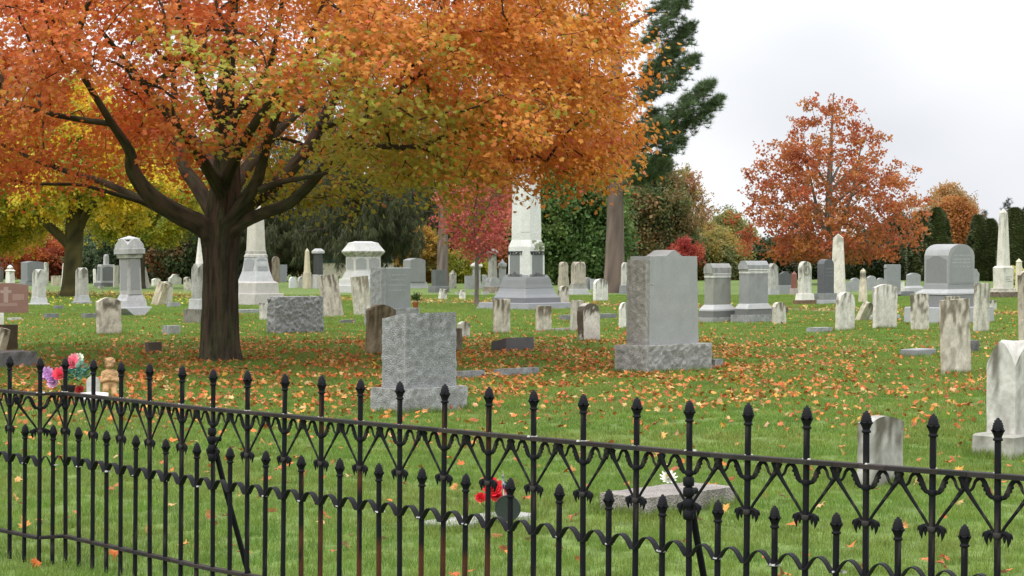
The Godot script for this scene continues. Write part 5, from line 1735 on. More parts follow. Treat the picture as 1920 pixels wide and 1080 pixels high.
func maple() -> void:
	var o := thing("maple_tree", "big orange and red maple with spreading limbs, dark furrowed trunk standing left of centre", "tree", Vector3(-4.929, 0, -32.419))
	var bark := Color(0.052, 0.042, 0.028)
	var s := Shape.new()
	var trunk := [local(412, 684, 0, 0.42), local(413, 672, 0, 0.36), local(413, 650, 0, 0.325), local(413, 600, 0, 0.305), local(414, 540, 0, 0.29), local(415, 490, 0, 0.285), local(416, 455, 0, 0.30), local(417, 425, 0, 0.30), local(420, 380, -0.05, 0.27), local(423, 330, -0.1, 0.235), local(424, 280, -0.1, 0.2), local(421, 220, -0.05, 0.17), local(428, 140, 0.1, 0.13), local(440, 40, 0.2, 0.09), local(445, -120, 0.1, 0.05), local(440, -260, 0, 0.02)]
	var limbs := [
		[local(405, 455, 0.1, 0.174), local(385, 425, 0.2, 0.174), local(345, 404, 0.45, 0.165), local(300, 372, 0.75, 0.144), local(270, 325, 0.95, 0.113), local(268, 290, 1.1, 0.087), local(240, 235, 1.5, 0.061), local(200, 150, 2.1, 0.044), local(150, 40, 2.6, 0.026)],
		[local(400, 450, -0.1, 0.131), local(360, 425, -0.3, 0.113), local(300, 398, -0.7, 0.087), local(240, 370, -1.0, 0.070), local(160, 335, -1.3, 0.057), local(80, 312, -1.6, 0.048), local(0, 284, -2.0, 0.039), local(-120, 230, -2.4, 0.026), local(-260, 160, -2.6, 0.017)],
		[local(260, 380, -0.9, 0.044), local(215, 366, -0.6, 0.039), local(150, 347, -0.2, 0.030), local(95, 347, 0.3, 0.026), local(55, 344, 0.6, 0.022), local(-60, 310, 1.2, 0.017)],
		[local(408, 420, -0.2, 0.157), local(380, 380, -0.6, 0.139), local(345, 338, -1.1, 0.122), local(315, 300, -1.5, 0.104), local(290, 220, -2.1, 0.078), local(270, 100, -2.8, 0.052), local(240, -40, -3.2, 0.026)],
		[local(425, 450, 0.1, 0.131), local(455, 422, 0.25, 0.109), local(500, 402, 0.45, 0.100), local(552, 384, 0.7, 0.091), local(600, 344, 1.0, 0.083), local(645, 296, 1.25, 0.070), local(700, 284, 1.5, 0.052), local(790, 288, 1.9, 0.039), local(880, 260, 2.3, 0.030), local(985, 240, 2.6, 0.026), local(1080, 195, 2.8, 0.019), local(1170, 170, 2.9, 0.013)],
		[local(424, 430, 0.15, 0.122), local(462, 385, 0.45, 0.113), local(492, 345, 0.7, 0.100), local(505, 310, 0.9, 0.087), local(522, 265, 1.2, 0.074), local(555, 200, 1.7, 0.057), local(610, 110, 2.4, 0.039), local(660, -20, 2.9, 0.022)],
		[local(425, 415, -0.2, 0.148), local(475, 370, -0.55, 0.131), local(530, 318, -0.95, 0.113), local(575, 250, -1.3, 0.100), local(610, 170, -1.6, 0.087), local(650, 90, -1.9, 0.074), local(690, 0, -2.2, 0.057), local(740, -120, -2.5, 0.030)],
		[local(424, 250, 0.0, 0.104), local(405, 205, 0.25, 0.087), local(388, 160, 0.5, 0.070), local(372, 90, 0.9, 0.052), local(340, -60, 1.4, 0.026)],
		[local(423, 270, 0.05, 0.096), local(450, 220, 0.35, 0.074), local(490, 175, 0.7, 0.061), local(530, 110, 1.1, 0.044), local(560, -40, 1.6, 0.026)],
		[local(500, 360, 0.8, 0.061), local(545, 346, 1.1, 0.048), local(600, 340, 1.6, 0.035), local(660, 330, 2.2, 0.022)],
		[local(418, 360, 0.2, 0.122), local(400, 310, 1.0, 0.096), local(370, 250, 2.0, 0.074), local(330, 180, 3.2, 0.052), local(300, 120, 4.5, 0.030)],
		[local(424, 350, 0.2, 0.113), local(470, 290, 1.3, 0.087), local(540, 220, 2.6, 0.061), local(620, 170, 3.9, 0.039), local(700, 130, 5.0, 0.022)],
		[local(420, 380, -0.3, 0.139), local(440, 310, -1.4, 0.104), local(480, 230, -2.8, 0.078), local(540, 150, -4.2, 0.052), local(600, 80, -5.4, 0.026)],
		[local(412, 380, -0.3, 0.131), local(370, 300, -1.6, 0.096), local(300, 230, -3.0, 0.070), local(200, 170, -4.2, 0.044), local(120, 120, -5.0, 0.026)],
		[local(650, 290, 1.25, 0.052), local(720, 215, 1.0, 0.044), local(800, 140, 0.6, 0.035), local(900, 70, 0.2, 0.026), local(1000, 20, -0.2, 0.017)],
		[local(585, 230, -1.3, 0.070), local(700, 190, -1.8, 0.052), local(830, 170, -2.2, 0.039), local(960, 180, -2.4, 0.026), local(1080, 210, -2.5, 0.017)],
		[local(250, 245, 1.4, 0.052), local(150, 230, 1.6, 0.044), local(40, 200, 1.8, 0.035), local(-100, 140, 2.0, 0.022)],
		[local(205, 160, 2.1, 0.052), local(205, 105, 2.3, 0.052), local(228, 45, 2.5, 0.039), local(260, -20, 2.7, 0.026)]]
	var k := Skeleton.new()
	k.add(Vector3(0, -0.3, 0), 0, 1.0)
	var first := true
	for l in [trunk] + limbs:
		var path := smooth_path(l, 9 if first else 4)
		limb(s, path, 110 if first else 28, 0.05 if first else 0.045, 4.2 if first else 2.6, bark, true)
		first = false
		var last := 0
		for q in path:
			last = k.add(Vector3(q.x, q.y, q.z), last, q.w)
	# root flare
	for i in 7:
		var a := TAU * i / 7.0 + 0.3
		var d := Vector3(cos(a), 0, sin(a))
		limb(s, smooth_path([Vector4(d.x * 0.16, 0.5, d.z * 0.16, 0.12), Vector4(d.x * 0.24, 0.16, d.z * 0.24, 0.1), Vector4(d.x * 0.32, 0.0, d.z * 0.32, 0.08), Vector4(d.x * 0.44, -0.12, d.z * 0.44, 0.05)], 4), 12, 0.05, 3.0, bark)
	part("trunk", s, M.bark, o)
	var start := k.pos.size()
	var pts := PackedVector3Array()
	while pts.size() < 1800:
		var p := Vector3(rng.randf_range(-7.9, 7.9), rng.randf_range(2.4, 12.0), rng.randf_range(-7.6, 7.6))
		var q := Vector3(p.x / 7.7, (p.y - 5.2) / (6.8 if p.y > 5.2 else 4.2), p.z / 7.4)
		var r := q.length()
		r += 0.1 * nz.get_noise_3dv(p * 0.6)
		if r > 1.0 or r < 0.34:
			continue
		if r < 0.62 and rng.randf() < 0.45:
			continue
		var depth := 32.4 - p.z
		var edge := 1.73 + 0.0372 * depth - 0.16 * nz.get_noise_2d(p.x * 0.9, p.z * 0.5)
		if p.x > 3.0:
			edge -= 0.22 * smoothstep(3.0, 6.0, p.x)
		if p.z > -2.5:
			edge += 0.85 * smoothstep(2.9, 1.9, absf(p.x + 0.2))
		if p.x > -2.6 and p.x < 1.9 and p.z > -1.0 and p.y < 5.6 and rng.randf() < (0.66 if p.y < 4.2 else 0.12):
			continue
		if p.y < edge or p.x > 7.05:
			continue
		if p.y > 7.0 and rng.randf() < 0.35:
			continue
		pts.append(p)
		if p.x > 2.5 and p.y < 5.6 and pts.size() < 1750:
			pts.append(p + gauss() * 0.3)
	# low sprays that hang below the rest
	for c in [Vector3(1.3, 2.75, -0.3), Vector3(1.8, 2.72, -0.5), Vector3(2.15, 2.6, -0.5), Vector3(0.95, 2.85, -0.6), Vector3(1.5, 2.9, -0.4), Vector3(6.3, 3.05, 1.5), Vector3(6.6, 2.95, 1.2), Vector3(6.2, 3.3, 0.6), Vector3(5.6, 3.15, 1.8), Vector3(5.4, 3.3, 1.0), Vector3(6.9, 3.6, 0.5), Vector3(3.9, 3.1, 1.2), Vector3(4.4, 3.2, 2.0), Vector3(0.2, 3.5, 1.8), Vector3(-0.2, 3.35, 1.9), Vector3(0.6, 3.6, 1.7), Vector3(-3.2, 3.2, 1.0), Vector3(-2.2, 3.15, 0.4)]:
		for i in 2:
			pts.append(c + gauss() * 0.16)
	reach(k, pts, 0.32, 0.0065, Vector3(0, 4.0, 0))
	var b := Shape.new()
	wood(b, k, start, bark)
	part("branches", b, M.bark, o)
	var leaves := [maple_leaf(0.35, 0.15), maple_leaf(0.8, 0.3), maple_leaf(-0.3, 0.25)]
	var xs := [[], [], []]
	var cols := [PackedColorArray(), PackedColorArray(), PackedColorArray()]
	var shown := []
	for e in k.ends:
		var c := k.pos[e]
		var twig := (c - k.pos[k.par[e]]).normalized()
		var own := rng.randfn()
		for i in 88:
			var p := c + gauss() * Vector3(0.24, 0.12, 0.24) - twig * rng.randf_range(-0.1, 0.5)
			var out := Vector3(p.x, 0, p.z).normalized()
			# blades hang with their tips down and outwards, faces to the sky
			var n := (Vector3(0, 0.75, 0) + out * 0.55 + gauss() * 0.5).normalized()
			var tipd := (out * 0.6 + Vector3(0, -0.75, 0) + gauss() * 0.45)
			tipd = (tipd - n * tipd.dot(n)).normalized()
			var size := rng.randf_range(0.056, 0.1)
			var tr := Transform3D(Basis(n.cross(tipd), n, tipd).scaled(Vector3.ONE * size), p)
			var col := maple_colour(p, own)
			if p.z > 4.2 and absf(p.x + 1.0) < 6.5 and p.y < 5.4 and shown.size() < 260 and rng.randf() < 0.2:
				shown.append([tr, col])
			else:
				var v := rng.randi() % 3
				xs[v].append(tr)
				cols[v].append(col)
	var mats := {}
	for q in shown:
		var c: Color = q[1]
		var key := Vector3i(int(c.r * 10), int(c.g * 16), 0)
		if not mats.has(key):
			var m: StandardMaterial3D = M.leaf.duplicate()
			m.vertex_color_use_as_albedo = false
			m.albedo_color = c.linear_to_srgb()
			mats[key] = m
		var lf := part_mesh("leaf", leaves[0], mats[key], o)
		lf.transform = q[0]
	for v in 3:
		many("foliage", leaves[v], M.leaf, xs[v], cols[v], o)

# red-orange on the left and outside, yellow-orange to the right, still green low inside on the right
func maple_colour(p: Vector3, own: float) -> Color:
	var right := smoothstep(-1.5, 5.0, p.x + nz.get_noise_3dv(p * 0.5) * 2.5)
	var red := Color(0.67, 0.175, 0.05)
	var orange := Color(0.68, 0.29, 0.045)
	var c := red.lerp(orange, clampf(right * 0.8 + own * 0.22 + 0.12, 0, 1))
	var low := smoothstep(5.6, 3.1, p.y)
	var green := low * smoothstep(-0.8, 0.8, p.x) * smoothstep(5.6, 3.0, p.x) * 0.85 + 0.22 * nz.get_noise_3dv(p * 0.9 + Vector3(9, 2, 4))
	green += own * 0.16
	var gcol := Color(0.36, 0.38, 0.055)
	var turn := 0.92 * smoothstep(0.16, 0.72, green)
	if rng.randf() < turn:
		c = gcol.lerp(Color(0.5, 0.42, 0.06), rng.randf() * 0.7)
	else:
		c = c.lerp(Color(0.68, 0.4, 0.05), clampf(green, 0, 1) * 0.5)
	if rng.randf() < 0.06:
		c = c.lerp(Color(0.7, 0.46, 0.06), 0.5)
	if rng.randf() < 0.04:
		c = c.lerp(Color(0.65, 0.14, 0.12), 0.7)
	return vary(c, 0.2)

func scatter_palette(cols: Array, spread: float) -> Callable:
	return func(p: Vector3, own: float) -> Color:
		var t := clampf(0.5 + 0.35 * own + 0.7 * nz.get_noise_3dv(p * 0.45), 0, 0.999) * (cols.size() - 1)
		var i := int(t)
		return vary(cols[i].lerp(cols[i + 1], t - i), spread)

func fork(h: float, r: float, spread: float, n: int) -> Array:
	var out := [[Vector4(0, -0.2, 0, r * 1.4), Vector4(0, h * 0.12, 0, r), Vector4(0.02 * h, h * 0.5, 0, r * 0.62), Vector4(0, h, 0, r * 0.12)]]
	for i in n:
		var a := TAU * i / n + rng.randf() * 0.6
		var y := h * rng.randf_range(0.18, 0.5)
		var d := Vector3(cos(a), 0, sin(a))
		var e := spread * rng.randf_range(0.6, 0.95)
		out.append([Vector4(0, y, 0, r * 0.55), Vector4(d.x * e * 0.35, y + h * 0.12, d.z * e * 0.35, r * 0.42), Vector4(d.x * e * 0.7, y + h * 0.27, d.z * e * 0.7, r * 0.25), Vector4(d.x * e, y + h * 0.42, d.z * e, r * 0.08)])
	return out

func background_trees() -> void:
	M_spray = needle_tuft(16, 0.3, 0.035, -0.4)
	var bark := Color(0.075, 0.06, 0.045)
	var grey_bark := Color(0.19, 0.17, 0.145)
	var tuft := leaf_tuft(7, 0.17, 0.13)
	var big := leaf_tuft(8, 0.26, 0.22)
	# the yellow maple at the left
	var yellow := scatter_palette([Color(0.18, 0.27, 0.04), Color(0.55, 0.48, 0.04), Color(0.78, 0.56, 0.04), Color(0.8, 0.54, 0.05)], 0.2)
	var yl := [[Vector4(-0.05, -0.2, 0, 0.75), Vector4(0, 0.3, 0, 0.5), Vector4(0.1, 2.0, 0, 0.42), Vector4(0.15, 3.2, 0, 0.42), Vector4(0.15, 5.0, 0, 0.3), Vector4(0.1, 8.0, 0, 0.12)],
		[Vector4(0.1, 2.2, 0, 0.25), Vector4(-0.8, 3.1, 0.3, 0.2), Vector4(-1.8, 4.0, 0.5, 0.14), Vector4(-3.6, 5.2, 0.8, 0.07)],
		[Vector4(0.2, 2.8, 0, 0.25), Vector4(0.8, 3.9, 0.2, 0.19), Vector4(1.7, 4.9, 0.4, 0.13), Vector4(3.2, 6.4, 0.5, 0.06)]]
	broadleaf("maple_tree", "yellow and green maple with a thick mossy trunk at the left, beyond the gravestones", "tree", Vector3(-20.129, 0, -87.712), yl, Color(0.09, 0.075, 0.025),
		func():
			var p = egg(3.5, 9.8, 4.9, 0.3, 0.35)
			return p if p == null or p.y > 3.6 + 0.5 * absf(sin(p.x * 1.3)) else null, 330, 24, tuft, Vector3(0.4, 0.26, 0.4), yellow)
	broadleaf("maple_tree", "yellow-green maple whose crown hangs in at the left edge of the picture", "tree", Vector3(-26.599, 0, -92.95), fork(9.0, 0.35, 4.0, 5), bark,
		func(): return egg(2.2, 10.0, 4.6, 0.3, 0.4), 380, 34, tuft, Vector3(0.42, 0.3, 0.42), scatter_palette([Color(0.25, 0.3, 0.04), Color(0.66, 0.52, 0.05), Color(0.76, 0.54, 0.05)], 0.2))
	broadleaf("maple_tree", "green and yellow maple behind the left limbs of the big orange maple", "tree", Vector3(-21.958, 0, -113.236), fork(9.0, 0.3, 4.0, 5), bark,
		func(): return egg(3.0, 10.0, 4.0, 0.35, 0.4), 320, 34, tuft, Vector3(0.45, 0.3, 0.45), scatter_palette([Color(0.16, 0.22, 0.04), Color(0.4, 0.4, 0.04), Color(0.66, 0.48, 0.05)], 0.2))
	broadleaf("shrub", "rust red spreading shrub beyond the far left gravestones", "shrub", Vector3(-35.207, 0, -144.844), fork(2.6, 0.12, 1.8, 5), bark,
		func(): return egg(0.3, 3.3, 2.9, 0.4, 0.3), 160, 30, tuft, Vector3(0.3, 0.22, 0.3), scatter_palette([Color(0.2, 0.035, 0.02), Color(0.42, 0.1, 0.025), Color(0.5, 0.16, 0.03)], 0.2))
	broadleaf("shrub", "grey-green bushy tree right of the yellow maple trunk", "shrub", Vector3(-29.606, 0, -138.405), fork(3.5, 0.15, 1.2, 5), bark,
		func(): return egg(0.2, 4.3, 1.9, 0.35, 0.3), 170, 30, tuft, Vector3(0.3, 0.25, 0.3), scatter_palette([Color(0.07, 0.11, 0.05), Color(0.16, 0.21, 0.11)], 0.25))
	for q in [["dark evergreen tree between the Victorian monument and the big maple trunk", Vector3(-25.376, 0, -138.405), 6.2, 2.4, Color(0.022, 0.03, 0.016)], ["dark green tree with rusty patches just left of the big maple trunk", Vector3(-22.869, 0, -135.396), 6.0, 2.3, Color(0.05, 0.075, 0.03)], ["dark shadowy tree at the left edge behind the yellow maples", Vector3(-44.424, 0, -168.336), 5.5, 3.4, Color(0.035, 0.045, 0.02)], ["dark tree behind the rust red shrub", Vector3(-43.517, 0, -188.744), 6.5, 4.0, Color(0.03, 0.045, 0.02)], ["low dark tree behind the grey-green bushy tree", Vector3(-36.894, 0, -183.192), 5.0, 4.0, Color(0.03, 0.04, 0.02)], ["dark olive tree behind the tall pale column right of the maple", Vector3(-24.271, 0, -173.013), 7.0, 3.4, Color(0.035, 0.05, 0.02)]]:
		var hh: float = q[2]
		var ww: float = q[3]
		var gc: Color = q[4]
		broadleaf("dark_tree", q[0], "tree", q[1], fork(hh * 0.8, 0.2, ww * 0.7, 5), bark,
			func(): return egg(0.3, hh, ww, 0.4, 0.25), 260, 30, big, Vector3(0.4, 0.35, 0.4), scatter_palette([gc, gc * 1.7, Color(0.24, 0.09, 0.03) if hh < 6.1 and ww < 2.35 else gc * 2.0], 0.25))
	# weeping spruces
	var strand := needle_tuft(26, 0.62, 0.012, 2.2)
	for q in [[Vector3(-10.104, 0, -124.562), 21.0, 0.55, "great dark weeping spruce with a bare reddish trunk behind the white tomb"], [Vector3(-18.95, 0, -148.293), 17.0, 0.4, "dark weeping spruce behind the tall pale column"], [Vector3(-16.847, 0, -163.906), 19.0, 0.45, "dark weeping spruce between the pale column and the white tomb"], [Vector3(-8.018, 0, -151.911), 20.0, 0.5, "dark weeping spruce behind the grey dies right of the white tomb"]]:
		var limbs := []
		var hh: float = q[1]
		for i in 80:
			var t := pow(rng.randf(), 1.3)
			var y := lerpf(3.6, hh, t)
			var a := rng.randf() * TAU
			var l := lerpf(4.6, 0.4, t) * rng.randf_range(0.75, 1.05)
			limbs.append([y, Vector3(cos(a) * l, y + rng.randf_range(-0.9, 0.1), sin(a) * l), 0.25])
		conifer("spruce_tree", q[3], "evergreen tree", q[0], hh, q[2], 0.15, limbs, Color(0.11, 0.07, 0.055), strand, 30.0, 0.34, 0.85, Color(0.06, 0.072, 0.02))
	# bare lower trunk of a conifer behind the dark grey headstone
	var lm := []
	for i in 34:
		var t := rng.randf()
		var a := rng.randf() * TAU
		var l := lerpf(4.0, 0.5, t)
		lm.append([lerpf(5.2, 19.0, t), Vector3(cos(a) * l, lerpf(5.2, 19.0, t) + 0.2, sin(a) * l), 0.2])
	conifer("spruce_tree", "conifer with a straight bare grey-brown trunk left of the thin red maple", "evergreen tree", Vector3(-4.047, 0, -111.213), 20.0, 0.33, 0.1, lm, Color(0.2, 0.16, 0.14), strand, 14.0, 0.3, 0.6, Color(0.05, 0.07, 0.03))
	# great white pine, limbs reaching right over the sky
	var plume := needle_tuft(44, 0.34, 0.009, -0.35)
	var pine := Vector3(5.273, 0, -98.853)
	var sc := 36.418
	var reachers := []
	for q in [[300, 1350, 185, 0.2], [290, 1325, 160, 0.9], [215, 1300, 108, 0.4], [240, 1270, 75, -0.6], [180, 1295, 45, 0.2], [120, 1285, -5, 0.8], [60, 1330, -70, 0.0], [330, 1275, 262, 0.5], [345, 1255, 300, -0.8], [290, 1230, 235, 1.5], [330, 1190, 300, 1.8], [300, 1235, 200, -1.2], [10, 1300, -150, 0.5], [260, 1050, 200, 0.2], [200, 1020, 120, 0.8], [150, 1000, 80, -0.5], [80, 1010, 10, 0.1], [320, 1060, 280, -1.0], [20, 1030, -60, 0.2], [-60, 1240, -190, 0.0], [-80, 1060, -160, 0.0], [-160, 1220, -260, 0.4], [-200, 1090, -280, 0.2], [-260, 1190, -360, 0.0]]:
		var tip := Vector3((q[1] - 1152) / sc, (549 - q[2]) / sc, q[3] * 1.6)
		reachers.append([(549 - q[0]) / sc, tip, 0.45])
	for i in 12:
		var y := rng.randf_range(7.5, 24.0)
		var a := rng.randf_range(0.6, 1.3) * PI
		var l := lerpf(4.6, 1.0, (y - 7.5) / 17.0)
		reachers.append([y, Vector3(cos(a) * l * 0.6, y + 1.0, sin(a) * l), 0.3])
	conifer("pine_tree", "tall pine with a thick straight trunk, dark limbs reaching over the sky", "evergreen tree", pine, 27.0, 0.49, 0.38, reachers, Color(0.17, 0.125, 0.11), plume, 62.0, 0.32, 0.0, Color(0.09, 0.14, 0.052))
	# the thin red maple
	var rb := [[Vector4(0, -0.1, 0, 0.12), Vector4(0, 0.3, 0, 0.085), Vector4(0, 1.6, 0, 0.075), Vector4(0, 3.4, 0, 0.05), Vector4(0.05, 5.0, 0, 0.015)]]
	for i in 7:
		var a := TAU * i / 7.0
		var y := 1.6 + 0.25 * i
		rb.append([Vector4(0, y, 0, 0.04), Vector4(cos(a) * 0.35, y + 0.7, sin(a) * 0.35, 0.025), Vector4(cos(a) * 0.7, y + 1.7, sin(a) * 0.7, 0.008)])
	broadleaf("maple_tree", "slender young red maple with a thin grey trunk left of the great obelisk", "tree", Vector3(-1.313, 0, -71.576), rb, grey_bark,
		func(): return egg(1.9, 5.8, 1.7, 0.55, 0.1, Vector3.ZERO, 0.6), 120, 12, leaf_tuft(6, 0.1, 0.11), Vector3(0.17, 0.2, 0.17), scatter_palette([Color(0.4, 0.07, 0.06), Color(0.56, 0.14, 0.11), Color(0.56, 0.22, 0.1)], 0.2), "", 0.005)
	# green trees round the pine
	broadleaf("broadleaf_tree", "dark green leafy tree between the great obelisk and the pine trunk", "tree", Vector3(4.398, 0, -129.753), fork(8.0, 0.3, 3.0, 6), bark,
		func(): return egg(0.5, 9.2, 3.6, 0.4, 0.3), 420, 34, big, Vector3(0.42, 0.34, 0.42), scatter_palette([Color(0.07, 0.14, 0.04), Color(0.13, 0.22, 0.06), Color(0.2, 0.28, 0.08)], 0.25))
	broadleaf("broadleaf_tree", "rusty orange tree filling the gap between the red maple and the great obelisk", "tree", Vector3(-1.514, 0, -155.709), fork(6.5, 0.2, 3.0, 6), bark,
		func(): return egg(0.5, 8.4, 3.6, 0.4, 0.3), 300, 30, big, Vector3(0.4, 0.3, 0.4), scatter_palette([Color(0.2, 0.13, 0.03), Color(0.42, 0.13, 0.04), Color(0.5, 0.2, 0.05)], 0.22))
	broadleaf("broadleaf_tree", "green tree turning rusty right behind the pine trunk", "tree", Vector3(11.333, 0, -155.709), fork(8.0, 0.25, 2.5, 6), bark,
		func(): return egg(0.5, 9.8, 3.1, 0.4, 0.3), 330, 28, big, Vector3(0.4, 0.32, 0.4), scatter_palette([Color(0.09, 0.14, 0.05), Color(0.16, 0.18, 0.06), Color(0.34, 0.19, 0.08), Color(0.14, 0.17, 0.06)], 0.22))
	broadleaf("broadleaf_tree", "thinly leaved russet tree at the sky gap right of the pine", "tree", Vector3(14.889, 0, -163.906), fork(9.0, 0.2, 2.0, 7), grey_bark,
		func(): return egg(2.0, 9.4, 2.1, 0.5, 0.2), 190, 12, tuft, Vector3(0.36, 0.3, 0.36), scatter_palette([Color(0.3, 0.25, 0.06), Color(0.42, 0.24, 0.1), Color(0.38, 0.17, 0.09)], 0.22))
	broadleaf("shrub", "bright red shrub beyond the tall gabled headstone", "shrub", Vector3(13.631, 0, -151.911), fork(2.4, 0.1, 1.0, 4), bark,
		func(): return egg(1.6, 3.2, 1.1, 0.5, 0.1, Vector3.ZERO, 0.7), 45, 14, tuft, Vector3(0.25, 0.2, 0.25), scatter_palette([Color(0.42, 0.06, 0.05), Color(0.52, 0.14, 0.07)], 0.2))
	for q in [["yellow-green tree left of the sky gap beyond the banded tombs", Vector3(17.895, 0, -177.957), 4.8, 2.4], ["pale green tree left of the big orange tree", Vector3(21.952, 0, -194.643), 6.4, 2.5], ["yellow bushy tree behind the left banded tomb", Vector3(16.858, 0, -159.702), 3.4, 2.6]]:
		var hh: float = q[2]
		var ww: float = q[3]
		broadleaf("broadleaf_tree", q[0], "tree", q[1], fork(hh * 0.8, 0.14, ww * 0.7, 5), bark,
			func(): return egg(0.3, hh, ww, 0.4, 0.2), 190, 22, big, Vector3(0.36, 0.3, 0.36), scatter_palette([Color(0.16, 0.19, 0.08), Color(0.3, 0.28, 0.08), Color(0.45, 0.32, 0.08)], 0.2))
	# the big orange tree at right
	var ot := [[Vector4(0, -0.2, 0, 0.5), Vector4(0, 0.4, 0, 0.34), Vector4(0, 3.0, 0, 0.3), Vector4(-0.1, 6.0, 0, 0.24), Vector4(0, 9.0, 0, 0.14), Vector4(0.2, 13.2, 0, 0.03)],
		[Vector4(0, 2.2, 0, 0.2), Vector4(0.6, 4.0, 0.2, 0.16), Vector4(1.4, 6.3, 0.4, 0.1), Vector4(2.0, 9.5, 0.5, 0.04)],
		[Vector4(0, 2.8, 0, 0.17), Vector4(-0.9, 5.0, 0.3, 0.12), Vector4(-1.6, 8.0, 0.4, 0.05), Vector4(-1.9, 10.0, 0.4, 0.02)]]
	for i in 12:
		var a := TAU * i / 12.0 + 0.2
		var y := rng.randf_range(1.8, 7.5)
		var l := lerpf(5.0, 2.0, (y - 1.8) / 6.5)
		ot.append([Vector4(0, y, 0, 0.11), Vector4(cos(a) * l * 0.4, y + 1.2, sin(a) * l * 0.4, 0.075), Vector4(cos(a) * l * 0.75, y + 2.0, sin(a) * l * 0.75, 0.04), Vector4(cos(a) * l, y + 2.6, sin(a) * l, 0.015)])
	broadleaf("maple_tree", "big orange-red tree with see-through top and grey limbs on the right", "tree", Vector3(21.977, 0, -132.515), ot, grey_bark,
		func():
			var p = egg(1.5, 13.6, 6.2, 0.2, 0.2, Vector3.ZERO, 0.3)
			return null if p != null and rng.randf() < smoothstep(5.0, 13.0, p.y) * 0.66 else p, 500, 11, leaf_tuft(6, 0.18, 0.15), Vector3(0.3, 0.17, 0.3),
		func(p: Vector3, own: float) -> Color:
			var t := clampf(0.5 + 0.3 * own + 0.6 * nz.get_noise_3dv(p * 0.5), 0, 1)
			var c := Color(0.48, 0.11, 0.05).lerp(Color(0.56, 0.235, 0.065), t)
			var inner := smoothstep(3.6, 0.8, Vector2(p.x, p.z).length()) * smoothstep(8.0, 3.0, p.y)
			c = c.lerp(Color(0.32, 0.24, 0.05), inner * 0.6)
			return vary(c, 0.22), "", 0.01)
	# evergreens along the far boundary
	for q in [[1392, 521, 3.4, 3.0], [1440, 524, 3.0, 2.8], [1500, 523, 3.4, 2.6], [1590, 523, 3.2, 2.6], [1640, 525, 3.8, 2.4], [1685, 524, 5.0, 2.0]]:
		var bush_at: Vector3 = far_at(q[0], q[1])
		var hh: float = q[2]
		var ww: float = q[3]
		var names := {1392: "dark evergreen bush behind the banded tombs", 1440: "dark evergreen bush behind the right banded tomb", 1500: "dark evergreen bush behind the wreathed stone", 1590: "dark evergreen bush right of the white obelisk", 1640: "dark evergreen bush behind the notched tall headstone", 1685: "tall dark evergreen bush left of the arborvitae columns"}
		broadleaf("evergreen_bush", names[q[0]], "evergreen bush", bush_at, fork(hh * 0.8, 0.1, ww * 0.6, 4), bark,
			func(): return egg(0.1, hh, ww, 0.35, 0.3), 160, 30, big, Vector3(0.32, 0.28, 0.32), scatter_palette([Color(0.028, 0.042, 0.018), Color(0.05, 0.07, 0.025), Color(0.09, 0.1, 0.03)], 0.25))
	var cols := {1729: [527, 5.5, 1.1, "arborvitae column with a dark left edge, leftmost of the pair left of the barrel-arched tomb"], 1757: [528, 5.7, 1.15, "broad arborvitae column behind the left of the barrel-arched tomb"], 1834: [527, 5.2, 0.85, "arborvitae column left of the tall white obelisk, left of two"], 1857: [527, 4.9, 0.85, "arborvitae column close to the left of the tall white obelisk"], 1902: [528, 5.7, 1.2, "arborvitae column right of the tall white obelisk"], 1932: [528, 5.9, 1.2, "arborvitae column at the right edge of the picture"], 1664: [525, 3.2, 1.0, "short arborvitae in front of the evergreen hedge left of the tall columns"]}
	for x in cols:
		var c: Array = cols[x]
		arborvitae(c[3], far_at(x, c[0]), c[1], c[2], Color(0.075, 0.098, 0.028), "arborvitae columns along the far boundary")
	broadleaf("broadleaf_tree", "orange tree between the two groups of arborvitae columns", "tree", far_at(1790, 519), fork(7.0, 0.2, 2.5, 6), bark,
		func(): return egg(1.0, 7.4, 2.5, 0.4, 0.2), 260, 26, big, Vector3(0.36, 0.3, 0.36), scatter_palette([Color(0.36, 0.14, 0.035), Color(0.46, 0.18, 0.05), Color(0.5, 0.26, 0.08)], 0.2))
	broadleaf("broadleaf_tree", "pale tan thinly leaved treetop above the arborvitae columns", "tree", far_at(1775, 514), fork(10.0, 0.25, 3.0, 7), grey_bark,
		func(): return egg(5.0, 10.2, 3.0, 0.5, 0.2), 170, 12, big, Vector3(0.36, 0.3, 0.36), scatter_palette([Color(0.46, 0.24, 0.08), Color(0.5, 0.34, 0.16)], 0.2))
	broadleaf("bare_tree", "nearly bare pale tree between the orange tree and the arborvitae", "tree", far_at(1708, 520), fork(7.5, 0.14, 2.0, 8), Color(0.3, 0.26, 0.22),
		func(): return egg(3.0, 8.0, 1.9, 0.5, 0.1), 110, 2, tuft, Vector3(0.3, 0.3, 0.3), scatter_palette([Color(0.46, 0.3, 0.14), Color(0.5, 0.34, 0.2)], 0.2))
	for q in [[1889, 513, 9.2, "blue-grey spruce top rising behind the tall white obelisk"], [1845, 511, 8.2, "small spruce top between the arborvitae columns"]]:
		var limbs2 := []
		var hh: float = q[2]
		for i in 46:
			var y := lerpf(1.0, hh * 0.98, i / 46.0)
			var a := i * 2.4
			var l := lerpf(2.1, 0.25, i / 46.0)
			limbs2.append([y, Vector3(cos(a) * l, y + 0.15, sin(a) * l), 0.12])
		conifer("spruce_tree", q[3], "evergreen tree", far_at(q[0], q[1]), hh, 0.16, 0.15, limbs2, bark, plume, 14.0, 0.2, 0.0, Color(0.05, 0.065, 0.06))
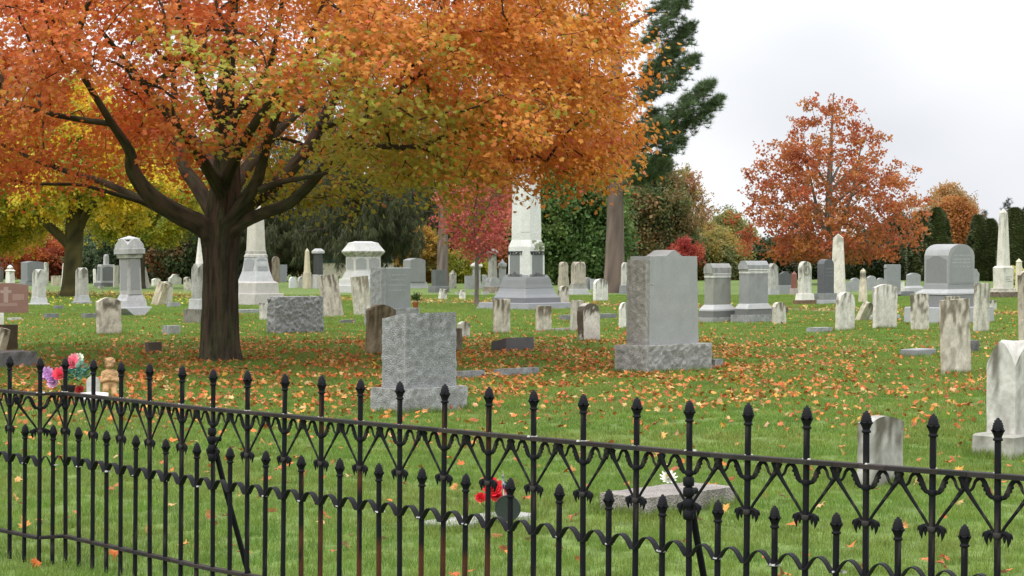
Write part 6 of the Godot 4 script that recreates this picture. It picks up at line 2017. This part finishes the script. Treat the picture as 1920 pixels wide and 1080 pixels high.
	# bushes among the stones
	broadleaf("shrub", "yellow-green round bush behind the thin red maple", "shrub", Vector3(-3.537, 0, -138.405), fork(1.8, 0.06, 1.0, 5), bark,
		func(): return egg(0.2, 2.4, 1.55, 0.4, 0.3), 120, 30, tuft, Vector3(0.22, 0.18, 0.22), scatter_palette([Color(0.24, 0.27, 0.03), Color(0.46, 0.42, 0.05)], 0.2))
	broadleaf("broadleaf_tree", "orange-yellow small tree between the grey dies and the bare conifer trunk", "tree", Vector3(-6.459, 0, -138.405), fork(3.0, 0.1, 1.5, 5), bark,
		func(): return egg(0.3, 3.9, 1.75, 0.45, 0.2), 190, 28, tuft, Vector3(0.25, 0.2, 0.25), scatter_palette([Color(0.16, 0.16, 0.03), Color(0.42, 0.24, 0.04), Color(0.52, 0.32, 0.05)], 0.22))
	broadleaf("shrub", "green and rusty bush beneath the spruces right of the tall pale column", "shrub", Vector3(-17.386, 0, -151.911), fork(2.2, 0.08, 1.5, 5), bark,
		func(): return egg(0.8, 3.2, 2.2, 0.45, 0.2), 150, 24, tuft, Vector3(0.26, 0.2, 0.26), scatter_palette([Color(0.06, 0.1, 0.025), Color(0.1, 0.13, 0.03), Color(0.34, 0.14, 0.04)], 0.22))
	broadleaf("shrub", "low yellow and orange bush at the foot of the dark green tree", "shrub", Vector3(5.844, 0, -138.405), fork(0.9, 0.05, 0.8, 4), bark,
		func(): return egg(0.1, 1.3, 1.4, 0.4, 0.2), 70, 24, tuft, Vector3(0.2, 0.15, 0.2), scatter_palette([Color(0.26, 0.24, 0.04), Color(0.5, 0.28, 0.05)], 0.2))
	broadleaf("shrub", "pale yellow flowering bush beside the tall white obelisk at far right", "shrub", far_at(1906, 536), fork(0.7, 0.03, 0.4, 4), bark,
		func(): return egg(0.2, 1.0, 0.55, 0.4, 0.2), 50, 20, tuft, Vector3(0.12, 0.1, 0.12), scatter_palette([Color(0.5, 0.5, 0.16), Color(0.7, 0.66, 0.3)], 0.2))

# a place on the flat ground given as bearing and dip from the photographer's stand
func far_at(x: float, y: float) -> Vector3:
	var dip := (y - 486.0) / 3600.0
	return Vector3((x - 960.0) / 3600.0, 0, -1) * (1.73 / dip)

# ---------------------------------------------------------------- beyond the stones

func far_things() -> void:
	var at := Vector3(-14.156, 0, -188.744)
	var h := thing("house", "low house with a brown roof and dark green window band beyond the spruces", "house", at)
	var s := Shape.new()
	s.box(Vector3(0, 0.7, 0), Vector3(13, 1.4, 6), 0.02)
	weather(s, Color(0.42, 0.4, 0.32), 9.0, 0.0)
	part("wall", s, M.plaster, h)
	s = Shape.new()
	s.col = Color(0.02, 0.06, 0.05)
	s.box(Vector3(0, 1.5, 3.0), Vector3(13.1, 0.16, 0.2), 0.02)
	s.box(Vector3(0, 2.45, 3.0), Vector3(13.1, 0.2, 0.25), 0.02)
	part("trim", s, M.paint, h)
	s = Shape.new()
	s.col = Color(0.05, 0.06, 0.055)
	s.box(Vector3(0, 1.95, 0), Vector3(12.9, 1.1, 5.9), 0.02)
	part("upper_wall", s, M.plaster, h)
	for i in 8:
		s = Shape.new()
		s.col = Color(0.02, 0.07, 0.06)
		s.box(Vector3(0, 0, 0), Vector3(1.45, 0.75, 0.1), 0.02)
		var f := part("window", s, M.paint, h)
		f.position = Vector3(-5.6 + i * 1.6, 1.97, 2.98)
		s = Shape.new()
		s.col = Color(0.05, 0.09, 0.085)
		s.box(Vector3(0, 0, 0.05), Vector3(1.25, 0.6, 0.03), 0.004)
		part("pane", s, M.glazing, f)
	s = Shape.new()
	s.loft([[2.5, 14.2, 7.4], [2.62, 14.2, 7.4], [4.3, 9.0, 0.5]], 0.03)
	weather(s, Color(0.22, 0.19, 0.155), 9.0, 0.0)
	part("roof", s, M.plaster, h)
	var first := car("blue-grey parked car partly hidden left of the barrel-arched tomb", far_at(1690, 524), 20.0)
	car("blue-grey parked car partly hidden right of the barrel-arched tomb", far_at(1850, 524), -160.0)
	if first == null:
		return

func car(label: String, at: Vector3, yaw: float) -> Node3D:
	var o := thing("parked_car", label, "car", at, yaw, 0, "cars parked beyond the stones")
	var blue := Color(0.1, 0.17, 0.26)
	var s := Shape.new()
	s.col = blue
	s.loft([[0.25, 4.3, 1.66], [0.45, 4.5, 1.78], [0.75, 4.5, 1.78], [0.9, 4.3, 1.7]], 0.12, Vector3.ZERO, 2.0)
	part("body", s, M.paint, o)
	s = Shape.new()
	s.col = blue
	s.loft([[0.88, 3.0, 1.62], [1.32, 1.9, 1.35], [1.4, 1.7, 1.2]], 0.1, Vector3(-0.2, 0, 0), 2.0)
	part("cabin", s, M.paint, o)
	s = Shape.new()
	s.col = Color(0.02, 0.025, 0.03)
	s.loft([[0.95, 2.9, 1.64], [1.28, 2.05, 1.42]], 0.08, Vector3(-0.2, 0, 0), 2.0)
	part("window", s, M.glazing, o)
	for x in [-1.35, 1.35]:
		for z in [-0.78, 0.78]:
			s = Shape.new()
			s.col = Color(0.02, 0.02, 0.02)
			s.xf = Transform3D(Basis(Vector3.RIGHT, PI / 2), Vector3(x, 0.32, z))
			s.lathe([[0.0, -0.1], [0.3, -0.1], [0.32, -0.06], [0.32, 0.06], [0.3, 0.1], [0.0, 0.1]], 16)
			var w := part("wheel", s, M.plain, o)
			s = Shape.new()
			s.col = Color(0.4, 0.4, 0.42)
			s.xf = Transform3D(Basis(Vector3.RIGHT, PI / 2), Vector3(x, 0.32, z))
			s.lathe([[0.0, -0.108], [0.18, -0.105], [0.19, 0.0], [0.18, 0.105], [0.0, 0.108]], 12)
			part("rim", s, M.paint, w)
	for z in [-0.6, 0.6]:
		s = Shape.new()
		s.col = Color(0.7, 0.7, 0.7)
		s.box(Vector3(2.2, 0.66, z), Vector3(0.12, 0.14, 0.35), 0.02)
		part("headlight", s, M.glazing, o)
	return o

# ---------------------------------------------------------------- flowers and mementoes

func petal(s: Shape, at: Vector3, d: Vector3, l: float, w: float, curl: float) -> void:
	var up := Vector3.UP if absf(d.y) < 0.9 else Vector3.RIGHT
	var side := d.cross(up).normalized() * w
	var n := side.cross(d).normalized()
	var m := at + d * l * 0.55 + n * curl * l * 0.3
	var e := at + d * l + n * curl * l
	s.tri(at, m + side, m - side)
	s.tri(m - side, m + side, e + side * 0.45)
	s.tri(m - side, e + side * 0.45, e - side * 0.45)

func rose(s: Shape, at: Vector3, r: float, tone: Color, rings := 4) -> void:
	for k in rings:
		var n := 5 + k
		for i in n:
			var a := TAU * i / n + k * 0.7
			var lift := lerpf(1.6, 0.1, float(k) / rings)
			var d := Vector3(cos(a), lift, sin(a)).normalized()
			s.col = vary(tone, 0.2)
			petal(s, at + d * r * 0.1 * k, d, r * lerpf(0.55, 1.0, float(k) / rings), r * 0.34, 0.25)

func tributes() -> void:
	# the bouquet of cloth flowers
	var at := Vector3(-5.58, 0, -24.119)
	var o := thing("bouquet", "bouquet of pink, purple and teal artificial flowers in a dark pot behind the fence", "flowers", at)
	o.scale = Vector3.ONE * 1.12
	var s := Shape.new()
	s.col = Color(0.03, 0.025, 0.025)
	s.lathe([[0.0, 0.0], [0.06, 0.0], [0.085, 0.12], [0.09, 0.13], [0.075, 0.13], [0.0, 0.11]], 14)
	part("pot", s, M.plain, o)
	s = Shape.new()
	for i in 260:
		var d := Vector3(rng.randfn() * 0.9, rng.randf_range(-0.1, 1.0), rng.randfn() * 0.7).normalized()
		var p := Vector3(0.02, 0.2, 0) + d * rng.randf_range(0.06, 0.2) + Vector3(0.05, 0.02, 0)
		s.col = vary([Color(0.06, 0.28, 0.22), Color(0.1, 0.38, 0.31), Color(0.3, 0.52, 0.44), Color(0.04, 0.14, 0.09)][rng.randi() % 4], 0.2)
		petal(s, p, (d + gauss() * 0.5).normalized(), 0.055, 0.02, 0.3)
	part("leaves", s, M.petal, o)
	for q in [[Vector3(-0.14, 0.2, 0.08), 0.055, Color(0.5, 0.28, 0.55)], [Vector3(-0.2, 0.24, 0.05), 0.055, Color(0.55, 0.34, 0.58)], [Vector3(-0.24, 0.21, 0.02), 0.045, Color(0.6, 0.3, 0.48)], [Vector3(-0.13, 0.14, 0.1), 0.05, Color(0.6, 0.4, 0.58)], [Vector3(-0.06, 0.23, 0.12), 0.062, Color(0.72, 0.1, 0.16)], [Vector3(0.06, 0.34, 0.08), 0.055, Color(0.72, 0.16, 0.24)], [Vector3(0.07, 0.39, 0.04), 0.045, Color(0.72, 0.3, 0.36)], [Vector3(0.12, 0.4, 0.02), 0.04, Color(0.65, 0.7, 0.6)], [Vector3(0.14, 0.07, 0.1), 0.04, Color(0.4, 0.03, 0.04)]]:
		s = Shape.new()
		s.xf = Transform3D(Basis(Vector3.RIGHT, 1.05), q[0] * Vector3(1.1, 1.08, 1.0))
		rose(s, Vector3.ZERO, q[1] * 1.2, q[2] * 1.25, 5)
		part("flower", s, M.petal, o)
	# white heart-topped stone and open book
	s = Shape.new()
	topped(s, 0.16, 0.06, 0.0, 0.27, 2, 0.07, -0.05, 0.004, 0.02)
	weather(s, Color(0.68, 0.7, 0.68), 9.0, 0.0)
	var e := part("memorial_stone", s, M.marble, self)
	e.transform = Transform3D(Basis(Vector3.UP, 0.3), Vector3(-5.224, 0, -23.933))
	e.set_meta("label", "small white rounded memorial between the bouquet and the child figurine")
	e.set_meta("category", "memorial")
	var bk := thing("memorial_book", "small white open stone book lying before the child figurine", "memorial", Vector3(-5.024, 0, -23.046), 12.0)
	s = Shape.new()
	for m in [-1.0, 1.0]:
		s.xf = Transform3D(Basis(Vector3(0, 0, 1), -0.1 * m) * Basis(Vector3.RIGHT, 0.45), Vector3(0.085 * m, 0.085, 0))
		s.box(Vector3.ZERO, Vector3(0.17, 0.025, 0.16), 0.005)
	weather(s, Color(0.72, 0.72, 0.74), 9.0, 0.0)
	part("pages", s, M.marble, bk)
	s = Shape.new()
	s.col = Color(0.25, 0.25, 0.3)
	for m in [-1.0, 1.0]:
		for r in 4:
			s.xf = Transform3D(Basis(Vector3(0, 0, 1), -0.1 * m) * Basis(Vector3.RIGHT, 0.45), Vector3(0.085 * m, 0.085, 0))
			s.box(Vector3(rng.randf_range(-0.01, 0.01), 0.0125, -0.05 + r * 0.03), Vector3(0.11 * rng.randf_range(0.7, 1.0), 0.002, 0.005), 0.0005)
	part("inscription", s, M.plain, bk)
	s = Shape.new()
	s.xf = Transform3D()
	s.box(Vector3(0, 0.02, 0), Vector3(0.36, 0.05, 0.18), 0.01)
	weather(s, Color(0.2, 0.18, 0.17), 9.0, 0.0)
	part("base", s, M.granite, bk)
	# kneeling child figurine
	var fig := [
		[Vector3(0, 0.425, 0.005), Vector3(0, 0.43, 0.0), 0.062, 0.06],
		[Vector3(-0.02, 0.47, 0.0), Vector3(0.02, 0.47, 0.0), 0.035, 0.035],
		[Vector3(0, 0.415, 0.058), Vector3(0, 0.408, 0.064), 0.012, 0.012],
		[Vector3(-0.022, 0.402, 0.045), Vector3(0.022, 0.402, 0.045), 0.02, 0.02],
		[Vector3(0, 0.36, 0.0), Vector3(0, 0.34, 0.0), 0.028, 0.032],
		[Vector3(-0.055, 0.315, 0.0), Vector3(0.055, 0.315, 0.0), 0.035, 0.035],
		[Vector3(0, 0.31, 0.0), Vector3(0, 0.19, 0.0), 0.068, 0.078],
		[Vector3(-0.075, 0.31, 0.0), Vector3(-0.098, 0.22, 0.02), 0.03, 0.025],
		[Vector3(-0.098, 0.22, 0.02), Vector3(-0.02, 0.235, 0.085), 0.024, 0.018],
		[Vector3(0.075, 0.31, 0.0), Vector3(0.098, 0.22, 0.02), 0.03, 0.025],
		[Vector3(0.098, 0.22, 0.02), Vector3(0.02, 0.235, 0.085), 0.024, 0.018],
		[Vector3(-0.02, 0.24, 0.088), Vector3(0.0, 0.275, 0.095), 0.017, 0.013],
		[Vector3(0.02, 0.24, 0.088), Vector3(0.002, 0.275, 0.095), 0.017, 0.013],
		[Vector3(-0.045, 0.16, 0.01), Vector3(-0.055, 0.11, 0.09), 0.045, 0.036],
		[Vector3(-0.055, 0.11, 0.09), Vector3(-0.05, 0.02, 0.075), 0.033, 0.024],
		[Vector3(0.045, 0.16, 0.01), Vector3(0.05, 0.06, 0.08), 0.045, 0.036],
		[Vector3(0.05, 0.06, 0.08), Vector3(0.05, 0.03, -0.06), 0.033, 0.024],
		[Vector3(-0.05, 0.015, 0.085), Vector3(-0.05, 0.012, 0.125), 0.02, 0.015],
		[Vector3(-0.06, 0.02, 0.0), Vector3(0.06, 0.02, 0.0), 0.03, 0.03]]
	for i in 26:   # curls
		var d := Vector3(rng.randfn(), absf(rng.randfn()) + 0.15, rng.randfn() - 0.35).normalized()
		var c := Vector3(0, 0.432, -0.002) + d * 0.06
		fig.append([c, c + Vector3(0.004, -0.004, 0), 0.017, 0.015])
	s = body(fig, Vector3(-0.15, -0.02, -0.12), Vector3(0.15, 0.53, 0.16), 0.0068, 0.018, 0.004)
	weather(s, Color(0.52, 0.32, 0.16), 0.5, 0.35, Color(0.2, 0.1, 0.04), 0.3)
	e = part("child_figurine", s, M.clay, self)
	e.transform = Transform3D(Basis(Vector3.UP, 0.25), Vector3(-4.998, 0, -23.841))
	e.set_meta("label", "tan clay figurine of a curly-haired kneeling child behind the fence at left")
	e.set_meta("category", "figurine")
	# potted flowers by the lettered stone
	o = thing("flower_pot", "terracotta pot of green leaves and pink flowers right of the lettered grey headstone", "plant pot", Vector3(-3.332, 0, -66.244))
	var k := 0.018
	s = Shape.new()
	s.col = Color(0.36, 0.1, 0.045)
	s.lathe([[0.0, 0.0], [4.0 * k, 0.0], [5.6 * k, 11 * k], [6.2 * k, 11 * k], [6.2 * k, 14 * k], [5.2 * k, 14 * k], [0.0, 12 * k]], 16)
	part("pot", s, M.clay, o)
	s = Shape.new()
	for i in 220:
		var d := Vector3(rng.randfn(), rng.randf_range(0.0, 1.4), rng.randfn()).normalized()
		s.col = vary([Color(0.05, 0.1, 0.025), Color(0.09, 0.15, 0.04), Color(0.13, 0.15, 0.04)][rng.randi() % 3], 0.25)
		petal(s, Vector3(0.02, 16 * k, 0) + d * Vector3(9, 15, 9) * k * sqrt(rng.randf()), (d + gauss() * 0.5).normalized(), 0.09, 0.03, 0.3)
	part("leaves", s, M.petal, o)
	s = Shape.new()
	for i in 7:
		rose(s, Vector3(rng.randf_range(0.1, 0.24), rng.randf_range(0.38, 0.62), rng.randf_range(-0.1, 0.12)), 0.045, Color(0.5, 0.22, 0.18), 3)
	part("flowers", s, M.petal, o)
	# red carnations on the flat marker
	o = thing("flower", "red cloth carnations behind the fence beside the bronze disc", "flowers", Vector3(-0.139, 0, -12.845))
	s = Shape.new()
	for q in [[Vector3(0.012, 0.185, 0), 0.062], [Vector3(0.035, 0.135, 0.02), 0.04], [Vector3(-0.07, 0.125, 0.01), 0.036]]:
		s.xf = Transform3D(Basis(Vector3.RIGHT, 0.95), q[0])
		rose(s, Vector3.ZERO, q[1], Color(0.75, 0.025, 0.045), 5)
	part("petals", s, M.petal, o)
	s = Shape.new()
	s.col = Color(0.06, 0.13, 0.03)
	for q in [Vector3(0.01, 0.16, 0), Vector3(0.035, 0.12, 0.02), Vector3(-0.07, 0.1, 0.01)]:
		s.tube(PackedVector3Array([Vector3(0, -0.02, 0), q * Vector3(0.4, 0.6, 0.4), q]), PackedFloat32Array([0.003, 0.003, 0.003]), 5)
	part("stem", s, M.plain, o)
	# bronze disc on its stake, and the little furled flag
	o = thing("grave_medallion", "dark round bronze disc on a thin stake standing at the flat marker", "medallion", Vector3(-0.027, 0, -12.285), -12.0)
	s = Shape.new()
	s.xf = Transform3D(Basis(Vector3.RIGHT, PI / 2), Vector3(0, 0.135, 0))
	s.col = Color(0.04, 0.055, 0.048)
	s.lathe([[0.0, -0.006], [0.08, -0.006], [0.085, -0.004], [0.085, 0.007], [0.079, 0.007], [0.077, 0.004], [0.0, 0.004]], 32)
	part("disc", s, M.polished, o)
	s = Shape.new()
	s.col = Color(0.35, 0.26, 0.14)
	s.tube(PackedVector3Array([Vector3(0.01, -0.05, -0.012), Vector3(0.01, 0.2, -0.012)]), PackedFloat32Array([0.005, 0.004]), 6)
	part("stake", s, M.plain, o)
	o = thing("flag", "small furled blue, red and white flag on a stick behind the bronze disc", "flag", Vector3(-0.038, 0, -12.334), 10.0)
	s = Shape.new()
	s.col = Color(0.6, 0.5, 0.33)
	s.tube(PackedVector3Array([Vector3(0.01, -0.03, 0), Vector3(-0.005, 0.2, 0), Vector3(-0.02, 0.37, 0)]), PackedFloat32Array([0.003, 0.003, 0.002]), 6)
	part("stick", s, M.plain, o)
	s = Shape.new()
	var g := PackedVector3Array()
	for j in 15:
		for i in 11:
			var t := j / 14.0
			var u := i / 10.0
			g.append(Vector3(-0.018 + 0.05 * u * (0.5 + t * 0.1) - 0.012 * t + 0.012 * sin(u * 9.0), 0.355 - 0.19 * (1.0 - t) - 0.075 * u * t, 0.014 * sin(u * 12.0 + t * 2.0)))
	s.grid(g, 11, 15)
	for i in s.v.size():
		var p := s.v[i]
		var field := p.y > 0.255
		s.c[i] = Color(0.025, 0.045, 0.13) if field else (Color(0.6, 0.03, 0.04) if int(floor((p.x + 0.05) * 110.0)) % 2 == 0 else Color(0.75, 0.75, 0.72))
		if field and nz.get_noise_2d(p.x * 130.0, p.y * 130.0) > 0.28:
			s.c[i] = Color(0.65, 0.68, 0.72)
	part("cloth", s, M.petal, o)
	# pale daisy behind the granite slab
	o = thing("flower", "single white and yellow cloth flower on a thin stem behind the granite slab", "flowers", Vector3(1.142, 0, -14.004))
	s = Shape.new()
	s.xf = Transform3D(Basis(Vector3.RIGHT, 0.75), Vector3(0, 0.125, 0))
	for kk in 4:
		for i in 11:
			var a := TAU * i / 11.0 + kk * 0.3
			var d := Vector3(cos(a), 0.1 + kk * 0.5, sin(a)).normalized()
			s.col = vary(Color(0.8, 0.8, 0.72) if kk < 3 else Color(0.78, 0.66, 0.14), 0.08)
			petal(s, Vector3.ZERO, d, 0.068 - kk * 0.008, 0.012, 0.3)
	part("petals", s, M.petal, o)
	s = Shape.new()
	s.col = Color(0.16, 0.25, 0.12)
	s.tube(PackedVector3Array([Vector3(0, -0.03, 0), Vector3(0.003, 0.06, 0), Vector3(0, 0.125, 0)]), PackedFloat32Array([0.003, 0.003, 0.003]), 6)
	part("stem", s, M.plain, o)

# feet of the nearest stones: centre, width, depth
const RIMS := [[Vector3(-1.077, 0, -21.781), 0.995, 0.55], [Vector3(2.32, 0, -29.469), 1.543, 0.686], [Vector3(4.453, 0, -16.938), 0.825, 0.42], [Vector3(2.809, 0, -14.661), 0.454, 0.112], [Vector3(1.081, 0, -13.271), 0.927, 0.428], [Vector3(-0.216, 0, -12.541), 0.787, 0.277], [Vector3(6.658, 0, -28.688), 0.724, 0.037], [Vector3(-5.014, 0, -44.46), 1.467, 0.277], [Vector3(1.612, 0, -40.149), 0.505, 0.181], [Vector3(-9.19, 0, -43.789), 0.605, 0.111], [Vector3(-2.354, 0, -34.266), 0.623, 0.087], [Vector3(-0.241, 0, -44.356), 0.464, 0.105], [Vector3(0.748, 0, -45.635), 0.435, 0.106], [Vector3(7.216, 0, -33.999), 0.651, 0.346], [Vector3(8.044, 0, -46.382), 0.62, 0.126], [Vector3(9.227, 0, -47.523), 0.93, 0.079]]
